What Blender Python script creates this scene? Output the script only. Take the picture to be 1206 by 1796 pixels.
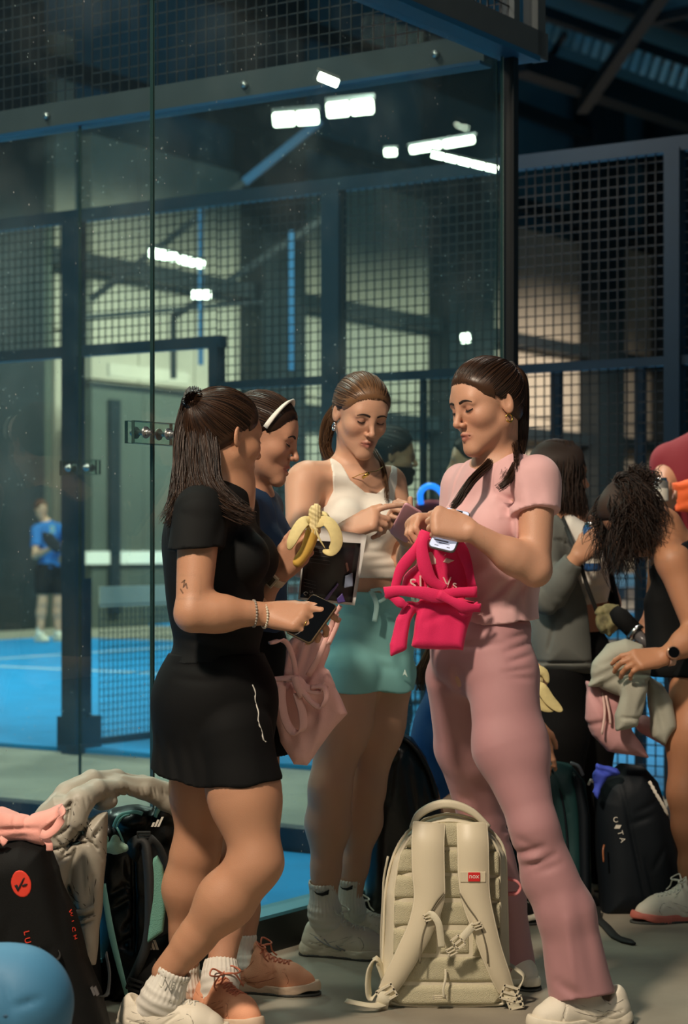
import bpy, bmesh, math, random
import numpy as np
from mathutils import Vector, Matrix
for _o in list(bpy.data.objects): bpy.data.objects.remove(_o)
SC = bpy.context.scene
COL = SC.collection
random.seed(7); RNG = np.random.default_rng(7)
# ---------------------------------------------------------------- camera
FPX, CX, HZ, CH = 3517.0, 603.0, 960.0, 1.2      # focal length in pixels, principal x, horizon row, camera height
cam = bpy.data.cameras.new('camera'); camo = bpy.data.objects.new('camera', cam); COL.objects.link(camo)
camo.location = (0, 0, CH); camo.rotation_euler = (math.pi/2, 0, 0)
cam.sensor_width = 36; cam.lens = FPX/1796*36; cam.shift_y = (HZ-898)/1796
cam.clip_end = 200; cam.dof.use_dof = True; cam.dof.focus_distance = 5.2; cam.dof.aperture_fstop = 4.2
SC.camera = camo
# ---------------------------------------------------------------- world, light, exposure
W = bpy.data.worlds.new('world'); SC.world = W; W.use_nodes = True
W.node_tree.nodes['Background'].inputs[0].default_value = (0.10, 0.33, 0.44, 1)
W.node_tree.nodes['Background'].inputs[1].default_value = 0.17
SC.view_settings.view_transform = 'Standard'; SC.view_settings.look = 'None'
SC.view_settings.gamma = 1; SC.view_settings.use_curve_mapping = False
SC.view_settings.exposure = 0.0
def area(name, loc, target, size, power, color, sy=None, spread=180):
    l = bpy.data.lights.new(name, 'AREA'); l.energy = power; l.color = color; l.size = size
    l.spread = math.radians(spread)
    if sy: l.shape = 'RECTANGLE'; l.size_y = sy
    o = bpy.data.objects.new(name, l); COL.objects.link(o); o.location = loc
    o.rotation_euler = (Vector(target)-Vector(loc)).to_track_quat('-Z', 'Y').to_euler(); return o
area('hall_light_key', (-2.3, 1.0, 5.6), (0.2, 5.4, 1.0), 0.55, 470, (1.0, 0.84, 0.66), 0.55)
area('front_fill', (2.2, 0.5, 6.5), (0.4, 5.8, 0.8), 1.6, 60, (1.0, 0.88, 0.74), 1.6)  # soft fill light added from the front
area('court_light_near', (-6.0, 16.0, 6.6), (-6.0, 16.6, 0), 1.6, 1150, (1.0, 0.90, 0.76), 1.6)
area('court_light_far', (1.0, 21.0, 6.6), (1.0, 21.3, 0), 1.6, 800, (1.0, 0.88, 0.74), 1.6)
area('corridor_light', (-0.3, 9.6, 6.5), (-0.6, 9.8, 0), 0.8, 280, (1.0, 0.92, 0.80), 0.8)
for _s, _p in ((10.5, 90), (15.2, 215), (18.6, 270), (22.6, 290), (27.6, 250), (32.5, 250)):      # wash lights added to brighten the lower end wall
    _k = lambda s, t, z: (.595+.5526*s-.8336*t, 7.286+.8335*s+.5526*t, z)
    area('end_wall_wash', _k(_s-.8, 12.6, 6.4), _k(_s, 17, .6), 2.6, _p, (1.0, 0.88, 0.74), 1.0, 120)
area('near_court_fill', (-3.1, 6.4, 6.5), (-2.8, 6.7, 0), 1.2, 170, (1.0, 0.90, 0.76), 1.2)  # light added over the near court to brighten its turf
# ================================================================ helpers
f4 = np.float32
def px(x, y, Y):
    """point of the hall seen at photo pixel (x, y), Y metres down the hall"""
    return np.array(((x-CX)/FPX*Y, Y, CH-(y-HZ)/FPX*Y), f4)
def lin(c):
    c = [v/255 for v in c]
    return tuple(v/12.92 if v <= .04045 else ((v+.055)/1.055)**2.4 for v in c)
def nrm(v):
    v = np.asarray(v, f4); n = np.linalg.norm(v); return v/n if n > 0 else v
MATS = {}
def mat(name, rgb, rough=.6, bump=0, bscale=300, metal=0, var=0, vscale=8, sheen=0, sss=0, emit=0, attr=False, spec=.5, weave=0, coat=0):
    if name in MATS: return MATS[name]
    m = bpy.data.materials.new(name); m.use_nodes = True; MATS[name] = m
    nt = m.node_tree; N = nt.nodes; L = nt.links; b = N['Principled BSDF']
    c = lin(rgb) + (1,)
    b.inputs['Base Color'].default_value = c; b.inputs['Roughness'].default_value = rough
    b.inputs['Metallic'].default_value = metal; b.inputs['Specular IOR Level'].default_value = spec
    if sheen: b.inputs['Sheen Weight'].default_value = sheen; b.inputs['Sheen Roughness'].default_value = .5
    if coat: b.inputs['Coat Weight'].default_value = coat
    if sss:
        b.inputs['Subsurface Weight'].default_value = sss; b.inputs['Subsurface Radius'].default_value = (1, .35, .18)
        b.inputs['Subsurface Scale'].default_value = .012
    if emit:
        b.inputs['Emission Color'].default_value = c; b.inputs['Emission Strength'].default_value = emit
    tc = N.new('ShaderNodeTexCoord')
    src = None
    if attr:
        a = N.new('ShaderNodeAttribute'); a.attribute_name = 'Col'; src = a.outputs['Color']
        L.new(src, b.inputs['Base Color'])
    if var:
        n = N.new('ShaderNodeTexNoise'); n.inputs['Scale'].default_value = vscale; n.inputs['Detail'].default_value = 5
        L.new(tc.outputs['Object'], n.inputs['Vector'])
        mx = N.new('ShaderNodeMix'); mx.data_type = 'RGBA'; mx.blend_type = 'MULTIPLY'; mx.inputs[0].default_value = 1
        r = N.new('ShaderNodeMapRange'); r.inputs[1].default_value = .3; r.inputs[2].default_value = .7
        r.inputs[3].default_value = 1-var; r.inputs[4].default_value = 1+var*.4
        L.new(n.outputs['Fac'], r.inputs[0])
        if src: L.new(src, mx.inputs[6])
        else: mx.inputs[6].default_value = c
        L.new(r.outputs[0], mx.inputs[7]); L.new(mx.outputs[2], b.inputs['Base Color'])
    if bump:
        bp = N.new('ShaderNodeBump'); bp.inputs['Strength'].default_value = bump; bp.inputs['Distance'].default_value = .002
        if weave:
            w = N.new('ShaderNodeTexVoronoi'); w.inputs['Scale'].default_value = weave
            L.new(tc.outputs['Object'], w.inputs['Vector']); L.new(w.outputs['Distance'], bp.inputs['Height'])
        else:
            n2 = N.new('ShaderNodeTexNoise'); n2.inputs['Scale'].default_value = bscale; n2.inputs['Detail'].default_value = 3
            L.new(tc.outputs['Object'], n2.inputs['Vector']); L.new(n2.outputs['Fac'], bp.inputs['Height'])
        L.new(bp.outputs[0], b.inputs['Normal'])
    return m
USED = {}
def link(name, data, m=None, parent=None, smooth=True, label=None, cat=None, group=None, kind=None, loc=None):
    o = bpy.data.objects.new(name, data); COL.objects.link(o)
    if m is not None and hasattr(data, 'materials') and not data.materials: data.materials.append(m)
    if parent is not None: o.parent = parent
    if loc is not None: o.location = loc
    return tag(o, label, cat, group, kind)
def tag(o, label=None, cat=None, group=None, kind=None):
    if label: o['label'] = label
    if cat: o['category'] = cat
    if group: o['group'] = group
    if kind: o['kind'] = kind
    return o
def root(name, loc, label, cat, group=None):
    """an Empty at a thing's base; children keep world coordinates through the inverse"""
    o = bpy.data.objects.new(name, None); COL.objects.link(o); o.location = [float(v) for v in loc]; o.empty_display_size = .1
    return tag(o, label, cat, group)
def mk(name, V, Fs, m, parent=None, smooth=True, colors=None, **kw):
    me = bpy.data.meshes.new(name)
    V = np.asarray(V, f4)
    if parent is not None and parent.type == 'EMPTY' and parent.parent is None:
        V = V - np.array(parent.location, f4)
    elif parent is not None and parent.parent is not None and parent.parent.type == 'EMPTY':
        V = V - np.array(parent.parent.location, f4)
    if isinstance(Fs, np.ndarray) and len(Fs):
        n, k = Fs.shape
        me.vertices.add(len(V)); me.vertices.foreach_set('co', V.ravel())
        me.loops.add(n*k); me.loops.foreach_set('vertex_index', Fs.astype(np.int32).ravel())
        me.polygons.add(n); me.polygons.foreach_set('loop_start', np.arange(0, n*k, k, dtype=np.int32))
        me.update(calc_edges=True)
    else:
        me.from_pydata([tuple(map(float, v)) for v in V], [], [list(map(int, f)) for f in Fs]); me.update()
    if smooth: me.polygons.foreach_set('use_smooth', np.ones(len(me.polygons), bool))
    if colors is not None:
        at = me.color_attributes.new('Col', 'FLOAT_COLOR', 'POINT')
        at.data.foreach_set('color', np.asarray(colors, f4).ravel())
    ms = m if isinstance(m, (list, tuple)) else [m]
    for q in ms: me.materials.append(q)
    return link(name, me, None, parent, **kw)
class MB:
    """collects simple solids into one mesh"""
    def __init__(s): s.V = []; s.F = []
    def add(s, V, F):
        n = len(s.V); s.V += [tuple(map(float, v)) for v in V]; s.F += [[int(i)+n for i in f] for f in F]; return s
    def box(s, a, b):
        x0, y0, z0 = a; x1, y1, z1 = b
        return s.add([(x0,y0,z0),(x1,y0,z0),(x1,y1,z0),(x0,y1,z0),(x0,y0,z1),(x1,y0,z1),(x1,y1,z1),(x0,y1,z1)],
                     [(0,3,2,1),(4,5,6,7),(0,1,5,4),(1,2,6,5),(2,3,7,6),(3,0,4,7)])
    def obox(s, c, u, v, w):
        """box about c with half-axis vectors u, v, w"""
        c, u, v, w = (np.asarray(q, f4) for q in (c, u, v, w))
        P = [c+a*u+b*v+d*w for d in (-1, 1) for a, b in ((-1,-1),(1,-1),(1,1),(-1,1))]
        return s.add(P, [(0,3,2,1),(4,5,6,7),(0,1,5,4),(1,2,6,5),(2,3,7,6),(3,0,4,7)])
    def bar(s, a, b, w, h=None, up=(0, 0, 1)):
        a, b = np.asarray(a, f4), np.asarray(b, f4); d = b-a; L = np.linalg.norm(d); d = d/max(L, 1e-9)
        up = np.asarray(up, f4)
        if abs(np.dot(d, up)) > .98: up = np.array((0, 1, 0), f4)
        sd = nrm(np.cross(d, up)); u2 = np.cross(sd, d)
        return s.obox((a+b)/2, sd*w/2, d*L/2, u2*(h or w)/2)
    def tube(s, pts, r, n=8, cap=True):
        V, F = tube_geo(pts, r, n, cap); return s.add(V, F)
    def obj(s, name, m, parent=None, smooth=False, **kw): return mk(name, s.V, s.F, m, parent, smooth, **kw)
def frames(P):
    P = np.asarray(P, np.float64); T = np.gradient(P, axis=0); T /= np.maximum(np.linalg.norm(T, axis=1), 1e-9)[:, None]
    a = np.array((0, 0, 1.)) if abs(T[0][2]) < .9 else np.array((1., 0, 0))
    N = []; n = np.cross(T[0], a); n /= np.linalg.norm(n)
    for t in T:
        n = n-t*np.dot(n, t); n /= max(np.linalg.norm(n), 1e-9); N.append(n)
    N = np.array(N); return T, N, np.cross(T, N)
def cr(pts, n=6):
    """Catmull-Rom through pts"""
    P = np.asarray(pts, np.float64)
    if len(P) < 3: return np.array([P[0]+(P[-1]-P[0])*t for t in np.linspace(0, 1, n+1)])
    Q = np.vstack([2*P[0]-P[1], P, 2*P[-1]-P[-2]]); out = []
    for i in range(1, len(Q)-2):
        p0, p1, p2, p3 = Q[i-1:i+3]
        for t in np.arange(n)/n:
            out.append(.5*(2*p1+(p2-p0)*t+(2*p0-5*p1+4*p2-p3)*t*t+(3*p1-p0-3*p2+p3)*t**3))
    out.append(P[-1]); return np.array(out)
def tube_geo(P, r, n=8, cap=True):
    P = np.asarray(P, np.float64); T, N, B = frames(P); R = np.broadcast_to(np.asarray(r, float), (len(P),))
    a = np.arange(n)*2*math.pi/n
    V = (P[:, None] + R[:, None, None]*(np.cos(a)[None, :, None]*N[:, None]+np.sin(a)[None, :, None]*B[:, None])).reshape(-1, 3)
    F = []
    for i in range(len(P)-1):
        for j in range(n):
            k = (j+1) % n; F.append((i*n+j, i*n+k, (i+1)*n+k, (i+1)*n+j))
    if cap: F.append(tuple(range(n-1, -1, -1))); F.append(tuple((len(P)-1)*n+j for j in range(n)))
    return V, F
def ribbon_geo(P, side, w, t):
    """thick rounded strip along P; side = width direction(s), w width, t thickness"""
    P = np.asarray(P, np.float64); n = len(P); T = np.gradient(P, axis=0); T /= np.maximum(np.linalg.norm(T, axis=1), 1e-9)[:, None]
    S = np.broadcast_to(np.asarray(side, float), (n, 3)).copy(); S -= T*(S*T).sum(1)[:, None]; S /= np.linalg.norm(S, axis=1)[:, None]
    U = np.cross(S, T); w = np.broadcast_to(np.asarray(w, float), (n,)); t = np.broadcast_to(np.asarray(t, float), (n,))
    prof = [(-1, -.35), (-.93, -1), (0, -1.05), (.93, -1), (1, -.35), (1, .35), (.93, 1), (0, 1.05), (-.93, 1), (-1, .35)]
    k = len(prof); V = np.array([[P[i]+S[i]*a*w[i]/2+U[i]*b*t[i]/2 for a, b in prof] for i in range(n)]).reshape(-1, 3); F = []
    for i in range(n-1):
        for j in range(k):
            q = (j+1) % k; F.append((i*k+j, (i+1)*k+j, (i+1)*k+q, i*k+q))
    F.append(tuple(range(k))); F.append(tuple((n-1)*k+j for j in range(k-1, -1, -1)))
    return V, F
# ---------------------------------------------------------------- distance-field modelling
def poly2(poly, Y, pix=True):
    """signed distance to an outline in the upright plane across the hall"""
    Q = np.array([px(x, y, Y)[[0, 2]] for x, y in poly] if pix else poly, f4); E = np.roll(Q, -1, 0)-Q
    def f(P):
        p = P[:, [0, 2]] if P.shape[1] == 3 else P
        d = np.full(len(p), 1e9, f4); sg = np.ones(len(p), f4)
        for i in range(len(Q)):
            a = Q[i]; e = E[i]; w = p-a; t = np.clip(w@e/max(float(e@e), 1e-12), 0, 1); b = w-t[:, None]*e
            d = np.minimum(d, (b*b).sum(1)); vj = Q[(i+1) % len(Q)]
            c1 = p[:, 1] >= a[1]; c2 = p[:, 1] < vj[1]; c3 = e[0]*w[:, 1] > e[1]*w[:, 0]
            fl = (c1 & c2 & c3) | (~c1 & ~c2 & ~c3); sg = np.where(fl, -sg, sg)
        return np.sqrt(d)*sg
    f.Q = Q; return f
def within(poly, Y, grow=0):
    g = poly2(poly, Y)
    return lambda P, d: np.maximum(d, g(P)-grow)
class S:
    def __init__(s): s.ops = []; s.extra = []
    def copy(s): q = S(); q.ops = list(s.ops); q.extra = list(s.extra); return q
    def _add(s, f, lo, hi, k, sub): s.ops.append((f, np.asarray(lo, f4), np.asarray(hi, f4), k, sub)); return s
    def cone(s, a, b, ra, rb, k=.02, flat=None, sub=False):
        a = np.asarray(a, f4); b = np.asarray(b, f4); ab0 = b-a; r = max(ra, rb)
        w, fs = (nrm(flat[0]), flat[1]) if flat else (None, 1)
        ab = ab0 if w is None else ab0+w*np.dot(ab0, w)*(1/fs-1)
        L2 = max(float(ab@ab), 1e-12)
        def f(P):
            q = P-a
            if w is not None: q = q+(q@w)[:, None]*w*(1/fs-1)
            t = np.clip(q@ab/L2, 0, 1); q = q-t[:, None]*ab
            return (np.sqrt((q*q).sum(1))-(ra+(rb-ra)*t))*(1 if w is None else (.35+.65*fs))
        return s._add(f, np.minimum(a, b)-r, np.maximum(a, b)+r, k, sub)
    def chain(s, pts, rads, k=.02, flat=None):
        for i in range(len(pts)-1): s.cone(pts[i], pts[i+1], rads[i], rads[i+1], k, flat)
        return s
    def ell(s, c, r, R=None, k=.02, sub=False):
        c = np.asarray(c, f4); r = np.asarray(r, f4); R = None if R is None else np.asarray(R, f4)   # rows of R = axes
        m = r.max()
        def f(P):
            q = P-c
            if R is not None: q = q@R.T
            k0 = np.sqrt(((q/r)**2).sum(1)); k1 = np.sqrt(((q/(r*r))**2).sum(1))
            return k0*(k0-1)/np.maximum(k1, 1e-6)
        return s._add(f, c-m, c+m, k, sub)
    def box(s, c, h, rad=.004, R=None, k=0, sub=False):
        c = np.asarray(c, f4); h = np.asarray(h, f4)-rad; R = None if R is None else np.asarray(R, f4); m = float(np.linalg.norm(h))+rad
        def f(P):
            q = P-c
            if R is not None: q = q@R.T
            q = np.abs(q)-h; return np.sqrt((np.maximum(q, 0)**2).sum(1))+np.minimum(q.max(1), 0)-rad
        return s._add(f, c-m, c+m, k, sub)
    def plate(s, poly, Y, r, k=.01, tilt=(0, 0), sub=False, pix=True, thick=0):
        """rounded slab whose outline is poly, standing across the hall at depth Y, leaning by tilt, half-thickness r (+thick)"""
        g = poly2(poly, Y, pix); Q = g.Q; c = Q.mean(0)
        lo, hi = Q.min(0), Q.max(0); tx, tz = tilt
        ex = abs(tx)*(hi[0]-lo[0])+abs(tz)*(hi[1]-lo[1])+r+thick+.01
        def f(P):
            p = P[:, [0, 2]]; y = P[:, 1]-Y-tx*(p[:, 0]-c[0])-tz*(p[:, 1]-c[1])
            d = g(p)+r; y = np.maximum(np.abs(y)-thick, 0)
            return np.where(d > 0, np.sqrt(np.maximum(d, 0)**2+y*y), np.maximum(y, np.minimum(d, 0)*.25))-r
        return s._add(f, (lo[0]-.005, Y-ex, lo[1]-.005), (hi[0]+.005, Y+ex, hi[1]+.005), k, sub)
    def cover(s, T, g=.005, k=.0, gate=None):
        """take in the body T grown by g, so that cloth lies over the skin everywhere"""
        l, u = T.bounds(); s.extra.append((l-g, u+g))
        def f(P, d):
            m = ((P > l-.06) & (P < u+.06)).all(1)
            if m.any():
                e = T.ev(P[m])-g; c = d[m]; d = d.copy()
                if gate is not None: e = np.maximum(e, gate.ev(P[m])-.03)
                if k: h = np.clip(.5+.5*(c-e)/k, 0, 1); d[m] = c+(e-c)*h-k*h*(1-h)
                else: d[m] = np.minimum(c, e)
            return d
        return s.fn(f)
    def join(s, *T):
        for t in T: s.ops += t.ops
        return s
    def fn(s, f): s.ops.append((f, None, None, 0, None)); return s
    def bounds(s):
        L = [(o[1], o[2]) for o in s.ops if o[1] is not None and not o[4]]+s.extra
        return np.min([a for a, b in L], 0), np.max([b for a, b in L], 0)
    def ev(s, P):
        d = np.full(len(P), 1e3, f4)
        for f, lo, hi, k, sub in s.ops:
            if lo is None: d = f(P, d); continue
            m = k+.055
            msk = ((P > lo-m) & (P < hi+m)).all(1)
            if not msk.any(): continue
            e = f(P[msk]); c = d[msk]
            if sub:
                e = -e
                if k > 0:
                    h = np.clip(.5-.5*(c-e)/k, 0, 1); c = c+(e-c)*h+k*h*(1-h)
                else: c = np.maximum(c, e)
            elif k > 0:
                h = np.clip(.5+.5*(c-e)/k, 0, 1); c = c+(e-c)*h-k*h*(1-h)
            else: c = np.minimum(c, e)
            d[msk] = c
        return d
def folds(segs, Y=None):
    """cloth folds: (x0,y0,x1,y1,width_px,depth_m) drawn in the cloth's own plane; positive depth = groove"""
    G = []
    for x0, y0, x1, y1, w, dep, yy in segs:
        a = px(x0, y0, yy)[[0, 2]]; b = px(x1, y1, yy)[[0, 2]]; G.append((a, b-a, w/FPX*yy, dep))
    def f(P, d):
        p = P[:, [0, 2]]; near = np.abs(d) < .06
        if not near.any(): return d
        p = p[near]; a_ = np.zeros(len(p), f4)
        for a, e, w, dep in G:
            q = p-a; t = np.clip(q@e/max(float(e@e), 1e-12), 0, 1); q = q-t[:, None]*e
            a_ += dep*np.exp(-(q*q).sum(1)/(w*w))*(np.sin(np.clip(t*1.0, 0, 1)*math.pi)*.6+.4)
        d = d.copy(); d[near] += a_; return d
    return f
def waves(amp, sx, sy, sz, seed=0):
    r = np.random.default_rng(seed); ph = r.uniform(0, 6.28, 12)
    def f(P, d):
        x, y, z = P[:, 0]*sx, P[:, 1]*sy, P[:, 2]*sz
        w = np.sin(x+1.7*np.sin(z*.7+ph[0])+ph[1])*np.sin(z+1.3*np.sin(y*.8+ph[2])+ph[3])+.6*np.sin(1.9*x+1.1*y+ph[4])*np.sin(2.1*z+.6*x+ph[5])+.4*np.sin(y*1.6+z*1.3+ph[6])
        return d+amp*w.astype(f4)
    return f
def halfspace(p, n, r=0):
    """keep the side of p that n points away from"""
    p = np.asarray(p, f4); n = nrm(n)
    def f(P, d): return np.maximum(d, (P-p)@n)
    return f
def nets(ev, lo, hi, h, excl=()):
    B = 6; lo = np.asarray(lo, f4)-2*h; hi = np.asarray(hi, f4)+2*h
    nb = np.maximum(np.ceil((hi-lo)/(h*B)).astype(int), 1); n = nb*B
    ii = np.stack(np.meshgrid(*[np.arange(k) for k in nb], indexing='ij'), -1).reshape(-1, 3)
    cen = lo+(ii*B+(B-1)/2).astype(f4)*h
    d0 = ev(cen.astype(f4)); act = np.abs(d0) < B*h*.87*1.7+.004
    Vv = np.repeat(np.repeat(np.repeat(np.sign(d0).reshape(nb)*9, B, 0), B, 1), B, 2).astype(f4)
    off = np.stack(np.meshgrid(*[np.arange(B)]*3, indexing='ij'), -1).reshape(-1, 3)
    a = ii[act]
    for c in range(0, len(a), 4000):
        I = (a[c:c+4000, None, :]*B+off[None]).reshape(-1, 3)
        Vv[I[:, 0], I[:, 1], I[:, 2]] = ev((lo+I.astype(f4)*h).astype(f4))
    s = Vv < 0
    cnt = np.zeros(tuple(n-1), np.int8)
    for dx in (0, 1):
        for dy in (0, 1):
            for dz in (0, 1): cnt += s[dx:n[0]-1+dx, dy:n[1]-1+dy, dz:n[2]-1+dz]
    mix = (cnt > 0) & (cnt < 8); C = np.argwhere(mix)
    if not len(C): return np.zeros((0, 3), f4), np.zeros((0, 4), int)
    idx = np.full(tuple(n-1), -1, np.int32); idx[mix] = np.arange(len(C))
    cor = np.array([(x, y, z) for x in (0, 1) for y in (0, 1) for z in (0, 1)])
    val = np.stack([Vv[C[:, 0]+c[0], C[:, 1]+c[1], C[:, 2]+c[2]] for c in cor], 1)
    acc = np.zeros((len(C), 3)); w = np.zeros(len(C))
    for i in range(8):
        for j in range(i+1, 8):
            if np.abs(cor[i]-cor[j]).sum() != 1: continue
            x = (val[:, i] < 0) != (val[:, j] < 0)
            t = np.where(x, val[:, i]/np.where(x, val[:, i]-val[:, j], 1), 0)
            acc += np.where(x[:, None], cor[i]+t[:, None]*(cor[j]-cor[i]), 0); w += x
    V = (lo+(C+acc/w[:, None])*h).astype(f4)
    Fs = []
    for ax in range(3):
        o = [(1, 2), (2, 0), (0, 1)][ax]
        s0 = np.take(s, range(n[ax]-1), ax); s1 = np.take(s, range(1, n[ax]), ax)
        E = np.argwhere(s0 != s1)
        ok = (E[:, o[0]] > 0) & (E[:, o[1]] > 0) & (E[:, o[0]] < n[o[0]]-1) & (E[:, o[1]] < n[o[1]]-1); E = E[ok]
        if not len(E): continue
        q = []
        for da, db in ((-1, -1), (0, -1), (0, 0), (-1, 0)):
            D = E.copy(); D[:, o[0]] += da; D[:, o[1]] += db; q.append(idx[D[:, 0], D[:, 1], D[:, 2]])
        q = np.stack(q, 1); inside = s[E[:, 0], E[:, 1], E[:, 2]]
        q[~inside] = q[~inside][:, ::-1]; Fs.append(q)
    Fq = np.vstack(Fs); Fq = Fq[(Fq >= 0).all(1)]
    for _ in range(2):   # settle the vertices on the surface
        e = h*.25; d = ev(V); g = np.stack([ev((V+np.eye(3, dtype=f4)[i]*e).astype(f4))-d for i in range(3)], 1)/e
        st = d[:, None]*g/np.maximum((g*g).sum(1), .2)[:, None]; L = np.linalg.norm(st, axis=1); st *= np.minimum(1, .6*h/np.maximum(L, 1e-9))[:, None]
        V = (V-st).astype(f4)
    if len(excl):
        fc = V[Fq].mean(1); keep = np.ones(len(Fq), bool)
        for l, u in excl: keep &= ~((fc > np.asarray(l)+h*.6) & (fc < np.asarray(u)-h*.6)).all(1)
        Fq = Fq[keep]; us = np.unique(Fq); mp = np.full(len(V), -1); mp[us] = np.arange(len(us)); V = V[us]; Fq = mp[Fq]
    return V, Fq
def soft(name, s, h, m, parent=None, colors=None, lo=None, hi=None, **kw):
    l, u = s.bounds(); l = l if lo is None else np.maximum(l, lo); u = u if hi is None else np.minimum(u, hi)
    V, Fq = nets(s.ev, l, u, h)
    return mk(name, V, Fq, m, parent, True, colors(V) if colors else None, **kw)
def text(name, s, size, M, m, parent=None, ext=.0006, font_scale=(1, 1), **kw):
    """raised lettering; M = 4x4 frame (x along the line, y up, z out)"""
    cu = bpy.data.curves.new(name, 'FONT'); cu.body = s; cu.size = size; cu.extrude = ext; cu.align_x = 'CENTER'; cu.align_y = 'CENTER'
    o = bpy.data.objects.new(name, cu); COL.objects.link(o)
    dg = bpy.context.evaluated_depsgraph_get(); me = bpy.data.meshes.new_from_object(o.evaluated_get(dg)); bpy.data.objects.remove(o)
    V = np.array([v.co[:] for v in me.vertices], f4)*np.array((font_scale[0], font_scale[1], 1), f4); F = [list(p.vertices) for p in me.polygons]
    M = np.asarray(M, f4); V = V@M[:3, :3].T+M[:3, 3]
    return mk(name, V, F, m, parent, False, **kw)
def frame4(o, x, y):
    x = nrm(x); y = np.asarray(y, f4); z = nrm(np.cross(x, y)); y = np.cross(z, x); M = np.eye(4, dtype=f4); M[:3, 0] = x; M[:3, 1] = y; M[:3, 2] = z; M[:3, 3] = o; return M
# ================================================================ people
def head_frame(c, yaw, pitch, roll=0, s=1.0):
    """yaw: 0 looks at the camera, + turns to the picture's right; pitch + looks down. Returns centre, rows (left, fwd, up), scale"""
    y, p, r = map(math.radians, (yaw, pitch, roll))
    f = np.array((math.sin(y)*math.cos(p), -math.cos(y)*math.cos(p), -math.sin(p)), f4)
    l = np.array((math.cos(y), math.sin(y), 0), f4); u = np.cross(l, f); u = -u if u[2] < 0 else u
    l, u = l*math.cos(r)+u*math.sin(r), u*math.cos(r)-l*math.sin(r)
    return np.asarray(c, f4), np.array((l, f, u), f4), s
class Head:
    def __init__(s, c, yaw, pitch, roll=0, sc=1.0): s.c, s.R, s.s = head_frame(c, yaw, pitch, roll, sc)
    def w(s, *p): return s.c+(np.array(p, f4)*s.s)@s.R
    def loc(s, P): return ((P-s.c)@s.R.T)/s.s
    def add(s, F, lids=.75, smile=0, mouth_open=0, jaw=1.0, nose=1.0, ears=True):
        c, R, k = s.w, s.R, s.s
        E = lambda p, r, kk=.02, sub=False: F.ell(c(*p), np.array(r)*k, R, kk*k, sub)
        C = lambda a, b, ra, rb, kk=.012, sub=False: F.cone(c(*a), c(*b), ra*k, rb*k, kk*k, None, sub)
        E((0, -.014, .034), (.073, .093, .084), .0); E((0, .022, .03), (.066, .064, .068), .02)
        E((0, .030, -.030), (.056, .054, .074), .025)
        for q in (-1, 1):
            C((q*.047, .0, -.048), (q*.011, .072, -.098), .015, .014, .03)
            E((q*.039, .050, -.022), (.024, .028, .024), .022)
        E((0, .071, -.098), (.018*jaw, .017, .015), .016)
        E((0, .062, -.066), (.030, .026, .034), .016)
        C((-.034, .066, .025), (.034, .066, .025), .0130, .0130, .02)
        C((0, .078, .018), (0, .084, .006), .009, .008, .014)
        for q in (-1, 1): E((q*.0315, .090, .004), (.017, .016, .0125), .010, True)
        for q in (-1, 1):
            E((q*.031, .0685, .004), (.0140, .0140, .0138), .004)       # closed lid over the eye
            C((q*.018, .0775, .0165), (q*.045, .0715, .0165), .0050, .0040, .008)
        C((0, .083, .010), (0, .103*nose, -.026), .0062, .0085, .010); E((0, .1035*nose, -.030), (.0088, .0090, .0080), .006)
        for q in (-1, 1):
            E((q*.0110, .0925, -.0335), (.0068, .0090, .0066), .005)
            E((q*.0058, .0985, -.0400), (.0032, .0050, .0030), .002, True)
        C((0, .088, -.044), (0, .0875, -.052), .0035, .004, .008)
        mo = mouth_open
        for q in (-1, 1):
            C((q*.0035, .0915, -.0575), (q*.0215, .0800, -.0625+smile), .0048, .0026, .004)
            C((0, .0905, -.0700-mo), (q*.0190, .0805, -.0660-mo*.4+smile), .0056, .0026, .004)
        C((-.019, .0845, -.0638-mo*.4), (.019, .0845, -.0638-mo*.4), .0014, .0014, .002, True)
        C((-.012, .0960, -.0636-mo*.45), (.012, .0960, -.0636-mo*.45), .0018+mo*.4, .0018+mo*.4, .002, True)
        if ears:
            for q in (-1, 1):
                F.ell(c(q*.0735, -.012, -.004), np.array((.0062, .0155, .0275))*k, s.earR(q), .006*k)
                F.ell(c(q*.0800, -.008, .002), np.array((.0055, .0085, .0165))*k, s.earR(q), .004*k, True)
        return F
    def earR(s, q):
        a = q*.45; l, f, u = s.R
        l2 = nrm(l*math.cos(a)-f*math.sin(a)*-1); f2 = nrm(f*math.cos(a)-l*math.sin(a)); u2 = np.cross(l2, f2); return np.array((l2, f2, u2), f4)
    def tint(s, V, col, base, lip, blush=.10, lash=True):
        """skin colour per vertex: lips, cheeks, brows' shade of the face"""
        q = s.loc(V); x, y, z = q[:, 0], q[:, 1], q[:, 2]
        lipm = np.exp(-((np.abs(x)/.0215)**4))*np.exp(-(((z+.0638)/.0105)**4))*(y > .074)
        ck = np.exp(-(((np.abs(x)-.040)/.02)**2)-(((z+.03)/.022)**2))*(y > .02)
        nm = np.exp(-((x/.014)**2)-(((z+.03)/.012)**2))*(y > .08)
        em = np.exp(-(((np.abs(x)-.031)/.019)**2)-(((z-.004)/.012)**2))*(y > .055)
        for i in range(3):
            col[:, i] = col[:, i]*(1-lipm*.85)+lip[i]*lipm*.85
            col[:, i] *= 1-(ck+nm*.6)*blush*(0, .8, .7)[i]-em*(.16, .24, .22)[i]
        return col
    def surf(s, F, x, z, lift=.0008):
        """the point of the face F in front of head coordinates (x, z)"""
        ys = np.linspace(.125, .03, 96); P = np.array([s.w(x, y, z) for y in ys], f4); i = int(np.argmax(F.ev(P) < 0)); return s.w(x, ys[i]+lift, z)
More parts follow.
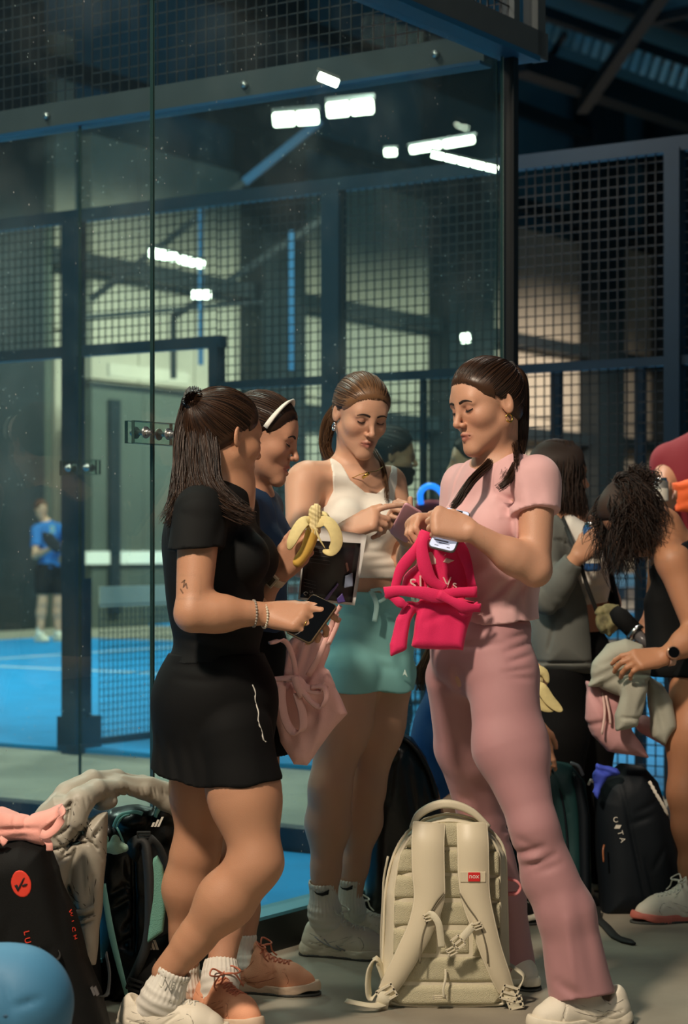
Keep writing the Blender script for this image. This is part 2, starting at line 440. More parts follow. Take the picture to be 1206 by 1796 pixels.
    def face_parts(s, par, F, brow, lash, thick=1.0):
        for q in (-1, 1):
            pts = cr([s.surf(F, q*.0115, .0215), s.surf(F, q*.024, .0255), s.surf(F, q*.037, .0255), s.surf(F, q*.049, .0195)], 5)
            n = len(pts); bm = MB(); bm.add(*ribbon_geo(pts, s.R[2], np.interp(np.linspace(0, 1, n), [0, .25, 1], [.0060, .0064, .0020])*s.s*thick, .0018)); bm.obj('eyebrow', brow, par, True)
            def on(a, z): return s.surf(F, q*.031+a, .004+z, .0004)
            zs = lambda a: -.0048+.0034*(abs(a)/.0125)**2
            lm = MB(); pts = [on(a, zs(a)) for a in np.linspace(-.0130, .0130, 11)]
            lm.tube(pts, np.array([.0006]+[.0015]*9+[.0006])*s.s, 5)
            for a in np.linspace(-.011, .0125, 12):
                p = on(a, zs(a)); lm.tube([p-s.R[1]*.001, p+(s.R[1]*.0045-s.R[2]*.0045+s.R[0]*a*.12)*s.s], [.0009*s.s, .0003], 3, False)
            lm.obj('eyelashes', lash, par, True, kind='stuff')
def hand(F, wr, fwd, back, thumb_side, curls, size=1.0, spread=.12, thumb=(.7, .6, .25), tcurl=.5, k=.006):
    """palm and five fingers. back = out of the hand's back, thumb_side = towards the thumb. curls: per finger (index first) three joint bends in radians"""
    wr = np.asarray(wr, f4); f = nrm(fwd); b = nrm(np.asarray(back, f4)-f*np.dot(back, f)); t = np.cross(f, b)
    if np.dot(t, thumb_side) < 0: t = -t
    z = size; out = []
    offs = (.027, .0095, -.0085, -.0255); lens = ((.042, .026, .021), (.046, .029, .022), (.042, .027, .021), (.033, .021, .019)); reach = (.088, .091, .087, .080)
    for i in range(4):
        kn = wr+(f*reach[i]+t*offs[i]+b*.004)*z
        F.cone(wr+(f*.012+t*offs[i]*.55)*z, kn, .0140*z, .0108*z, .016*z, (b, .85))
        F.cone(wr+(f*.030+t*offs[i]*.7-b*.006)*z, kn-b*.006*z, .0130*z, .0100*z, .016*z)
        d = nrm(f+t*(offs[i]/.027)*spread); p = kn; r = .0092*z if i < 3 else .0080*z; dd = d; bb = b
        pts = [p]
        for j in range(3):
            a = curls[i][j]; dd, bb = dd*math.cos(a)-bb*math.sin(a), bb*math.cos(a)+dd*math.sin(a)
            q = p+dd*lens[i][j]*z; F.cone(p, q, r, r*.92, (.007 if j == 0 else .003)*z); p = q; r *= .92; pts.append(p)
        out.append(pts)
    tb = wr+(f*.022+t*.022-b*.006)*z; d = nrm(f*thumb[0]+t*thumb[1]-b*thumb[2]); m = tb+d*.040*z
    F.cone(tb, m, .0150*z, .0112*z, .014*z)
    d2 = nrm(d*math.cos(tcurl)+(-t*.6-b*.5+f*.4)*math.sin(tcurl)); m2 = m+d2*.032*z; F.cone(m, m2, .0104*z, .0092*z, .004*z)
    d3 = nrm(d2+(-t*.3-b*.3)*math.sin(tcurl)); m3 = m2+d3*.024*z; F.cone(m2, m3, .0094*z, .0078*z, .003*z); out.append([tb, m, m2, m3])
    return out
def nails(par, H, back, m):
    b = MB()
    for pts in H:
        a, c = np.asarray(pts[-2]), np.asarray(pts[-1]); d = nrm(c-a); n = nrm(np.asarray(back)-d*np.dot(back, d)); s = np.cross(d, n)
        o = c-d*.001+n*.0066; b.obox(o, s*.0042, d*.0052, n*.0010)
    return b.obj('fingernails', m, par, True)
def skin_color(V, base, seed=0):
    c = np.ones((len(V), 4), f4); c[:, :3] = lin(base)
    n = np.sin(V[:, 0]*61+seed)*np.sin(V[:, 2]*47+V[:, 1]*33)*.5+np.sin(V[:, 0]*23+V[:, 2]*19+seed)*.5
    c[:, :3] *= (1+.035*n)[:, None]; return c
def body_mesh(name, F, par, m, base, h=.006, fine=(), head=None, lip=(150, 82, 74), hh=.0026, tintf=None, **kw):
    """the one continuous skin; fine = boxes (centre, half size, step) meshed more finely"""
    l, u = F.bounds(); boxes = [(np.asarray(c, f4)-np.asarray(r, f4), np.asarray(c, f4)+np.asarray(r, f4), s) for c, r, s in fine]
    Vs, Fs, n = [], [], 0
    V, Q = nets(F.ev, l, u, h, [(a, b) for a, b, s in boxes]); Vs.append(V); Fs.append(Q); n += len(V)
    for a, b, s in boxes:
        V, Q = nets(F.ev, a, b, s)
        fc = V[Q].mean(1) if len(Q) else V[:0]
        kp = ((fc >= a) & (fc <= b)).all(1)
        Q = Q[kp]
        Vs.append(V); Fs.append(Q+n); n += len(V)
    V, Q = np.vstack(Vs), np.vstack(Fs)
    us = np.unique(Q); mp = np.full(len(V), -1); mp[us] = np.arange(len(us)); V = V[us]; Q = mp[Q]
    col = skin_color(V, base)
    if head: col = head.tint(V, col, lin(base), lin(lip))
    if tintf: col = tintf(V, col)
    return mk(name, V, Q, m, par, True, col, **kw)
def strands(guides, n, r=.0011, spread=.02, wav=0, seed=0, segs=10, sides=3, tip=.35):
    """bundles of hair along guide polylines: guides = [(points, spread_root, spread_tip, count)]"""
    rg = np.random.default_rng(seed); Vs, Fs, o = [], [], 0
    for pts, s0, s1, cnt in guides:
        C = cr(pts, max(2, segs//(len(pts)-1)+1)); T, N, B = frames(C); m = len(C); u = np.linspace(0, 1, m)
        for _ in range(cnt):
            a = rg.uniform(0, 2*math.pi); q = math.sqrt(rg.uniform(0, 1)); e = u**rg.uniform(.7, 1.4)
            rad = (s0+(s1-s0)*e)*q; ph = rg.uniform(0, 6.3, 2); wv = wav*np.sin(u*rg.uniform(5, 12)+ph[0])*u
            wv2 = wav*np.sin(u*rg.uniform(5, 12)+ph[1])*u; L = rg.uniform(.8, 1.0)
            P = C+(N*(math.cos(a)*rad+wv)[:, None]+B*(math.sin(a)*rad+wv2)[:, None])
            kk = max(4, int(m*L)); P = P[:kk]
            V, F = tube_geo(P, r*(1-(1-tip)*np.linspace(0, 1, kk)**2), sides, False)
            Vs.append(V); Fs.append(np.array(F)+o); o += len(V)
    return np.vstack(Vs), np.vstack(Fs)
def scalp_strands(H, tie, n, r=.0010, seed=1):
    """hair combed from the hairline back to the tie (head coordinates), lying on the cap made by scalp()"""
    rg = np.random.default_rng(seed); ce = np.array((0, -.010, .033)); ra = np.array((.079, .098, .090))
    td = (np.array(tie)-ce)/ra; td = td/np.linalg.norm(td); L = []
    for i in range(n):
        q = HAIRLINE(rg.uniform(-math.pi, math.pi)); j = rg.uniform(0, 1)**1.6*.6-.02
        sd = (np.array(q)-ce)/ra; sd /= np.linalg.norm(sd); sd = sd*(1-j)+td*j; sd /= np.linalg.norm(sd); om = math.acos(np.clip(sd@td, -1, 1))
        if om < .05: continue
        t = np.linspace(0, 1, 13)[:, None]; L.append(ce+(np.sin((1-t)*om)*sd+np.sin(t*om)*td)/math.sin(om)*ra)
    L = np.array(L); m = L.shape[0]; D = L-ce; D /= np.linalg.norm(D, axis=2)[..., None]; t = np.linspace(0, 1, 13)
    for _ in range(2):
        Wp = (H.c+(L.reshape(-1, 3)*H.s)@H.R).astype(f4); d = H.base.ev(Wp).reshape(m, 13)/H.s; L = L-D*np.clip(d, -.03, .03)[..., None]
    lift = rg.uniform(.0004, .0024, (m, 1))*np.minimum(1, t*7)[None]-.0045*np.exp(-t*9)[None]
    L = L+D*lift[..., None]+rg.normal(0, .0008, (m, 1, 3))*np.sin(t*math.pi)[None, :, None]; L += (np.array(tie)-L[:, -1:])*(t**5)[None, :, None]
    Vs, Fs, o = [], [], 0
    for P in L: V, F = tube_geo(H.c+(P*H.s)@H.R, r, 3, False); Vs.append(V); Fs.append(np.array(F)+o); o += len(V)
    return np.vstack(Vs), np.vstack(Fs)
def HAIRLINE(a):
    """hairline around the head, a = 0 front, +-pi nape"""
    t = abs(a)/math.pi
    kx = [0, .10, .22, .33, .42, .55, .70, .85, 1]
    y = np.interp(t, kx, [.078, .074, .060, .034, .012, -.030, -.060, -.082, -.090]); x = np.interp(t, kx, [0, .022, .050, .066, .071, .069, .058, .034, 0])
    z = np.interp(t, kx, [.070, .070, .055, .032, .020, -.020, -.045, -.058, -.062]); return (math.copysign(x, a) if a else 0, y, z)
def scalp(H, back=0, low=0, grow=.006, fringe=.0):
    """cap of combed-back hair on the skull, open at the face"""
    F = S(); F.ell(H.w(0, -.014, .034), np.array((.073+grow, .093+grow, .084+grow))*H.s, H.R, 0)
    F.ell(H.w(0, .018, .03), np.array((.067+grow, .066+grow*.7, .069+grow))*H.s, H.R, .02)
    F.ell(H.w(0, -.045, -.02), np.array((.056, .050, .055))*H.s, H.R, .03)
    H.base = F.copy()
    def cut(P, d):
        q = H.loc(P); x, y, z = q[:, 0], q[:, 1], q[:, 2]
        hl = np.interp(y, [-.10, -.085, -.06, -.02, .0, .02, .045, .062, .078, .1], [-.08, -.068, -.058, -.030, .006, .022, .034, .050, .071, .09])
        hl = hl-.55*(np.abs(x)-.05).clip(0, 1)*(y > .02)
        e = (hl-z)*.75+.0010*np.sin(x*420)*np.sin(y*380)
        return np.maximum(d+(grow+.0015)*np.exp(np.minimum(e, 0)/.009)*H.s, e*H.s)
    F.fn(cut); return F
def hair_obj(name, H, par, m, geo, capS, h=.0032, **kw):
    l, u = capS.bounds(); V, Q = nets(capS.ev, l, u, h); Vs, T = [V], [list(map(int, q)) for q in Q]; o = len(V)
    for v, f in geo:
        Vs.append(v); T += (np.asarray(f)+o).tolist(); o += len(v)
    Fq = np.array([t for t in T if len(t) == 4]); return mk(name, np.vstack(Vs), Fq, m, par, True, **kw)
def hair_mat(name, dark, light, rough=.36):
    m = mat(name, dark, rough, spec=.32); nt = m.node_tree; N, L = nt.nodes, nt.links; b = N['Principled BSDF']
    if 'hairramp' in N: return m
    n = N.new('ShaderNodeNewGeometry')   # every strand its own shade
    r = N.new('ShaderNodeValToRGB'); r.name = 'hairramp'; r.color_ramp.elements[0].color = lin(dark)+(1,); r.color_ramp.elements[1].color = lin(light)+(1,)
    r.color_ramp.elements[0].position = .10; r.color_ramp.elements[1].position = 1.0
    L.new(n.outputs['Random Per Island'], r.inputs[0]); L.new(r.outputs[0], b.inputs['Base Color']); b.inputs['Anisotropic'].default_value = .6; return m
# ---------------------------------------------------------------- shoes and socks
class Foot:
    """local frame: x to the toe, y to the side, z up, origin on the floor under the foot's middle"""
    def __init__(s, c, d, L=.27, floor=0, pitch=0):
        s.f = nrm((d[0], d[1], math.sin(pitch))); s.y = nrm(np.cross((0, 0, 1), s.f)); s.u = np.cross(s.f, s.y); s.c = np.array((c[0], c[1], floor), f4); s.k = L/.27
        s.R = np.array((s.f, s.y, s.u), f4)
    def w(s, *p): return s.c+(np.array(p, f4)*s.k)@s.R
def shoe(par, ft, upper, sole, lace, h=.0032, stripes=None, bow=True, name='shoe', chunky=1.0, seam=None):
    k = ft.k; F = S(); E = lambda p, r, kk=.03, sub=False: F.ell(ft.w(*p), np.array(r)*k, ft.R, kk*k, sub)
    F.cone(ft.w(-.100, 0, .040), ft.w(-.02, 0, .040), .036*k, .040*k, 0); F.cone(ft.w(-.02, 0, .040), ft.w(.065, 0, .034), .040*k, .044*k, .02)
    F.cone(ft.w(.065, 0, .034), ft.w(.100, 0, .030), .043*k, .034*k, .02)
    F.cone(ft.w(-.095, 0, .075), ft.w(-.085, 0, .040), .030*k, .036*k, .02)
    F.cone(ft.w(-.02, 0, .080), ft.w(.055, 0, .046), .026*k, .030*k, .03); F.cone(ft.w(-.035, 0, .100), ft.w(-.015, 0, .075), .022*k, .026*k, .02)
    F.cone(ft.w(-.066, 0, .085), ft.w(-.080, 0, .17), .029*k, .046*k, .006, None, True)
    F.cone(ft.w(-.036, 0, .126), ft.w(-.005, 0, .085), .013*k, .020*k, .006, (ft.f, .45))
    F.fn(halfspace(ft.w(0, 0, .016), -ft.u))
    def pan(P, d):
        q = (P-ft.c)@ft.R.T/k; g = np.zeros(len(d), f4)
        for x0, z0, x1, z1, w in ((-.02, .03, .03, .065, .003), (.075, .02, .055, .07, .003), (-.055, .03, -.075, .09, .003), (-.10, .045, -.03, .028, .003)):
            a = np.array((x0, z0)); e = np.array((x1-x0, z1-z0)); v = q[:, [0, 2]]-a; t = np.clip(v@e/(e@e), 0, 1); v = v-t[:, None]*e
            g += np.exp(-(v*v).sum(1)/(w*w))
        return d+(g*.0022*k).astype(f4)
    F.fn(pan)
    o = soft(name, F, h, upper, par)
    G = S(); t = .030*chunky
    pr = [(-.105, .034), (-.04, .030), (.02, .036), (.065, .046), (.105, .034), (.122, .020)]
    for i in range(len(pr)-1):
        (x0, r0), (x1, r1) = pr[i], pr[i+1]
        G.cone(ft.w(x0, 0, .016), ft.w(x1, 0, .016+(.008 if x1 > .11 else 0)), (r0+.006)*k, (r1+.006)*k, .015*k)
    def sl(P, d):
        q = (P-ft.c)@ft.R.T/k; top = np.interp(q[:, 0], [-.14, -.09, -.02, .05, .12, .14], [.046, .040, .028, .026, .034, .040])*chunky
        bot = np.interp(q[:, 0], [-.14, -.10, .06, .13], [.010, .0, .0, .016])
        return np.maximum(d, np.maximum(q[:, 2]-top, bot-q[:, 2])*k)+(.0012*np.sin(q[:, 0]*120)*(q[:, 2] < .018)).astype(f4)
    G.fn(sl); soft('sole', G, h, sole, o)
    U = S()
    for i in range(len(pr)-1):
        (x0, r0), (x1, r1) = pr[i], pr[i+1]; U.cone(ft.w(x0, 0, .006), ft.w(x1, 0, .006), (r0+.0066)*k, (r1+.0066)*k, .015*k)
    U.fn(lambda P, d: np.maximum(d, np.abs((P-ft.c)@ft.u-.0035*k)-.0035*k)); soft('outsole', U, max(h, .0036), M_outsole, o)
    sm = MB(); yy = np.linspace(.075, .0, 60)
    for pts in ([(-.104, .070), (-.07, .060), (-.045, .078), (-.03, .098)], [(-.07, .036), (-.02, .052), (.02, .066)], [(-.05, .032), (.0, .040), (.045, .056)], [(.062, .030), (.070, .044), (.062, .060), (.050, .066)], [(-.095, .040), (-.06, .046), (-.04, .034)]):
        for q in (-1, 1):
            path = []
            for x, z in cr([(a_, b_, 0) for a_, b_ in pts], 4)[:, :2]:
                Q = np.array([ft.w(x, q*y, z) for y in yy], f4); e = F.ev(Q) < 0
                if e.any(): path.append(ft.w(x, q*(yy[int(np.argmax(e))]), z))
            if len(path) > 3: sm.tube(path, .0011*k, 4)
    if seam is not None: sm.obj('seams', seam, o, True, kind='stuff')
    L = MB()
    xs = np.linspace(-.018, .052, 6)
    zz = np.linspace(.15, .02, 66)
    def top(x, y):
        Q = np.array([ft.w(x, y, z) for z in zz], f4); i = int(np.argmax(F.ev(Q) < 0)); return ft.w(x, y, zz[i]+.001)
    for i, x in enumerate(xs):
        for q in (-1, 1):
            L.tube(cr([top(x, -q*.019), top(x+.006, 0)+ft.u*.002*k, top(x+.012, q*.019)], 4), .0027*k, 5)
    if bow:
        for q in (-1, 1):
            b = top(-.022, 0)+ft.u*.004*k
            L.tube(cr([b, b+ft.y*q*.03*k+ft.u*.016*k-ft.f*.004*k, b+ft.y*q*.050*k+ft.u*.004*k+ft.f*.012*k, b+ft.y*q*.032*k+ft.f*.022*k, b+ft.f*.006*k], 4), .0026*k, 5)
            L.tube(cr([b, b+ft.y*q*.024*k+ft.f*.02*k, b+ft.y*q*.043*k+ft.f*.022*k-ft.u*.022*k, b+ft.y*q*.045*k+ft.f*.035*k-ft.u*.035*k], 4), .0024*k, 5)
    L.obj('laces', lace, o, True)
    if stripes: stripes(o, ft)
    return o
def sock(par, ankle, up_pt, r0, r1, m, ft=None, bands=(), h=.003):
    """ribbed sock from the shoe up to up_pt"""
    F = S(); a, b = np.asarray(ankle, f4), np.asarray(up_pt, f4); ax = nrm(b-a); F.cone(a, b+ax*.03, r0, r1, 0)
    if ft is not None: F.cone(a, ft.w(-.01, 0, .06), r0, r0*.8, .03); F.cone(a, ft.w(-.075, 0, .055), r0*.9, r0*.75, .03)
    F.fn(halfspace(b, ax)); u = nrm(np.cross(ax, (0, 1, 0))); v = np.cross(ax, u); L = float(np.linalg.norm(b-a))
    def rib(P, d):
        q = P-a; an = np.arctan2(q@u, q@v); z = q@ax
        return d+(.0009*np.sin(an*26)*(z > .0)-.0012*np.exp(-((z-L+.008)/.006)**2)+.0010*np.sin(z*260)*(z < L*.35)).astype(f4)
    F.fn(rib); F.fn(lambda P, d: np.maximum(d, -(np.maximum(np.linalg.norm((P-a)-((P-a)@ax)[:, None]*ax, axis=1)-(r1-.004), (L-.02)-(P-a)@ax))))
    return soft('sock', F, h, m, par)
def torso_frame(yaw):
    y = math.radians(yaw); f = np.array((math.sin(y), -math.cos(y), 0), f4); l = np.array((math.cos(y), math.sin(y), 0), f4); return np.array((l, f, (0, 0, 1)), f4)

def arm(B, sh, el, wr, k=1.0, kk=.03):
    el, wr, sh = (np.asarray(v, f4) for v in (el, wr, sh))
    B.cone(sh, el, .049*k, .038*k, kk); B.cone(el, el+(wr-el)*.38, .039*k, .038*k, .02); B.cone(el+(wr-el)*.3, wr, .039*k, .0250*k, .03); return B
def leg(B, hip, knee, ankle, rt=.085, rk=.053, rc=.054, ra=.034, k=.03, back=(0, 1, 0)):
    hip, knee, ankle = (np.asarray(v, f4) for v in (hip, knee, ankle)); d = ankle-knee; bk = np.asarray(back, f4)
    B.cone(hip, hip+(knee-hip)*.5, rt, rt*.88, k); B.cone(hip+(knee-hip)*.45, knee, rt*.89, rk, .04); B.cone(knee, knee+d*.25+bk*.008, rk*.98, rc*.92, .03)
    c = knee+d*.33+bk*.014; B.cone(knee+d*.10+bk*.010, c, rc*.85, rc, .04); B.cone(c, knee+d*.72+bk*.004, rc, ra*1.12, .04); B.cone(knee+d*.68, ankle, ra*1.14, ra, .02); return B
def neck(B, H, nb, r=.049, rb=.053):
    B.cone(H.w(0, -.028, -.05), nb, r, rb, .025); B.cone(H.w(0, -.004, -.072), nb, r*.8, rb*.92, .03); return B
def sleeve(F, a, b, r0, r1, end_n=None, end=None, k=.014, body=None):
    """short sleeve from shoulder a towards b, lying over the arm of body"""
    a, b = np.asarray(a, f4), np.asarray(b, f4); ax = nrm(b-a); L = float(np.linalg.norm(b-a)); G = S(); G.cone(a-ax*.01, b+ax*.04, r0, r1, 0)
    n = ax if end_n is None else nrm(end_n); e = b if end is None else np.asarray(end, f4)
    if body is not None:
        Z = S(); Z.cone(a, b+ax*.03, .105, .085, 0)
        def over(P, d):
            z = Z.ev(P); m = z < .02; d = d.copy()
            if m.any(): d[m] = np.minimum(d[m], np.maximum(body.ev(P[m])-.0075, z[m]))
            return d
        G.extra.append(Z.bounds()); G.fn(over)
    G.fn(halfspace(e, n)); l, u = G.bounds()
    def f(P, d):
        m = ((P > l-.06) & (P < u+.06)).all(1)
        if m.any():
            x = G.ev(P[m]); c = d[m]; h = np.clip(.5+.5*(c-x)/k, 0, 1); d = d.copy(); d[m] = c+(x-c)*h-k*h*(1-h)
        return d
    F.extra.append((l, u)); return F.fn(f)
def collar(par, nb, T, rx, ry, m, drop=.02, r=.0042, up=.004):
    c = MB(); pts = [np.asarray(nb)+np.array((0, 0, up))+(T[0]*math.cos(a)*rx+T[1]*math.sin(a)*ry)-np.array((0, 0, drop*math.sin(a))) for a in np.linspace(0, 6.2832, 25)]; c.tube(pts, r, 6, False); return c.obj('neckband', m, par, True)
# ================================================================ the hall and its courts
K = np.array((.595, 7.286)); DA = np.array((.5526, .8335)); DB = np.array((-.8336, .5526))   # corner of the near court; its two sides
def st(s, t, z=0): p = K+s*DA+t*DB; return (float(p[0]), float(p[1]), z)
A3, B3, Z3 = (*DA, 0), (*DB, 0), (0, 0, 1)
def t_at(s, x):
    """t of the point s metres past the corner that stands at photo column x"""
    p = K+s*DA; k = (x-CX)/FPX; return (p[0]-k*p[1])/(k*DB[1]-DB[0])
def s_at(t, x):
    p = K+t*DB; k = (x-CX)/FPX; return (p[0]-k*p[1])/(k*DA[1]-DA[0])
M_conc = mat('concrete_floor', (150, 142, 126), .62, .35, 40, var=.32, vscale=2.2)
M_court = mat('blue_turf', (8, 140, 205), .9, .8, 260, var=.16, vscale=3)
M_line = mat('court_line', (205, 210, 205), .8)
M_steel = mat('grey_steel', (70, 77, 79), .42, metal=.3, var=.1)
M_navy = mat('navy_steel', (14, 40, 58), .45, var=.1)
M_blue = mat('blue_steel', (24, 92, 136), .4)
M_lip = mat('lip_blue', (18, 66, 98), .45)
M_dark = mat('dark_steel', (20, 32, 37), .5)
M_black = mat('black_steel', (12, 13, 14), .4)
M_wire = mat('mesh_wire', (12, 20, 25), .6)
M_bolt = mat('bolt_steel', (190, 190, 186), .28, metal=.9)
M_wall = mat('wall_beige', (178, 166, 148), .9, var=.12, vscale=.6)
M_wallup = mat('wall_upper', (74, 124, 142), .9, var=.12, vscale=.6)
M_wallgreen = mat('wall_green_grey', (74, 80, 72), .85, var=.15, vscale=.8)
M_white = mat('white_board', (232, 228, 218), .6)
M_roof = mat('roof_teal', (58, 112, 132), .8)
def wide_slab(name, s0, s1, t0, t1, z0, z1, m, **kw):
    b = MB(); P = [st(s, t, z) for z in (z0, z1) for s, t in ((s0, t0), (s1, t0), (s1, t1), (s0, t1))]
    b.add(P, [(0,1,2,3),(4,7,6,5),(0,4,5,1),(1,5,6,2),(2,6,7,3),(3,7,4,0)]); return b.obj(name, m, **kw)
floor = mk('floor', [(-40, -6, 0), (45, -6, 0), (45, 60, 0), (-40, 60, 0), (-40, -6, -.2), (45, -6, -.2), (45, 60, -.2), (-40, 60, -.2)],
           [(0,1,2,3), (4,7,6,5), (0,4,5,1), (1,5,6,2), (2,6,7,3), (3,7,4,0)], M_conc, None, False, kind='structure', label='worn grey concrete hall floor')
# near court
wide_slab('floor_near_court', -9.5, -.06, .06, 9.5, .001, .024, M_court, kind='structure', label='blue turf of the near court behind the glass')
wide_slab('floor_far_court', 2.5, 13.4, -8, 14.2, .001, .026, M_court, kind='structure', label='blue turf of the next court with white lines')
wide_slab('floor_third_court', 17.5, 27, -8, 16, .001, .026, M_court, kind='structure', label='strip of blue turf far beyond the net')
ln = root('trim_1', st(8.2, 9, .027), None, None); ln['kind'] = 'structure'
wide_slab('court_line', 2.6, 13.3, 11.14, 11.22, .0262, .0285, M_line, parent=ln); wide_slab('court_line', 8.16, 8.24, 4.5, 11.14, .0262, .0285, M_line, parent=ln)
wide_slab('court_line', 8.16, 8.24, -2.7, 4.0, .0262, .0285, M_line, parent=ln); wide_slab('court_line', 2.6, 13.3, -2.76, -2.68, .0262, .0285, M_line, parent=ln)
# ---- glass
def glass_mat(name, tint=(.82, .95, .94), dust=.03, seed=0.0):
    m = bpy.data.materials.new(name); m.use_nodes = True; nt = m.node_tree; N, L = nt.nodes, nt.links; N.clear()
    out = N.new('ShaderNodeOutputMaterial'); tr = N.new('ShaderNodeBsdfTransparent'); gl = N.new('ShaderNodeBsdfGlossy'); df = N.new('ShaderNodeBsdfDiffuse')
    tr.inputs[0].default_value = tint+(1,); gl.inputs['Roughness'].default_value = .015; df.inputs[0].default_value = (.75, .78, .76, 1)
    ge = N.new('ShaderNodeNewGeometry'); dt = N.new('ShaderNodeVectorMath'); dt.operation = 'DOT_PRODUCT'
    L.new(ge.outputs['Normal'], dt.inputs[0]); L.new(ge.outputs['Incoming'], dt.inputs[1])
    def mth(op, a, b):
        q = N.new('ShaderNodeMath'); q.operation = op
        for i, v in enumerate((a, b)):
            if v is None: continue
            if isinstance(v, (int, float)): q.inputs[i].default_value = v
            else: L.new(v, q.inputs[i])
        return q.outputs[0]
    fr = N.new('ShaderNodeMath'); fr.operation = 'ADD'; fr.inputs[0].default_value = .035   # both ways the same: air on either side of the pane
    L.new(mth('MULTIPLY', mth('POWER', mth('SUBTRACT', 1.0, mth('ABSOLUTE', dt.outputs['Value'], None)), 5.0), .95), fr.inputs[1]); m1 = N.new('ShaderNodeMixShader'); m2 = N.new('ShaderNodeMixShader')
    L.new(fr.outputs[0], m1.inputs[0]); L.new(tr.outputs[0], m1.inputs[1]); L.new(gl.outputs[0], m1.inputs[2])
    tc = N.new('ShaderNodeTexCoord'); v = N.new('ShaderNodeTexVoronoi'); v.inputs['Scale'].default_value = 26; v.inputs['Randomness'].default_value = 1
    n = N.new('ShaderNodeTexNoise'); n.inputs['Scale'].default_value = 3.2; n.inputs['Detail'].default_value = 8
    L.new(tc.outputs['Object'], v.inputs['Vector']); L.new(tc.outputs['Object'], n.inputs['Vector'])
    sp = N.new('ShaderNodeMapRange'); sp.inputs[1].default_value = .05; sp.inputs[2].default_value = .10; sp.inputs[3].default_value = .5; sp.inputs[4].default_value = 0
    L.new(v.outputs['Distance'], sp.inputs[0]); rg = N.new('ShaderNodeMapRange'); rg.inputs[1].default_value = .5; rg.inputs[2].default_value = .8; rg.inputs[3].default_value = dust*.3; rg.inputs[4].default_value = dust*2
    L.new(n.outputs['Fac'], rg.inputs[0]); k = N.new('ShaderNodeMapRange'); k.inputs[1].default_value = .50; k.inputs[2].default_value = .58
    L.new(n.outputs['Fac'], k.inputs[0]); mu = N.new('ShaderNodeMath'); mu.operation = 'MULTIPLY'; L.new(sp.outputs[0], mu.inputs[0]); L.new(k.outputs[0], mu.inputs[1])
    ad = N.new('ShaderNodeMath'); ad.operation = 'ADD'; ad.use_clamp = True; L.new(mu.outputs[0], ad.inputs[0]); L.new(rg.outputs[0], ad.inputs[1])
    L.new(ad.outputs[0], m2.inputs[0]); L.new(m1.outputs[0], m2.inputs[1]); L.new(df.outputs[0], m2.inputs[2]); L.new(m2.outputs[0], out.inputs[0]); return m
M_gl = glass_mat('court_glass', dust=.035); M_gl2 = glass_mat('court_glass_back', (.88, .96, .95), .02)
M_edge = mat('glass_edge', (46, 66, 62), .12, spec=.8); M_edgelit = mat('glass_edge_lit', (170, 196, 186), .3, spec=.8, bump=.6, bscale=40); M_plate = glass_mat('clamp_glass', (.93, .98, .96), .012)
def wall_glass(name, label, along, sign, off, panes, gm, back):
    """side of the near court: panes from the corner outwards, with the polished edges of each pane"""
    r = root(name, (K[0], K[1], 0), label, None); r['kind'] = 'structure'; o = np.array((*K, 0)); r.location = o; d = np.array((*along, 0)); n = np.array((*off, 0))
    for i in range(panes):
        u0, u1 = .045+i*2.0, .045+i*2.0+1.994
        b = MB(); p0 = d*u0; p1 = d*u1
        V = [p+q*n*.005+np.array((0, 0, z))+o for z in (.115, 2.985) for q in (-1, 1) for p in (p0, p1)]
        b.add(V, [(0,1,5,4), (2,6,7,3)]); g = b.obj('glass_pane', gm, r)
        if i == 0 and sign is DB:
            e = MB(); e.obox(o+d*(u0-.002)+np.array((0, 0, 1.55)), d*.0022, n*.0052, (0, 0, 1.435)); e.obj('bright_edge', M_edgelit, g)  # corner edge paler: lamplight put into its colour
        e = MB()
        for u in (u0, u1): e.obox(o+d*u+np.array((0, 0, 1.55)), d*.0010, n*.0052, (0, 0, 1.435))
        e.obj('pane_edge', M_edge, g)
    return r
gA = wall_glass('window_1', 'clear glass court wall of two metre panes before the group', -DA, DB, DB, 3, M_gl, 0)
gB = wall_glass('window_2', 'second clear glass court wall running away behind the first', DB, DA, DA, 5, M_gl2, 1)
def clamp(name, along, out, u, z, label, n=2):
    r = root(name, (K[0]+along[0]*u, K[1]+along[1]*u, z), label, 'clamp'); c = np.array((K[0]+along[0]*u, K[1]+along[1]*u, z)); d = np.array((*along, 0)); nn = np.array((*out, 0))
    for sgn in (1, -1):
        b = MB(); b.obox(c+nn*sgn*.012, d*.098, nn*.005, (0, 0, .030)); pl = b.obj('plate', M_plate, r)
        e = MB()
        for q in (-1, 1):
            e.obox(c+nn*sgn*.012+np.array((0, 0, q*.0303)), d*.098, nn*.0052, (0, 0, .0008)); e.obox(c+nn*sgn*.012+d*q*.0983, d*.0008, nn*.0052, (0, 0, .030))
        e.obj('plate_edge', M_edge, pl)
    for q in (-1, 1):
        p = c+d*q*.05; b = MB(); b.tube([p-nn*.019, p-nn*.016], .017, 14); b.tube([p+nn*.016, p+nn*.019], .017, 14); b.tube([p-nn*.016, p+nn*.016], .007, 8); b.tube([p+nn*.02, p+nn*.030], .011, 6); b.tube([p-nn*.030, p-nn*.02], .011, 6); b.tube([p-nn*.036, p+nn*.036], .006, 8); b.obj('bolt', M_bolt, r, True)
    return r
clamp('glass_clamp', -DA, -DB, 2.042, 1.517, 'clear plate clamp with two steel bolts across the front glass seam', 2)
clamp('glass_clamp', DB, -DA, 2.042, 1.534, 'blurred clear plate clamp on the seam of the rear glass wall')
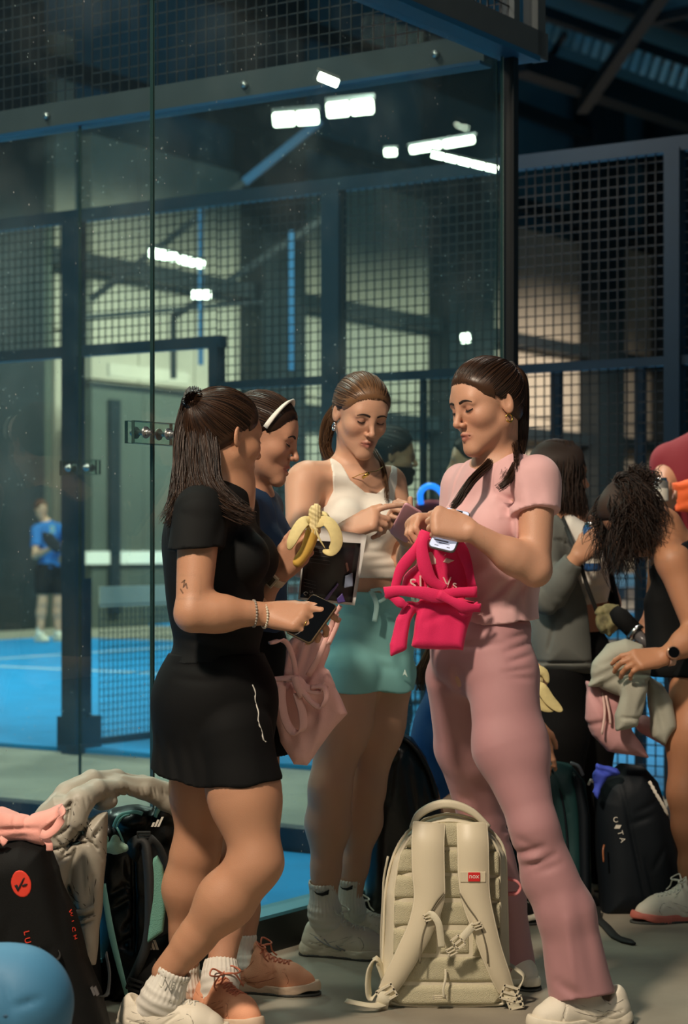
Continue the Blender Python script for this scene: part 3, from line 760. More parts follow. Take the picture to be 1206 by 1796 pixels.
# ---- corner post, rails, upper frames
def beam(name, s, t, z, hs, ht, hz, m, parent=None, **kw):
    b = MB(); b.obox(st(s, t, z), np.array(A3)*hs, np.array(B3)*ht, (0, 0, hz)); return b.obj(name, m, parent, **kw)
fr = root('pillar_corner', st(0, 0), 'black steel corner post of the glass court', None); fr['kind'] = 'structure'
beam('post', .0, -.012, 2.05, .018, .022, 2.05, M_black, fr)
ra = root('trim_2', st(-4, -.02, 3), None, None); ra['kind'] = 'structure'
beam('rail', -4.0, -.045, 3.04, 4.17, .03, .05, M_steel, ra); beam('under_rail', -4.0, -.02, 2.985, 4.10, .06, .010, M_lip, ra); beam('rail_stub', .12, -.045, 3.6, .03, .03, .6, M_steel, ra)
beam('upper_post', -1.9, -.045, 3.56, .025, .025, .48, M_steel, ra); beam('upper_post', -.06, -.045, 3.56, .02, .025, .48, M_steel, ra); beam('top_rail', -4.0, -.045, 4.06, 4.15, .025, .025, M_steel, ra)
rb = root('trim_3', st(.02, 4, 3), None, None); rb['kind'] = 'structure'
beam('rail', .03, 4.9, 3.03, .03, 4.8, .055, M_steel, rb); beam('rail_lip', .015, 4.9, 2.972, .045, 4.8, .006, M_lip, rb)
bb = MB()
for t in (.30, 1.18, 2.22, 3.1, 4.2, 5.2): 
    p = np.array(st(-.004, t, 3.03)); bb = MB(); bb.tube([p, p-np.array(A3)*.016], .014, 12); bb.obj('bolt', M_bolt, rb, True)
ka = root('baseboard_front', st(-4, -.03), None, None); ka['kind'] = 'structure'
beam('kerb', -4.0, -.02, .052, 4.1, .05, .052, M_black, ka); beam('kerb_cap', -4.0, -.02, .109, 4.1, .055, .005, mat('kerb_cap', (70, 132, 150), .45), ka)
kb = root('baseboard_rear', st(.0, 4), None, None); kb['kind'] = 'structure'
beam('kerb', .0, 4.9, .057, .05, 4.85, .056, M_navy, kb)
def wire_mesh(name, o, u, v, lu, lv, step, r, m, parent=None, **kw):
    """welded mesh: real wires in both directions, joined"""
    b = MB(); o, u, v = np.asarray(o, float), np.asarray(u, float), np.asarray(v, float); w = np.cross(u, v)
    for i in range(int(lu/step)+1): c = o+u*i*step+v*lv/2; b.obox(c, u*r, v*lv/2, w*r)
    for j in range(int(lv/step)+1): c = o+v*j*step+u*lu/2+w*2*r; b.obox(c, u*lu/2, v*r, w*r)
    return b.obj(name, m, parent, kind='stuff', **kw)
mb = root('court_mesh', st(.03, 5, 3.09), 'dark welded mesh panels above the rear glass wall', 'mesh fence')
for i in range(4): wire_mesh('mesh_panel', st(.03, .05+i*2.0, 3.09), B3, Z3, 1.95, 1.0, .05, .0022, M_wire, mb)
ma = root('court_mesh', st(-4, -.045, 3.09), 'dark welded mesh above the front glass beside the corner stub', 'mesh fence')
wire_mesh('mesh_panel', st(-1.88, -.045, 3.09), A3, Z3, 1.8, .95, .05, .0022, M_wire, ma)
# ---- fence of the next court
S2 = 2.44; tP = [t_at(S2, x) for x in (1183, 585, 128)]
fe = root('court_fence', st(S2, 2.4), 'navy mesh court fence with posts crossing the hall behind the glass', 'fence')
for t, hw in ((tP[0], .04), (tP[1], .055), (tP[2], .055), (t_at(S2, 380), .03), (tP[2]+2, .05), (tP[0]-2, .05)):
    top = 2.33 if abs(t-t_at(S2, 380)) < .01 else 3.1
    beam('post', S2, t, top/2, .04, hw, top/2, M_navy, fe)
beam('top_rail', S2, 2.5, 3.12, .03, 5.6, .035, M_navy, fe)
beam('middle_rail', S2, (-2+t_at(S2, 385))/2, 2.09, .025, (t_at(S2, 385)+2)/2, .022, M_navy, fe)
beam('door_head', S2, (t_at(S2, 392)+7)/2, 2.335, .03, (7-t_at(S2, 392))/2, .032, M_navy, fe)
tD = t_at(S2, 380)
for t0, t1, z0, z1 in ((-2.0, tP[0], .1, 3.1), (tP[0], tP[1], .1, 3.1), (tP[1], tD, .1, 3.1), (tD, tP[2], 2.36, 3.1), (tP[2], tP[2]+2, 2.36, 3.1)):
    wire_mesh('mesh_panel', st(S2, t0, z0), B3, Z3, t1-t0, z1-z0, .05, .0028, M_wire, fe)
for x0, x1 in ((966, 986), (1114, 1132), (738, 746)):
    beam('slim_post', S2+.35, t_at(S2+.35, (x0+x1)/2), 1.05, .02, (x1-x0)/2*9.8/FPX, 1.05, M_navy, fe)
# ---- net
tn = t_at(S2+.12, 139)
ne = root('court_net', st(S2+.1, tn), 'court net with white sponsor band hung from a navy post', 'net')
beam('net_post', S2+.12, tn, .52, .05, .052, .5, M_navy, ne); beam('post_foot', S2+.12, tn, .11, .10, .085, .10, M_navy, ne)
beam('white_band', S2+4.9, tn, .905, 4.6, .006, .062, M_white, ne); beam('bottom_band', S2+4.9, tn, .045, 4.6, .006, .022, M_navy, ne)
wire_mesh('netting', st(S2+.3, tn, .06), A3, Z3, 9.2, .80, .042, .0022, mat('net_cord', (36, 70, 90), .8), ne)
lg = MB(); q0 = np.array(st(S2+1.02, tn-.010, .872))
for i, hh in enumerate((.03, .05, .07)):
    a = np.array(A3); c = q0+a*(i*.055-.03)+np.array((0, 0, hh/2)); lg.obox(c, a*.018+np.array((0, 0, 0)), np.array(B3)*.001, (a*-.018+np.array((0, 0, hh/2))))
lg.obj('emblem', M_dark, ne)
b = MB(); b.obox(st(S2+2.3, tn-.010, .91), np.array(A3)*.06, np.array(B3)*.001, (0, 0, .03)); b.obj('red_mark', mat('red_mark', (150, 60, 48), .7), ne)
# ---- end wall of the hall
TW = 17.0
def wallpiece(name, x0, x1, z0, z1, m, parent, t=TW, th=.12):
    s0, s1 = s_at(t, x0), s_at(t, x1); b = MB(); b.obox(st((s0+s1)/2, t, (z0+z1)/2), np.array(A3)*(s1-s0)/2, np.array(B3)*th, (0, 0, (z1-z0)/2)); return b.obj(name, m, parent)
wb = wide_slab('wall_back', 0, 60, TW+.2, TW+.4, 0, 14, M_wallup, kind='structure', label='tall end wall of the hall'); 
wp = root('wall_back_panels', st(22, TW), None, None); wp['kind'] = 'structure'
for x0, x1, z1 in ((86, 122, 9), (150, 232, 7.6), (234, 330, 7.6), (332, 434, 7.6), (516, 604, 7.8), (606, 690, 8.0), (692, 762, 8.0), (846, 1027, 8.0), (1076, 1152, 8.2)):
    for k, (za, zb) in enumerate(((0, z1*.5-.02), (z1*.5+.02, z1))): wallpiece('panel', x0, x1, za, zb, M_wall, wp)
for i, (x0, x1) in enumerate(((-40, 52), (435, 512), (764, 845), (1028, 1075), (1154, 1230))):
    wallpiece('pillar_%d' % (i+1), x0, x1, 0, 13, M_dark, None, TW-.3, .3)['kind'] = 'structure'
lw = root('wall_low', st(18, TW-1), None, None); lw['kind'] = 'structure'
for x0, x1 in ((150, 240), (241, 330), (331, 425)): wallpiece('panel', x0, x1, 0, 3.55, M_wallgreen, lw, TW-1.0)
wallpiece('white_board', 150, 334, .95, 1.14, M_white, lw, TW-1.15, .02); wallpiece('pale_board', 190, 330, 3.75, 3.95, M_wall, lw, TW-1.1, .02)
for x in (200,): wallpiece('dark_pipe', x-9, x+9, .2, 3.4, M_dark, lw, TW-1.15, .03)
b_ = wallpiece('pillar_6', 54, 63, 0, 5.5, M_white, None, TW-.5, .05); b_['kind'] = 'structure'
wallpiece('pillar_7', 66, 86, 0, 6, M_wallgreen, None, TW-.4, .05)['kind'] = 'structure'
for i, z in enumerate((5.55, 3.6, 8.4, 10.4)):
    o = wallpiece('beam_%d' % (i+1), -40 if i != 1 else 150, 1230, z-.13, z+.13, M_dark, None, TW-.35, .1); o['kind'] = 'structure'
wide_slab('ceiling', -12, 60, -20, TW+.4, 11.6, 11.7, M_roof, kind='structure', label='dark teal roof of the hall')
wide_slab('wall_right', 40, 40.2, -20, TW, 0, 11.6, M_wallup, kind='structure')
wide_slab('wall_left', -14, 60, 23, 23.2, 0, 11.6, M_dark, kind='structure') if False else None
# roof trusses and skylight battens, high on the right
def bar3(name, a, b, w, m, parent=None, **kw): q = MB(); q.bar(a, b, w); return q.obj(name, m, parent, **kw)
for i, (x0, y0, Y0, x1, y1, Y1, w) in enumerate(((905, 105, 36, 1230, 215, 42, .45), (1000, -20, 33, 1230, 60, 38, .22), (945, 20, 35, 1230, 120, 40, .20), (1020, 190, 38, 1180, -40, 32, .22), (1120, 40, 34, 1230, 15, 33, .16), (990, 60, 36, 940, 140, 39, .1), (1150, 95, 39, 1230, 150, 40, .16))):
    bar3('beam_%d' % (i+5), px(x0, y0, Y0), px(x1, y1, Y1), w, M_dark, None, kind='structure')
sk = root('trim_4', px(1040, 70, 38), None, None); sk['kind'] = 'structure'
M_sky = mat('skylight_strip', (150, 196, 206), .5)
for i in range(16):
    x = 958+i*17; y = 40+i*6.2; q = MB(); q.bar(px(x+10, y-8, 37.5), px(x-2, y+30, 37.6), .09); q.obj('batten', M_sky, sk)
# braces and slim blue posts far behind
br = [(158, 526, 430, 318, 25, .075, M_dark, 'dark diagonal steel brace rising towards its lit blue end'), (304, 556, 572, 380, 25, .075, M_dark, 'lower dark diagonal steel brace ending at the navy fence post'), (304, 552, 304, 664, 25, .075, M_dark, None),
      (428, 320, 562, 212, 25, .10, M_blue, 'upper end of the dark brace coloured bright blue as lit, below the twin lamp reflections'), (352, 352, 352, 640, 24, .06, M_blue, 'slim blue steel post in front of the left wall panels'), (511, 405, 511, 650, 24, .06, M_blue, 'slim blue steel post beside the broad dark pillar'),  # bright blue bar: light on the brace's upper end put into its colour
      (150, 557, 470, 528, 27, .06, M_dark, 'thin dark horizontal rail crossing the left wall panels')]
for x0, y0, x1, y1, Y, w, m, l in br:
    if l is None: bar3('upright', px(x0, y0, Y), px(x1, y1, Y), w, m, last); continue
    q = MB(); q.bar(px(x0, y0, Y), px(x1, y1, Y), w); last = q.obj('steel_brace', m, None, label=l, cat='brace')
# glowing bodies hung behind the glass in place of lamp reflections
M_lamp = mat('reflection_glow', (255, 240, 214), .5, emit=14); M_case = mat('lamp_case', (60, 62, 62), .5)
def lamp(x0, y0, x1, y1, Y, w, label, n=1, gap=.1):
    a, b = px(x0, y0, Y), px(x1, y1, Y); r = root('lamp_reflection', (a+b)/2, label, 'lamp', None); d = b-a
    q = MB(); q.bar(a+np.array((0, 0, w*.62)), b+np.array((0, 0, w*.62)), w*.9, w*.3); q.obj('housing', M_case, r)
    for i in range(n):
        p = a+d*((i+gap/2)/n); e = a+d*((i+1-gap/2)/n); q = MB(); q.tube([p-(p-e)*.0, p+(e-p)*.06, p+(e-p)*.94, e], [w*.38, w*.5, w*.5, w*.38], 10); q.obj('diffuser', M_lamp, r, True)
for x0, y0, x1, y1, Y, w, l, n in ((477, 211, 560, 205, 22, .15, 'wide glowing twin lamp reflection left of the other twin', 2), (571, 194, 656, 186, 22, .16, 'wide glowing twin lamp reflection right of the other twin', 2),
        (556, 132, 595, 148, 7.15, .034, 'small glowing lamp reflection highest above the twin ones', 1), (673, 268, 696, 267, 22, .08, 'short glowing round lamp reflection beside the long one', 1), (716, 264, 834, 244, 22, .085, 'long thin glowing lamp reflection near the corner post', 2),
        (755, 270, 874, 298, 9.2, .034, 'row of five glowing pieces of lamp reflection running into the corner post', 5), (259, 442, 312, 452, 22, .10, 'glowing lamp reflection above the left mesh, first of two in line', 1), (311, 454, 360, 465, 22, .09, 'glowing lamp reflection above the left mesh, second of two in line', 1),
        (335, 517, 371, 517, 22, .09, 'small glowing lamp reflection lowest of all, crossed by the slim blue post', 1), (808, 594, 824, 592, 22, .10, 'small round glowing lamp reflection low before the second dark pillar', 1)):
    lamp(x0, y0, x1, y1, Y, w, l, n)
# ================================================================ materials of people
M_skin = mat('skin', (205, 150, 118), .48, .25, 420, sss=.12, attr=True, spec=.45)
M_brow = mat('brow_hair', (38, 24, 17), .7); M_lash = mat('lash_hair', (20, 13, 10), .7)
M_nail = mat('nail', (214, 160, 140), .3)
M_gold = mat('gold', (212, 170, 90), .25, metal=1); M_silver = mat('silver', (200, 200, 200), .22, metal=1)
M_hairdark = hair_mat('hair_dark', (30, 19, 13), (70, 47, 32)); M_hairmid = hair_mat('hair_brown', (58, 39, 26), (122, 88, 60)); M_hairblack = hair_mat('hair_black', (16, 12, 10), (40, 30, 25), .6); M_haircurl = hair_mat('hair_curly', (24, 16, 12), (58, 40, 30), .62)
M_outsole = mat('outsole_grey', (70, 70, 66), .7); M_seam = mat('shoe_seam', (150, 142, 128), .7); M_seamcoral = mat('shoe_seam_coral', (168, 96, 70), .7)
M_pink = mat('pink_cotton', (220, 172, 172), .85, .4, 900, var=.05, sheen=.25)
M_pinkleg = mat('pink_jersey', (178, 128, 130), .62, .25, 1200, var=.05, sheen=.15)
M_whiteshoe = mat('shoe_white', (226, 216, 196), .55, .35, 600); M_sole = mat('sole_white', (224, 214, 192), .6); M_lace = mat('lace_white', (225, 220, 205), .8)
M_sock = mat('sock_white', (226, 220, 208), .9, .4, 700)
X = lambda x, y, Y: px(x, y, Y)
# ---------------------------------------------------------------- the woman in pink
def pink_woman():
    Y = 5.15
    r = root('person', (px(880, 1000, Y)[0], Y, 0), 'woman in pink T-shirt and flared pink trousers holding a phone and a magenta bag', 'person')
    H = Head(px(853, 712, 5.12), -58, 13, 4, 1.0)
    T = torso_frame(-52); f = T[1]
    sh, el, wr = X(940, 846, 5.03), X(938, 1000, 4.97), X(826, 932, 4.92)
    sr, er, w2 = X(812, 856, 5.30), X(800, 985, 5.26), X(768, 912, 5.14)
    nb = X(872, 836, 5.15); BH, BT, BA, BL = S(), S(), S(), S()
    H.add(BH, smile=.0005); neck(BH, H, nb, .047, .050); BH.cone(H.w(.045, -.01, -.055), X(856, 830, 5.12), .010, .007, .02)
    BT.chain([nb, X(938, 843, 5.06)], [.048, .044], .05); BT.cone(nb, X(817, 855, 5.27), .048, .042, .05)
    BT.ell(X(876, 905, 5.17), (.140, .095, .150), T, .05); BT.ell(X(864, 1020, 5.18), (.118, .088, .12), T, .08)
    for q in (-1, 1): BT.ell(np.array(X(868, 930, 5.15))+T[0]*q*.062+f*.070, (.056, .048, .058), T, .04)
    arm(BA, sh, el, wr); arm(BA, sr, er, w2)
    BL.ell(X(838, 1140, 5.16), (.138, .100, .12), T, .06)
    legs = [(X(876, 1190, 5.10), X(936, 1450, 5.01), X(1014, 1740, 5.03)), (X(804, 1190, 5.26), X(848, 1440, 5.43), X(890, 1690, 5.53))]
    for a, b, c in legs: leg(BL, a, b, c, .080, .048, .048, .034)
    B = S().join(BH, BT, BL, BA)
    HL = hand(B, wr, X(764, 914, 4.92)-wr, (-.15, -.85, .38), (.1, .1, 1), ((1.15, 1.5, .9), (1.25, 1.5, .9), (1.3, 1.5, .9), (1.35, 1.5, .9)), 1.0, .05, (.75, .45, .35), .6)
    hand(B, w2, X(735, 915, 5.10)-w2, (-.2, .3, .9), (0, -1, .3), ((.9, 1.1, .7),)*4, .95, .05)
    body_mesh('body', B, r, M_skin, (198, 148, 120), .0065, [(H.c, (.135, .135, .15), .0025), (wr+nrm(X(764, 914, 4.92)-wr)*.07, (.10, .075, .09), .003)], H)
    H.face_parts(r, BH, M_brow, M_lash); nails(r, HL[4:5], (-.15, -.85, .38), M_nail)
    # hair: combed back into a high ponytail
    tie = (0.0, -.100, .078); tw = H.w(*tie)
    cap = scalp(H); g = [scalp_strands(H, tie, 1900, .0009, 3)]
    tails = [([tw, X(914, 668, 5.16), X(917, 730, 5.18), X(912, 790, 5.12), X(893, 838, 5.0), X(868, 862, 4.985)], .017, .007, 300), ([tw, X(912, 672, 5.2), X(908, 740, 5.2), X(896, 800, 5.16), X(880, 842, 5.0)], .018, .008, 160),
             ([X(905, 700, 5.24), X(893, 760, 5.24), X(862, 808, 5.1), X(828, 842, 5.02), X(802, 880, 5.0), X(789, 894, 5.0)], .014, .007, 220), ([X(903, 690, 5.22), X(900, 760, 5.2), X(905, 790, 5.05), X(905, 830, 4.99)], .012, .004, 60)]
    g.append(strands(tails, 1, .0011, segs=26, seed=5, wav=.004))
    hair = hair_obj('hair', H, r, M_hairdark, g, cap)
    b = MB(); b.tube(cr([tw+H.R[0]*.016*math.cos(a)+H.R[2]*.016*math.sin(a)+H.R[1]*-.004 for a in np.linspace(0, 6.28, 9)], 2), .0045, 6); b.obj('hair_tie', M_lash, hair, True)
    e = MB(); c = H.w(.0775, -.004, -.042); e.tube([c+(H.R[1]*math.cos(a)+H.R[2]*math.sin(a))*.010 for a in np.linspace(.3, 6.0, 16)], .0024, 6); e.obj('hoop_earring', M_gold, r, True, label='small gold hoop earring')
    # T-shirt
    F = S(); F.ell(X(876, 905, 5.17), (.146, .104, .155), T, .0); F.ell(X(866, 1020, 5.17), (.130, .102, .13), T, .09); F.ell(X(856, 1100, 5.17), (.142, .112, .08), T, .07)
    for q in (-1, 1): F.ell(np.array(X(868, 930, 5.15))+T[0]*q*.06+f*.073, (.064, .054, .064), T, .05)
    F.cover(BT, .007, .01); UA = S(); UA.ops = BT.ops+[BA.ops[0], BA.ops[3]]; F.cover(UA, .006, .0, BT)
    BB = S().join(BT, BA); sleeve(F, sh, X(938, 900, 5.01), .060, .064, nrm(el-sh)+np.array((.14, 0, .10)), X(938, 898, 5.0), body=BB); sleeve(F, sr, X(806, 930, 5.28), .056, .060, body=BB)
    F.cone(nb-np.array((0, 0, .03)), H.w(0, -.01, -.06), .054, .054, .004, None, True)
    hem = X(880, 1090, 5.17); F.fn(halfspace(hem, (.10, .0, -1)))
    F.fn(folds([(905, 860, 880, 905, 9, .005, 5.1), (870, 868, 905, 884, 6, .0055, 5.1), (868, 880, 900, 900, 7, -.005, 5.1), (925, 1010, 890, 1060, 8, .010, 5.1), (905, 1000, 860, 1050, 8, .009, 5.1), (920, 980, 880, 1010, 8, .007, 5.1), (912, 1030, 908, 1095, 7, .005, 5.1), (850, 960, 905, 985, 12, .004, 5.1), (940, 850, 950, 880, 8, .004, 5.0), (928, 835, 938, 890, 9, .004, 5.0)]))
    F.fn(waves(.0013, 26, 26, 22, 3))
    sh_ = soft('t_shirt', F, .0048, M_pink, r)
    collar(sh_, nb-np.array((0, 0, .012)), T, .062, .060, M_pink, .016)
    # flared trousers
    F = S(); F.ell(X(838, 1150, 5.16), (.142, .104, .105), T, 0); F.ell(X(852, 1100, 5.17), (.128, .102, .07), T, .05)
    F.ell(X(852, 1185, 5.14)-f*.03+T[0]*.045, (.075, .07, .085), T, .05); F.ell(X(826, 1185, 5.20)-f*.03-T[0]*.045, (.07, .07, .085), T, .05)
    L1 = [X(882, 1190, 5.10), X(889, 1310, 5.06), X(936, 1450, 5.01), X(992, 1600, 5.02), X(1021, 1752, 5.03)]; L2 = [X(803, 1190, 5.26), X(812, 1310, 5.35), X(845, 1440, 5.43), X(880, 1580, 5.49), X(893, 1725, 5.54)]
    F.chain(L1, [.090, .084, .054, .070, .083], .03); F.chain(L2, [.084, .075, .059, .064, .080], .02)
    F.cover(BL, .006, .01); F.fn(halfspace(X(850, 1087, 5.17), (0, 0, 1)))
    def hemcut(P, d):
        a = (P-X(1021, 1746, 5.03))@nrm((.12, -.1, -1)); b_ = (P-X(893, 1708, 5.54))@nrm((.05, 0, -1)); near = P[:, 0] > .47
        return np.maximum(d, np.where(near, a, b_))
    F.fn(hemcut)
    W_ = 5.05
    F.fn(folds([(925, 1112, 890, 1120, 5, .004, W_), (928, 1130, 885, 1142, 5, .005, W_), (930, 1150, 890, 1160, 5, .005, W_), (930, 1172, 880, 1178, 5, .004, W_), (930, 1190, 890, 1186, 6, .004, W_), (800, 1135, 880, 1128, 6, .004, W_), (798, 1180, 812, 1215, 8, .010, W_), (770, 1200, 800, 1212, 8, .005, W_),
        (905, 1490, 945, 1475, 7, .008, W_), (915, 1500, 950, 1495, 7, -.006, W_), (918, 1512, 965, 1490, 7, .008, W_), (935, 1520, 975, 1505, 8, .005, W_), (900, 1460, 930, 1475, 8, .004, W_),
        (960, 1560, 975, 1700, 14, .006, W_), (1005, 1560, 1035, 1720, 14, .007, W_), (985, 1600, 1000, 1735, 9, -.005, W_), (975, 1712, 1010, 1735, 10, .008, W_), (840, 1380, 860, 1460, 12, .004, 5.25), (885, 1560, 895, 1690, 8, .006, 5.3), (812, 1400, 832, 1416, 8, .006, 5.25)]))
    F.fn(waves(.0012, 22, 22, 14, 8))
    tr = soft('trousers', F, .0052, M_pinkleg, r)
    # shoes
    f1 = Foot(X(1018, 1772, 5.02), (-.93, -.28), .262); shoe(r, f1, M_whiteshoe, M_sole, M_lace, seam=M_seam)
    f2 = Foot((px(898, 1720, 5.54)[0], 5.54), (.35, -.95), .25); shoe(r, f2, M_whiteshoe, M_sole, M_lace, .004, bow=False, seam=M_seam)
    return r
PINK = pink_woman()

M_white_rib = mat('white_rib', (232, 226, 214), .85, .35, 900, sheen=.2)
M_teal = mat('aqua_fabric', (142, 208, 204), .7, .3, 700, var=.06)
M_tealcord = mat('aqua_cord', (170, 214, 208), .8)
M_blk = mat('black_jersey', (11, 12, 12), .8, .3, 900, spec=.25)
M_blk2 = mat('black_skirt', (8, 8, 8), .8, .25, 900, spec=.2)
M_navytee = mat('navy_tee', (18, 50, 82), .75, .3, 900)
M_coral = mat('coral_shoe', (228, 160, 124), .7, .5, 700, var=.08); M_corallace = mat('coral_lace', (196, 116, 88), .8); M_coralsole = mat('coral_sole', (214, 186, 160), .6)
M_ink = mat('black_ink', (16, 16, 16), .7)
def mark(par, poly, Y, m, name='mark', r=.0012, dy=0, h=.002, tilt=(0, 0)):
    F = S(); F.plate(poly, Y+dy, r, 0, tilt); return soft(name, F, h, m, par)
# ---------------------------------------------------------------- the woman in the white top
def white_woman():
    Y = 5.88
    r = root('person', (px(625, 1000, Y)[0], Y, 0), 'woman in white tank top and aqua skirt looking down at a pink phone', 'person')
    H = Head(px(632, 727, 5.84), 24, 22, -3, .97); T = torso_frame(20); f = T[1]
    nb = X(622, 836, 5.92); sr, er, wr = X(530, 848, 5.82), X(527, 985, 5.66), X(606, 930, 5.60); sl, el, wl = X(684, 850, 5.99), X(722, 990, 5.86), X(716, 948, 5.70)
    BH, BT, BA, BL = S(), S(), S(), S(); H.add(BH); neck(BH, H, nb, .048, .052)
    for q in (-1, 1): BH.cone(H.w(q*.045, -.01, -.055), X(634, 832, 5.86), .012, .010, .02)
    BT.cone(nb, X(543, 838, 5.83), .046, .050, .05); BT.cone(nb, X(678, 845, 5.98), .046, .046, .05)
    for q, e in ((-1, X(560, 836, 5.80)), (1, X(672, 838, 5.93))): BT.cone(X(628, 842, 5.84), e, .010, .009, .02)
    BT.ell(X(616, 905, 5.92), (.143, .098, .15), T, .05); BT.ell(X(640, 1000, 5.92), (.118, .084, .12), T, .08); BT.ell(X(648, 1110, 5.92), (.138, .105, .12), T, .08)
    for q in (-1, 1): BT.ell(np.array(X(626, 915, 5.88))+T[0]*q*.062+f*.062, (.056, .048, .058), T, .04)
    arm(BA, sr, er, wr, 1.05); arm(BA, sl, el, wl, .95)
    HR = hand(BA, wr, X(690, 897, 5.56)-wr, (-.25, -.75, .6), (.3, .1, 1), ((.15, .25, .15), (.9, 1.1, .6), (1.0, 1.2, .7), (1.1, 1.2, .7)), .98, .06, (.75, .5, .1), .3)
    HL = hand(BA, wl, X(686, 905, 5.68)-wl, (-.65, .5, -.1), (.1, -.2, 1), ((.9, 1.3, .5), (.9, 1.3, .5), (.95, 1.3, .5), (1.0, 1.3, .5)), .96, .10, (.6, .7, .1), .2)
    leg(BL, X(618, 1180, 5.86), X(579, 1378, 5.83), X(568, 1590, 5.90), .088, .058, .058, .037); leg(BL, X(676, 1180, 5.97), X(640, 1378, 5.97), X(613, 1575, 6.05), .088, .057, .057, .037)
    B = S().join(BH, BT, BL, BA)
    body_mesh('body', B, r, M_skin, (204, 156, 128), .0065, [(H.c, (.135, .135, .15), .0025), (X(655, 912, 5.58), (.085, .09, .08), .003), (X(700, 915, 5.66), (.052, .09, .075), .003)], H, lip=(150, 78, 72))
    H.face_parts(r, BH, M_brow, M_lash)
    tie = (0, -.112, .02); tw = H.w(*tie); cap = scalp(H); g = [scalp_strands(H, tie, 1900, .0009, 4)]
    g.append(strands([([tw, X(578, 735, 5.98), X(570, 775, 5.98), X(576, 800, 5.98), X(590, 812, 5.98)], .02, .016, 200), ([tw, X(590, 720, 5.96), X(577, 760, 5.97), X(568, 796, 5.97)], .016, .014, 90),
        ([X(655, 790, 5.99), X(668, 812, 5.92), X(676, 845, 5.87), X(678, 885, 5.80)], .010, .004, 60), ([H.w(-.066, .02, .02), X(582, 720, 5.86), X(580, 748, 5.86)], .004, .003, 8)], 1, .0011, wav=.004, segs=22, seed=9))
    hair = hair_obj('hair', H, r, M_hairmid, g, cap)
    for q in (-1, 1):
        e = MB(); c = H.w(q*.0775, -.002, -.040); e.tube([c+(H.R[1]*math.cos(a)+H.R[2]*math.sin(a))*.0085-H.R[2]*.006 for a in np.linspace(0, 6.28, 14)], .0032, 6); e.tube([c+H.R[2]*.004, c+H.R[2]*.008], .004, 8); e.obj('earring', M_silver, r, True, label='silver ring earring')
    n = MB(); n.tube(cr([X(588, 815, 5.86), X(610, 838, 5.83), X(637, 830, 5.80), X(660, 826, 5.84), X(672, 818, 5.88)], 5), .0013, 5); n.obox(X(641, 834, 5.795), (.009, -.004, .006), (.002, .003, -.003), (.001, .003, .002)); n.obj('necklace', M_gold, r, True)
    # tank top
    F = S(); F.cover(BT, .0055)
    top = [(575, 782), (588, 782), (598, 812), (614, 843), (640, 864), (660, 866), (678, 852), (686, 826), (689, 806), (699, 806), (697, 850), (694, 880), (720, 900), (720, 1015), (555, 1012), (556, 900), (572, 886), (584, 862), (583, 830), (577, 800)]
    F.fn(within(top, 5.85)); W_ = 5.83
    F.fn(folds([(600, 965, 690, 972, 6, .004, W_), (640, 985, 695, 978, 6, .005, W_), (632, 1000, 695, 996, 5, .004, W_), (690, 935, 640, 960, 8, .003, W_), (575, 890, 610, 905, 9, .003, W_)]))
    tk = soft('tank_top', F, .0045, M_white_rib, r)
    # skirt
    F = S(); c0, c1 = X(650, 1046, 5.92), X(647, 1210, 5.92)
    F.cone(c0, c1+np.array((0, 0, -.02)), .122, .136, 0, (f, .82)); F.ell(X(648, 1130, 5.94)-f*.03, (.132, .10, .10), T, .04); F.fn(waves(.0012, 30, 25, 30, 4)); F.fn(folds([(605, 1052, 640, 1062, 5, .005, W_), (610, 1078, 650, 1085, 5, .006, W_), (612, 1100, 660, 1112, 6, .006, W_), (600, 1130, 680, 1150, 8, .005, W_), (612, 1155, 690, 1175, 8, .005, W_), (690, 1130, 715, 1200, 9, .005, W_), (665, 1100, 700, 1130, 8, .004, W_), (600, 1180, 650, 1195, 8, .004, W_), (700, 1060, 668, 1076, 6, .005, W_)])); F.cover(S().join(BT, BL), .004, .01); F.fn(halfspace(X(648, 1038, 5.9), (.04, 0, 1)))
    def hem(P, d):
        a = np.arctan2(P[:, 0]-c1[0], P[:, 1]-c1[1]); return np.maximum(d, c1[2]+.004*np.sin(a*5)+.03*(P[:, 0]-c1[0])*-1-P[:, 2])
    F.fn(hem)
    sk = soft('skirt', F, .0045, M_teal, r)
    b = MB(); b.add(*ribbon_geo(cr([X(650, 1036, 5.785), X(656, 1048, 5.775), X(660, 1064, 5.77), X(656, 1090, 5.765)], 5), (1, 0, 0), .014, .003)); b.obj('drawstring', M_tealcord, sk, True)
    b = MB(); b.add(*ribbon_geo(cr([X(650, 1036, 5.785), X(668, 1034, 5.775), X(676, 1048, 5.77), X(664, 1056, 5.77)], 5), (0, 0, 1), .010, .003)); b.obj('drawstring', M_tealcord, sk, True)
    mark(sk, [(702, 1192), (710, 1170), (717, 1192), (709, 1184)], 5.85, mat('pale_mark', (190, 214, 206), .7), 'emblem', .001)
    # socks and shoes
    f1 = Foot((px(606, 1680, 5.90)[0], 5.88), (.95, -.30), .268); f2 = Foot((px(640, 1655, 6.08)[0], 6.08), (.93, -.36), .262)
    s1 = sock(r, X(569, 1600, 5.90), X(566, 1545, 5.88), .040, .0420, M_sock, f1); s2 = sock(r, X(610, 1590, 6.06), X(613, 1536, 6.03), .040, .042, M_sock, f2)
    sw = lambda x, y, k=1: [(x, y), (x+8*k, y+5*k), (x+17*k, y+5*k), (x+29*k, y-1*k), (x+28*k, y+8*k), (x+17*k, y+11*k), (x+7*k, y+8*k)]
    mark(s1, sw(548, 1561), 5.838, M_ink, 'tick_mark', .0012, h=.0016); mark(s2, sw(594, 1553, .85), 5.990, M_ink, 'tick_mark', .0012, h=.0016)
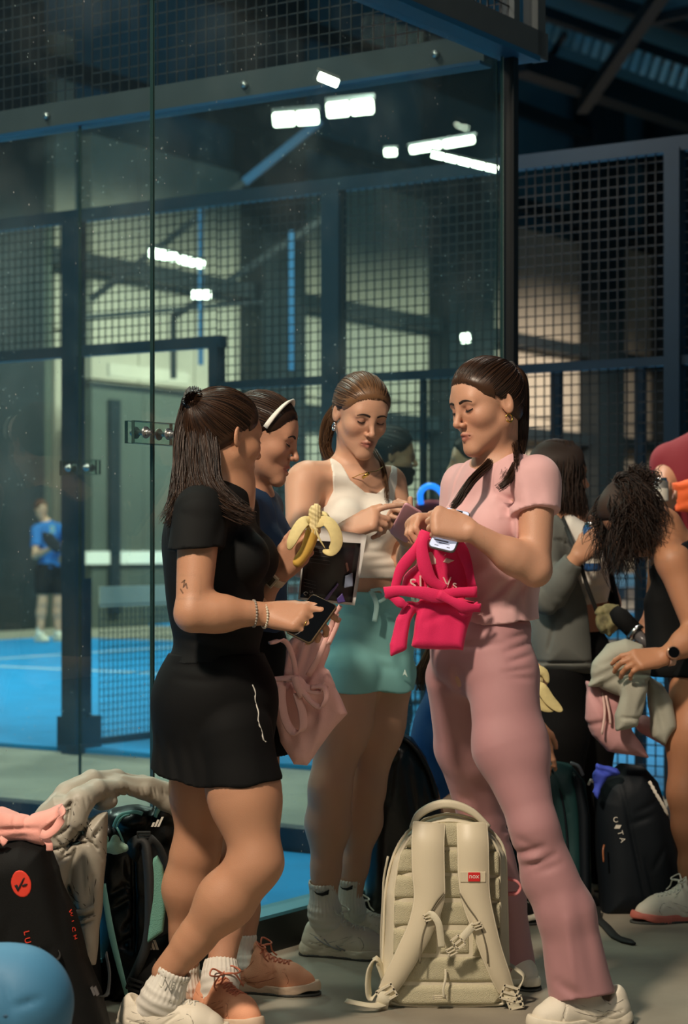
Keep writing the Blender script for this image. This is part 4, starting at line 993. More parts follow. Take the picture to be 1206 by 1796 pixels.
    def lines(o, ft):
        b = MB()
        for pts in (((-.055, .055), (-.03, .035), (.0, .026)), ((-.085, .060), (-.05, .042), (-.01, .030)), ((-.030, .060), (-.015, .040), (.012, .026))):
            for q in (-1,): b.tube(cr([ft.w(x, q*(.0435-.012*max(0, z-.04)/.03), z) for x, z in pts], 4), .0022*ft.k, 5)
        b.obj('side_stripe', mat('grey_stripe', (150, 150, 150), .5), o, True, kind='stuff')
    shoe(r, f1, M_whiteshoe, M_sole, M_lace, .003, lines, seam=M_seam); shoe(r, f2, M_whiteshoe, M_sole, M_lace, .0035, seam=M_seam)
    return r
WHITE = white_woman()
# ---------------------------------------------------------------- the woman with the headband
def band_woman():
    Y = 5.38
    r = root('person', (px(435, 1000, Y)[0], Y, 0), 'woman in navy T-shirt and white headband eating a banana', 'person')
    H = Head(px(461, 767, 5.34), 80, 17, 0, .98); T = torso_frame(72); f = T[1]
    nb = X(432, 872, 5.40); sr, er, wr = X(424, 905, 5.28), X(428, 1075, 5.25), X(488, 1006, 5.14); sl, el, wl = X(462, 900, 5.55), X(458, 1040, 5.56), X(496, 1165, 5.44)
    BH, BT, BA, BL = S(), S(), S(), S(); H.add(BH, mouth_open=.006); neck(BH, H, nb, .047, .051)
    BT.cone(nb, sr+np.array((0, .03, .02)), .046, .044, .05); BT.cone(nb, sl+np.array((0, -.03, .02)), .046, .044, .05)
    BT.ell(X(432, 955, 5.40), (.143, .098, .15), T, .05); BT.ell(X(428, 1070, 5.40), (.118, .088, .12), T, .08); BT.ell(X(424, 1180, 5.40), (.140, .112, .12), T, .08)
    for q in (-1, 1): BT.ell(np.array(X(438, 970, 5.40))+T[0]*q*.062+f*.066, (.056, .048, .058), T, .04)
    arm(BA, sr, er, wr); arm(BA, sl, el, wl, .95)
    HR = hand(BA, wr, X(526, 962, 5.10)-wr, (-.35, -.75, -.3), (-.4, 0, .9), ((.75, 1.0, .5), (.85, 1.1, .6), (.95, 1.1, .6), (1.0, 1.2, .6)), .98, .06, (.85, .35, -.1), .3)
    hand(BA, wl, (.25, -.1, -1), (.1, -1, 0), (1, 0, 0), ((.3, .5, .3),)*4, .95)
    leg(BL, X(420, 1230, 5.32), X(430, 1450, 5.24), X(386, 1700, 5.14), .082, .054, .054, .035, back=(-1, 0, 0)); leg(BL, X(432, 1230, 5.48), X(444, 1440, 5.50), X(423, 1668, 5.47), .082, .054, .052, .035, back=(-1, 0, 0))
    B = S().join(BH, BT, BL, BA)
    body_mesh('body', B, r, M_skin, (192, 142, 114), .007, [(H.c, (.135, .135, .15), .0025), (X(510, 980, 5.12), (.075, .08, .07), .003)], H, lip=(168, 84, 78))
    H.face_parts(r, BH, M_brow, M_lash)
    tie = (0, -.108, .045); tw = H.w(*tie); cap = scalp(H); g = [scalp_strands(H, tie, 1100, .0008, 6)]; g.append(strands([([tw, tw+np.array((-.05, .02, -.05)), tw+np.array((-.05, .02, -.16))], .016, .012, 120)], 1, .0011, seed=2))
    hair = hair_obj('hair', H, r, M_hairdark, g, cap)
    pts = []
    for a in np.linspace(-1.62, 1.62, 25): pts.append(H.w(.082*math.sin(a), .030+.030*math.cos(a)-.012, .036+.086*math.cos(a)*1.0-.004))
    b = MB(); b.add(*ribbon_geo(np.array(pts), H.R[1]*.8+H.R[2]*.6, .013, .005)); b.obj('headband', mat('headband_white', (222, 220, 210), .7), r, True)
    F = S(); F.ell(X(432, 955, 5.40), (.150, .108, .16), T, 0); F.ell(X(428, 1070, 5.40), (.135, .108, .14), T, .08); F.cover(BT, .007, .01); BB = S().join(BT, BA); sleeve(F, sr, X(425, 985, 5.265), .057, .060, body=BB); sleeve(F, sl, X(461, 975, 5.55), .056, .058)
    F.cone(nb-np.array((0, 0, .03)), H.w(0, -.01, -.06), .055, .055, .004, None, True); F.fn(halfspace(X(432, 1120, 5.4), (0, 0, -1))); F.fn(waves(.0025, 24, 24, 24, 5))
    t = soft('t_shirt', F, .0055, M_navytee, r); collar(t, nb-np.array((0, 0, .012)), T, .062, .060, M_navytee, .016)
    F = S(); F.ell(X(426, 1130, 5.40), (.132, .108, .08), T, 0); F.cone(X(426, 1140, 5.40), X(428, 1330, 5.40), .125, .150, .04, (f, .85)); F.cover(BL, .004); F.fn(halfspace(X(428, 1322, 5.4), (0, 0, -1))); F.fn(halfspace(X(428, 1105, 5.4), (0, 0, 1))); soft('skirt', F, .007, M_blk2, r)
    # watch
    ax = nrm(X(526, 962, 5.10)-wr); c = wr-ax*.012; u = nrm(np.cross(ax, (0, 1, .2))); v = np.cross(ax, u); q = MB()
    pts = [c+(u*math.cos(a)+v*math.sin(a))*.0285 for a in np.linspace(0, 6.2832, 25)]; q.add(*ribbon_geo(np.array(pts), ax, .022, .004)); w = q.obj('watch', mat('watch_band', (196, 182, 152), .6), r, True)
    n = nrm((-.25, -.95, -.1)); n = nrm(n-ax*np.dot(n, ax)); s2 = np.cross(ax, n); q = MB(); q.obox(c+n*.031, ax*.017, s2*.015, n*.005); q.obj('watch_case', mat('watch_case', (206, 192, 164), .4), w); q = MB(); q.obox(c+n*.0365, ax*.0125, s2*.0105, n*.0008); q.obj('watch_face', mat('watch_face', (92, 84, 70), .2), w)
    f1 = Foot((px(398, 1780, 5.06)[0], 5.07), (.62, -.78), .25); f2 = Foot((px(470, 1742, 5.40)[0], 5.41), (.97, -.22), .262)
    sock(r, X(387, 1716, 5.13), X(387, 1684, 5.15), .040, .040, M_sock, f1); sock(r, X(424, 1690, 5.46), X(424, 1640, 5.47), .038, .040, M_sock, f2)
    shoe(r, f1, M_coral, M_coralsole, M_corallace, .003, bow=True, seam=M_seamcoral); shoe(r, f2, M_coral, M_coralsole, M_corallace, .003, bow=True, seam=M_seamcoral)
    return r, HR
BAND, BAND_HAND = band_woman()
# ---------------------------------------------------------------- the woman in black
def black_woman():
    Y = 5.0
    r = root('person', (px(375, 1000, Y)[0], Y, 0), 'woman in black T-shirt and skirt with dark ponytail holding a black phone', 'person')
    H = Head(px(394, 768, 5.0), 128, 8, -2, 1.0); T = torso_frame(82); f = T[1]
    nb = X(396, 868, 5.02); sr, er, wr = X(350, 905, 4.86), X(338, 1076, 4.80), X(466, 1076, 4.85); sl, el, wl = X(410, 900, 5.11), X(415, 1060, 5.06), X(478, 1085, 4.98)
    BH, BT, BA, BL = S(), S(), S(), S(); H.add(BH); neck(BH, H, nb, .050, .054)
    BT.cone(nb, X(358, 892, 4.90), .048, .048, .05); BT.cone(nb, X(405, 890, 5.11), .048, .046, .05)
    BT.ell(X(368, 955, 5.02), (.148, .104, .16), T, .05); BT.ell(X(380, 1080, 5.02), (.122, .100, .12), T, .08); BT.ell(X(376, 1220, 5.02), (.150, .135, .13), T, .08)
    for q in (-1, 1): BT.ell(np.array(X(392, 980, 5.02))+T[0]*q*.065+f*.070, (.058, .050, .060), T, .04)
    arm(BA, sr, er, wr, 1.08); arm(BA, sl, el, wl)
    fw = X(556, 1088, 4.80)-wr
    HR = hand(BA, wr, fw, (-.1, -.80, .62), (.0, .5, .9), ((.25, .45, .3), (.55, .8, .5), (.60, .85, .5), (.62, .8, .5)), 1.04, .14, (.9, .30, -.05), .15)
    hand(BA, wl, (.9, -.1, .1), (0, .5, .8), (0, -1, .3), ((.9, 1.0, .6),)*4, .95)
    leg(BL, X(408, 1290, 4.93), X(452, 1512, 4.86), X(293, 1706, 4.92), .094, .058, .062, .038, back=(-.6, 0, -.5)); leg(BL, X(368, 1290, 5.10), X(345, 1490, 5.12), X(322, 1700, 5.17), .090, .056, .056, .037, back=(-1, 0, 0))
    B = S().join(BH, BT, BL, BA)
    def tint(V, col):   # a small line tattoo above the elbow
        for pts in (((318, 1022), (323, 1018), (321, 1030)), ((321, 1030), (326, 1024), (328, 1032)), ((316, 1034), (320, 1040))):
            for (x0, y0), (x1, y1) in zip(pts, pts[1:]):
                a, b = X(x0, y0, 4.77)[[0, 2]], X(x1, y1, 4.77)[[0, 2]]; q = V[:, [0, 2]]-a; e = b-a; t = np.clip(q@e/(e@e), 0, 1); d = np.linalg.norm(q-t[:, None]*e, axis=1)
                m = (d < .0018) & (V[:, 1] < 4.84); col[m, :3] *= .35
        return col
    body_mesh('body', B, r, M_skin, (188, 137, 106), .0065, [(H.c, (.135, .135, .15), .0028), (wr+nrm(fw)*.085, (.115, .10, .09), .0028), (X(324, 1030, 4.78), (.04, .04, .03), .0016)], H, tintf=tint)
    H.face_parts(r, BH, M_brow, M_lash); nails(r, HR[:4], (-.1, -.85, .5), M_nail)
    tie = (0, -.105, .075); tw = H.w(*tie); cap = scalp(H); g = [scalp_strands(H, tie, 1900, .0009, 8)]
    tl = [([tw, X(338, 696, 4.99), X(322, 760, 4.97), X(318, 830, 4.93), X(310, 885, 4.89), X(288, 925, 4.85)], .024, .020, 420), ([tw, X(345, 705, 4.96), X(345, 780, 4.93), X(352, 850, 4.88), X(385, 886, 4.855), X(455, 918, 4.84)], .024, .016, 420),
          ([tw, X(352, 712, 4.95), X(366, 780, 4.92), X(374, 850, 4.88), X(410, 892, 4.86), X(446, 908, 4.85)], .024, .022, 420), ([tw, X(330, 715, 4.98), X(328, 800, 4.95), X(318, 866, 4.90), X(300, 930, 4.85)], .022, .012, 260), ([tw, X(345, 720, 4.95), X(350, 800, 4.92), X(342, 880, 4.87), X(325, 935, 4.83)], .022, .020, 320)]
    g.append(strands(tl, 1, .0012, wav=.009, segs=28, seed=12))
    hair = hair_obj('hair', H, r, M_hairdark, g, cap)
    # T-shirt
    F = S(); F.ell(X(368, 955, 5.02), (.158, .116, .17), T, 0); F.ell(X(382, 1080, 5.02), (.140, .116, .15), T, .09); F.cover(BT, .008, .01); UA = S(); UA.ops = BT.ops+[BA.ops[0], BA.ops[3]]; F.cover(UA, .006, .0, BT)
    sleeve(F, sr+np.array((0, .01, 0)), X(343, 968, 4.84), .066, .070, (.06, 0, -1), X(350, 962, 4.8), body=S().join(BT, BA)); sleeve(F, sl, X(412, 985, 5.09), .058, .062)
    F.cone(nb-np.array((0, 0, .03)), H.w(0, -.01, -.06), .057, .056, .004, None, True); F.fn(halfspace(X(380, 1158, 5.0), (.05, 0, -1))); W_ = 4.9
    F.fn(folds([(395, 900, 380, 960, 9, .005, W_), (300, 1000, 320, 1100, 12, .004, W_), (310, 1120, 400, 1135, 8, .005, W_), (330, 1100, 430, 1112, 8, .004, W_), (420, 900, 400, 1000, 12, .004, W_)])); F.fn(waves(.0016, 22, 22, 20, 6))
    t = soft('t_shirt', F, .005, M_blk, r); collar(t, nb-np.array((0, 0, .012)), T, .064, .062, M_blk, .012)
    b = MB()
    for x, y in ((432, 1110), (433, 1122), (428, 1112)): b.obox(X(x, y, 4.885), (.002, 0, 0), (0, .004, 0), (0, 0, .0015))
    # skirt
    F = S(); F.ell(X(378, 1230, 5.02), (.160, .150, .14), T, 0); F.cone(X(380, 1150, 5.02), X(378, 1230, 5.02), .115, .13, .05); F.cone(X(374, 1240, 5.02), X(372, 1400, 5.0), .140, .160, .05); F.cover(BL, .006, .01)
    hp = X(372, 1380, 4.85)
    def hem(P, d):
        x = (P[:, 0]-hp[0]); z = hp[2]+.05*(x < -.06)*(-x-.06)*9*.5+.15*np.maximum(x, 0)*.6+(P[:, 1]-4.85)*.05+.003*np.sin(x*60); return np.maximum(d, z-P[:, 2])
    F.fn(folds([(275, 1290, 290, 1375, 8, .006, W_), (300, 1300, 318, 1385, 9, .006, W_), (330, 1310, 345, 1388, 9, .005, W_), (305, 1168, 400, 1172, 6, .004, W_), (310, 1190, 380, 1196, 7, .004, W_), (460, 1250, 470, 1360, 10, .005, W_)])); F.fn(waves(.0015, 20, 20, 16, 7))
    F.cover(S().join(BT, BL), .0045, .006); F.fn(hem); F.fn(halfspace(X(380, 1146, 5.0), (0, 0, 1)))
    s = soft('skirt', F, .0052, M_blk2, r)
    pp = cr([X(441, 1203, 4.86), X(446, 1216, 4.86), X(446, 1232, 4.86), X(452, 1250, 4.86), X(452, 1264, 4.86), X(458, 1282, 4.86), X(462, 1298, 4.86), X(466, 1302, 4.86)], 4)
    out = []
    for p in pp:   # bring the piping onto the cloth
        ys = np.linspace(4.7, 5.2, 120); d = F.ev(np.array([(p[0], y, p[2]) for y in ys], f4)); i = int(np.argmax(d < .001)); out.append((p[0], ys[i], p[2]))
    b = MB(); b.tube(out, .0019, 5); b.obj('white_piping', mat('piping_white', (210, 206, 196), .7), s, True)
    # bracelets
    ax = nrm(wr-er)
    for k, (d, m, nm, rad) in enumerate(((-.030, mat('bead_grey', (150, 140, 128), .35), 'beaded_bracelet', .0315), (-.004, mat('bead_pale', (206, 196, 174), .35), 'pale_bracelet', .0345))):
        c = wr+ax*d; u = nrm(np.cross(ax, (0, 1, 0))); v = np.cross(ax, u); b = MB(); n = 26
        for i in range(n):
            a = 6.2832*i/n; p = c+(u*math.cos(a)+v*math.sin(a))*rad+np.array((0, 0, -.006*k*(1+math.cos(a)))) ; t_ = -u*math.sin(a)+v*math.cos(a); b.tube([p-t_*.0034, p-t_*.0015, p+t_*.0015, p+t_*.0034], [.0014, .0032, .0032, .0014], 6)
        b.obj(nm, m, r, True, kind='stuff')
    q = MB(); p = HR[2]; a, c = np.asarray(p[0]), np.asarray(p[1]); ax2 = nrm(c-a); u = nrm(np.cross(ax2, (0, 1, 0))); v = np.cross(ax2, u); q.tube([a+ax2*.018+(u*math.cos(t)+v*math.sin(t))*.0100 for t in np.linspace(0, 6.2832, 15)], .0016, 5, False); q.obj('finger_ring', M_gold, r, True)
    f1 = Foot((px(300, 1800, 4.92)[0], 4.92), (.98, -.20), .27); f2 = Foot((px(332, 1775, 5.2)[0], 5.22), (.35, .93), .26)
    s1 = sock(r, X(286, 1748, 4.92), X(306, 1700, 4.915), .043, .044, M_sock, f1); sock(r, X(321, 1735, 5.18), X(322, 1690, 5.17), .040, .040, M_sock, f2)
    tx = frame4(X(297, 1727, 4.860), (.96, 0, -.32), (.3, 0, 1)); text('sock_letters', 'NB', .026, tx, mat('letter_grey', (140, 138, 128), .7), s1, .0015)
    def pan(o, ft):
        b = MB(); b.add(*ribbon_geo(cr([ft.w(-.125, -.022, .050), ft.w(-.132, 0, .046), ft.w(-.105, -.036, .024), ft.w(-.05, -.0455, .020)], 4), ft.u, .014, .003)); b.obj('heel_stripe', mat('shoe_green', (24, 62, 50), .6), o, True)
    shoe(r, f1, M_whiteshoe, M_sole, M_lace, .003, pan, seam=M_seam); shoe(r, f2, M_whiteshoe, M_sole, M_lace, .004, bow=False, seam=M_seam)
    return r, HR
BLACK, BLACK_HAND = black_woman()
# ================================================================ things held and carried
def rslab(o, u, v, r, t, n=5):
    """rounded rectangle plate: centre o, half-axes u, v, corner radius r, thickness t"""
    o, u, v = (np.asarray(q, np.float64) for q in (o, u, v)); hu, hv = np.linalg.norm(u), np.linalg.norm(v); eu, ev_ = u/hu, v/hv; w = np.cross(eu, ev_); P = []
    for sx, sy, a0 in ((1, 1, 0), (-1, 1, 90), (-1, -1, 180), (1, -1, 270)):
        for i in range(n+1):
            a = math.radians(a0+90*i/n); P.append((sx*(hu-r)+r*math.cos(a), sy*(hv-r)+r*math.sin(a)))
    k = len(P); rings = [(.0, -t/2, .90), (0, -t/2*.6, 1), (0, t/2*.6, 1), (0, t/2, .90)]
    V = [o+eu*(x-(0 if s == 1 else math.copysign(t*.3, x)))+ev_*(y-(0 if s == 1 else math.copysign(t*.3, y)))+w*z for _, z, s in rings for x, y in P]
    F = [tuple(range(k-1, -1, -1)), tuple(3*k+j for j in range(k))]
    for i in range(3):
        for j in range(k): q = (j+1) % k; F.append((i*k+j, i*k+q, (i+1)*k+q, (i+1)*k+j))
    return V, F
def phone(label, o, u, v, case, screen, t=.009, screen_side=1, extra=None):
    o, u, v = (np.asarray(q, f4) for q in (o, u, v)); r = root('phone', o, label, 'phone'); b = MB(); b.add(*rslab(o, u, v, .011, t)); c = b.obj('case', case, r, True)
    w = nrm(np.cross(u, v))*screen_side; b = MB(); b.add(*rslab(o+w*(t/2+.0003), u*.93, v*.965, .009, .0008)); b.obj('screen', screen, c)
    if extra: extra(r, c, o, u, v, w, t)
    return r
M_phone = mat('phone_black', (14, 14, 14), .25); M_glass = mat('phone_glass', (12, 12, 13), .08, spec=.6); M_phonegold = mat('phone_gold_edge', (120, 96, 70), .35, metal=.6); M_phonepink = mat('phone_pink', (214, 158, 168), .35); M_grey_phone = mat('phone_grey', (92, 88, 88), .3)
M_screen = mat('lit_screen', (196, 206, 232), .2, emit=.38); M_ui = mat('screen_ink', (120, 128, 150), .4)
# black phone in the black-clad woman's hand: seen from the back
a = X(565, 1081, 4.80); phone('black phone with dull gold edge gripped by the woman in black', X(546, 1086, 4.815), (X(582, 1090, 4.79)-X(536, 1102, 4.86))*.0+np.array((.030, -.018, -.014))*1.05, np.array((.022, .015, .030))*1.5, M_phonegold, M_glass, .0085, 1)
# pink phone of the woman in white
def pinkcam(r, c, o, u, v, w, t):
    b = MB(); b.add(*rslab(o-w*(t/2+.001)+u*.55+v*.68, u*.32, v*.2, .006, .0025)); b.obj('camera_block', M_phonepink, c, True)
phone('pink phone held up by the woman in white, back towards us', X(712, 917, 5.60), (X(741, 898, 5.575)-X(709, 879, 5.56))*.5+np.array((0, .006, 0)), (X(709, 879, 5.53)-X(681, 932, 5.64))*.5, M_phonepink, M_glass, .009, 1 if np.cross((1, 0, -.6), (.5, -.9, 1))[1] > 0 else -1)
def ui(r, c, o, u, v, w, t):
    b = MB(); b.add(*rslab(o+w*(t/2+.0010)+v*.90, u*.42, v*.035, .002, .0006)); b.obj('notch', M_glass, c)
    b = MB()
    for x, y, hx, hy in ((-.2, -.62, .55, .03), (.1, -.72, .4, .02), (-.4, -.86, .15, .02), (.5, -.86, .12, .02)): b.add(*rslab(o+w*(t/2+.0010)+u*x+v*y, u*hx, v*hy, .0008, .0005))
    b.obj('screen_text', M_ui, c, kind='stuff')
uu = (X(822, 900, 4.955)-X(779, 890, 4.975))*.5; vv = (X(800, 892, 5.02)-X(772, 962, 4.95))*.5; vv = vv-uu*np.dot(uu, vv)/np.dot(uu, uu)
phone('grey phone with lit white screen lying across the magenta bag hand', X(788, 930, 4.948), uu*1.06, vv, M_grey_phone, M_screen, .009, 1 if np.cross(uu, vv)[1] < 0 else -1, ui)
# flyer
M_fly = mat('flyer_print', (34, 30, 32), .32, var=.55, vscale=22); M_paper = mat('paper_white', (206, 204, 200), .5)
r = root('flyer', X(582, 1000, 5.2), 'white-edged dark printed flyer held below the peeled banana', 'flyer')
def flysheet(poly, Y, m, name, par, th, dy=0, bow=.012):
    g = np.array([X(x, y, Y) for x, y in poly], f4); c0, c1, c2, c3 = g; V = []; n = 10
    for s_ in (-1, 1):
        for i in range(n+1):
            for j in range(n+1):
                a, b = i/n, j/n; p = (c0*(1-a)+c1*a)*(1-b)+(c3*(1-a)+c2*a)*b; V.append(p+np.array((0, s_*th/2+dy-bow*math.sin(a*3.14)+.012*b*b-.006*math.sin(b*5+a), 0)))
    F = []; k = (n+1)**2
    for i in range(n):
        for j in range(n): q = i*(n+1)+j; F.append((q, q+n+1, q+n+2, q+1)); F.append((k+q, k+q+1, k+q+n+2, k+q+n+1))
    for i in range(n):
        for e in ((i*(n+1), (i+1)*(n+1)), (i*(n+1)+n, (i+1)*(n+1)+n), (i, i+1), (n*(n+1)+i, n*(n+1)+i+1)): F.append((e[0], e[1], e[1]+k, e[0]+k))
    return mk(name, V, F, m, par, True)
sheet = flysheet([(536, 921), (643, 938), (622, 1062), (522, 1052)], 5.2, M_paper, 'sheet', r, .0012)
flysheet([(535, 947), (632, 953), (617, 1057), (526, 1048)], 5.2, M_fly, 'dark_print', sheet, .0006, -.0045)
def flypoly(poly, m, name):
    F = S(); F.plate(poly, 5.2-.0125, .0016, 0, (0, .02)); return soft(name, F, .0022, m, sheet)
flypoly([(598, 960), (603, 958), (612, 1000), (608, 1004)], mat('print_skin', (150, 112, 96), .4), 'printed_arm'); flypoly([(605, 1010), (618, 1004), (619, 1028), (603, 1032)], mat('print_blue', (120, 130, 150), .4), 'printed_ball')
flypoly([(568, 1050), (592, 1022), (594, 1026), (572, 1056)], mat('print_violet', (96, 80, 120), .4), 'printed_racket'); flypoly([(590, 1050), (600, 1040), (606, 1056), (592, 1058)], mat('print_violet_deep', (72, 56, 118), .4), 'printed_patch')
tm = mat('print_white', (170, 166, 158), .5)
for i, (s_, y, sz) in enumerate((('LA CUPULA', 1046, .0085),)):
    pass
text('print_letters', 'LA', .0085, frame4(X(546, 1038, 5.176), (1, .0, -.12), (0, 0, 1)), tm, sheet); text('print_letters', 'CUVA', .0075, frame4(X(549, 1044, 5.176), (1, 0, -.12), (0, 0, 1)), tm, sheet)
b = MB(); b.tube([X(536, 1041, 5.176)+np.array((.005*math.cos(t), 0, .004*math.sin(t)), f4) for t in np.linspace(0, 5, 12)], .0009, 4); b.obj('print_swirl', tm, sheet, True)
b = MB()
for i in range(8):
    y = 962+i*6.5 if i < 5 else 1018+(i-5)*6; b.obox(X(560 if i < 5 else 543, y, 5.18-.0005*i), (.028 if i < 5 else .016, 0, -.004), (0, .0003, 0), (0, 0, .0006))
b.obj('print_lines', mat('print_dim', (74, 72, 70), .5), sheet, kind='stuff')
# bananas
M_peel = mat('banana_peel', (214, 172, 78), .5, var=.12, vscale=40); M_inner = mat('banana_peel_inside', (214, 196, 136), .75, var=.1, vscale=60); M_flesh = mat('banana_flesh', (222, 204, 150), .6, var=.06, vscale=60)
def banana(label, path, rad, tip, flaps, side=(1, 0, 0)):
    r = root('banana', path[0], label, 'banana'); F = S(); P = cr(path, 5); n = len(P)
    for i in range(n-1): F.cone(P[i], P[i+1], rad[0]+(rad[1]-rad[0])*i/n, rad[0]+(rad[1]-rad[0])*(i+1)/n, .004)
    soft('peel', F, .0025, M_peel, r)
    F = S(); P = cr(tip, 5); n = len(P)
    for i in range(n-1): F.cone(P[i], P[i+1], rad[1]*.93, rad[1]*(.93-.12*i/n), .004)
    e = P[-1]; ax = nrm(P[-1]-P[-2])
    def rid(P_, d): q = P_-e; return d+(.0007*np.sin(q[:, 0]*900)+.0006*np.sin(P_[:, 2]*500+P_[:, 0]*300)).astype(f4)
    F.ell(e+ax*rad[1]*1.0+np.array((-.012, 0, .004)), (.014, .014, .014), None, .003, True); F.fn(rid); soft('flesh', F, .0022, M_flesh, r)
    for pts, w, nrm_ in flaps:
        C = cr(pts, 6); n = len(C); u = np.linspace(0, 1, n); wd = w*(np.sin(np.clip(u*.80+.2, 0, 1)*math.pi)**.6*.85+.15)
        T, N, B = frames(C); sd = np.array([nrm(np.cross(t, nrm_)) for t in T]); b = MB(); b.add(*ribbon_geo(C, sd, wd, .0035)); fl = b.obj('peel_flap', M_inner, r, True)
        b = MB(); nn = np.array([nrm(np.cross(s_, t)) for s_, t in zip(sd, T)]); 
        q = C+nn*-.0022*np.sign((nn@np.asarray(nrm_))[:, None]); b.add(*ribbon_geo(q, sd, wd*.98, .0014)); b.obj('outer_skin', M_peel, fl, True)
    return r
banana('half-peeled banana with drooping flaps held above the printed flyer', [X(522, 986, 5.085), X(538, 962, 5.085), X(549, 930, 5.085)], (.013, .0175), [X(549, 936, 5.085), X(552, 912, 5.085), X(553, 893, 5.08)],
    [([X(546, 922, 5.08), X(535, 914, 5.065), X(522, 928, 5.055), X(511, 950, 5.05), X(506, 964, 5.055)], .034, (-.3, -.9, .5)), ([X(554, 918, 5.075), X(572, 914, 5.065), X(586, 930, 5.055), X(590, 952, 5.05), X(580, 968, 5.05), X(566, 966, 5.06)], .034, (.3, -.9, .5)), ([X(560, 918, 5.11), X(570, 902, 5.115), X(577, 912, 5.12), X(579, 930, 5.12)], .026, (.5, -.3, .8)),
     ([X(552, 926, 5.06), X(560, 945, 5.055), X(570, 962, 5.06)], .005, (0, -1, 0))])
# ---------------------------------------------------------------- magenta tote bag
M_mag = mat('magenta_cotton', (226, 24, 92), .75, .35, 500, var=.06, sheen=.15); M_print = mat('bag_print', (226, 190, 184), .7)
r = root('tote_bag', X(762, 1140, 4.995), 'bright magenta cloth bag with white lettering gripped by the woman in pink', 'bag')
F = S()
F.plate([(737, 965), (726, 990), (708, 1010), (697, 1042), (742, 1050), (830, 1048), (833, 1020), (822, 985), (812, 958), (780, 940), (752, 940)], 5.025, .020, .01, (0, -.05), thick=.004)
F.plate([(735, 1050), (800, 1050), (832, 1055), (824, 1090), (812, 1141), (716, 1136), (722, 1090)], 5.010, .022, .012, (.05, 0), thick=.004)
F.plate([(712, 1054), (748, 1052), (724, 1090), (716, 1140), (684, 1152), (682, 1130), (694, 1085)], 5.000, .018, .006, (0, 0), thick=.003)
Wm = 5.005
F.fn(folds([(745, 950, 716, 1040, 10, .006, Wm), (752, 960, 760, 1045, 8, .005, Wm), (806, 960, 826, 1040, 10, .005, Wm), (730, 1055, 716, 1140, 6, .010, Wm), (760, 1055, 742, 1135, 12, -.004, Wm), (790, 1060, 800, 1130, 14, .004, Wm), (745, 1090, 780, 1075, 8, .004, Wm), (690, 1130, 712, 1070, 8, .004, Wm)])); F.fn(waves(.0016, 35, 30, 28, 21))
bag = soft('bag_body', F, .0038, M_mag, r)
for pts, w in (([X(748, 932, 4.980), X(740, 955, 4.975), X(744, 990, 4.975), X(757, 1018, 4.980), X(780, 1034, 4.985)], .030), ([X(744, 935, 4.990), X(728, 965, 4.985), X(702, 1000, 4.990), X(690, 1040, 4.995)], .026), ([X(756, 935, 4.995), X(800, 950, 4.995), X(818, 985, 4.990), X(828, 1030, 4.985)], .024),
    ([X(674, 1040, 4.970), X(700, 1036, 4.965), X(740, 1040, 4.960), X(770, 1046, 4.960), X(800, 1040, 4.965), X(836, 1038, 4.975)], .030), ([X(768, 1042, 4.957), X(800, 1058, 4.955), X(820, 1066, 4.960), X(842, 1066, 4.975)], .024), ([X(800, 1058, 4.965), X(815, 1075, 4.965), X(838, 1060, 4.985)], .018), ([X(678, 1040, 4.975), X(700, 1056, 4.970), X(712, 1064, 4.975)], .022)):
    C = cr(pts, 6); d = nrm(C[-1]-C[0]); sd = nrm(np.cross(d, (0, 1, .15))); b = MB(); b.add(*ribbon_geo(C, sd, w*(1-.15*np.sin(np.linspace(0, 9, len(C)))), .006)); b.obj('strap', M_mag, r, True)
def onbag(poly, name='print', Y=5.002, r_=.0018, tilt=(0, -.05)): G = S(); G.plate(poly, Y, r_, 0, tilt); return soft(name, G, .002, M_print, bag)
onbag([(745, 990), (752, 968), (765, 966), (765, 990)]); onbag([(730, 985), (739, 978), (742, 990), (731, 995)]); onbag([(776, 986), (782, 978), (797, 983), (786, 988)]); onbag([(752, 966), (790, 964), (778, 978), (764, 982)])
for s_, x, y, sz, dx in (('S', 724, 1026, .040, 0), ('l', 737, 1022, .046, 0), ('e', 754, 1027, .034, 0), ('e', 768, 1027, .034, 0), ('V', 784, 1022, .036, 0), ('s', 797, 1026, .032, 0)):
    text('print_letter', s_, sz, frame4(X(x, y, 4.996), (1, 0, .03), (0, -.05, 1)), M_print, bag, .004)
# ---------------------------------------------------------------- pale pink tote bag
M_ptote = mat('pale_pink_cotton', (248, 196, 186), .75, .35, 500, var=.06, sheen=.2)
r = root('tote_bag', X(545, 1340, 5.3), 'pale pink cloth tote with knotted straps hanging beside the black skirt', 'bag')
F = S()
F.plate([(472, 1190), (500, 1196), (545, 1175), (575, 1178), (609, 1252), (575, 1290), (538, 1341), (515, 1340), (490, 1300), (478, 1250)], 5.30, .030, .012, (.10, 0), thick=.006)
F.plate([(496, 1186), (502, 1130), (512, 1118), (560, 1110), (584, 1100), (580, 1140), (570, 1170), (585, 1200), (530, 1210)], 5.30, .022, .012, (0, 0), thick=.004)
Wp = 5.28
F.fn(folds([(528, 1120, 505, 1185, 7, .012, Wp), (548, 1115, 525, 1190, 7, .008, Wp), (520, 1130, 512, 1170, 6, .008, Wp), (575, 1180, 548, 1335, 10, -.006, Wp), (560, 1200, 540, 1330, 10, .005, Wp), (585, 1110, 555, 1190, 8, .006, Wp), (540, 1220, 590, 1250, 14, .004, Wp), (500, 1250, 520, 1330, 12, .004, Wp), (508, 1195, 535, 1195, 7, .006, Wp)])); F.fn(waves(.0018, 30, 30, 26, 31))
bag2 = soft('bag_body', F, .0042, M_ptote, r)
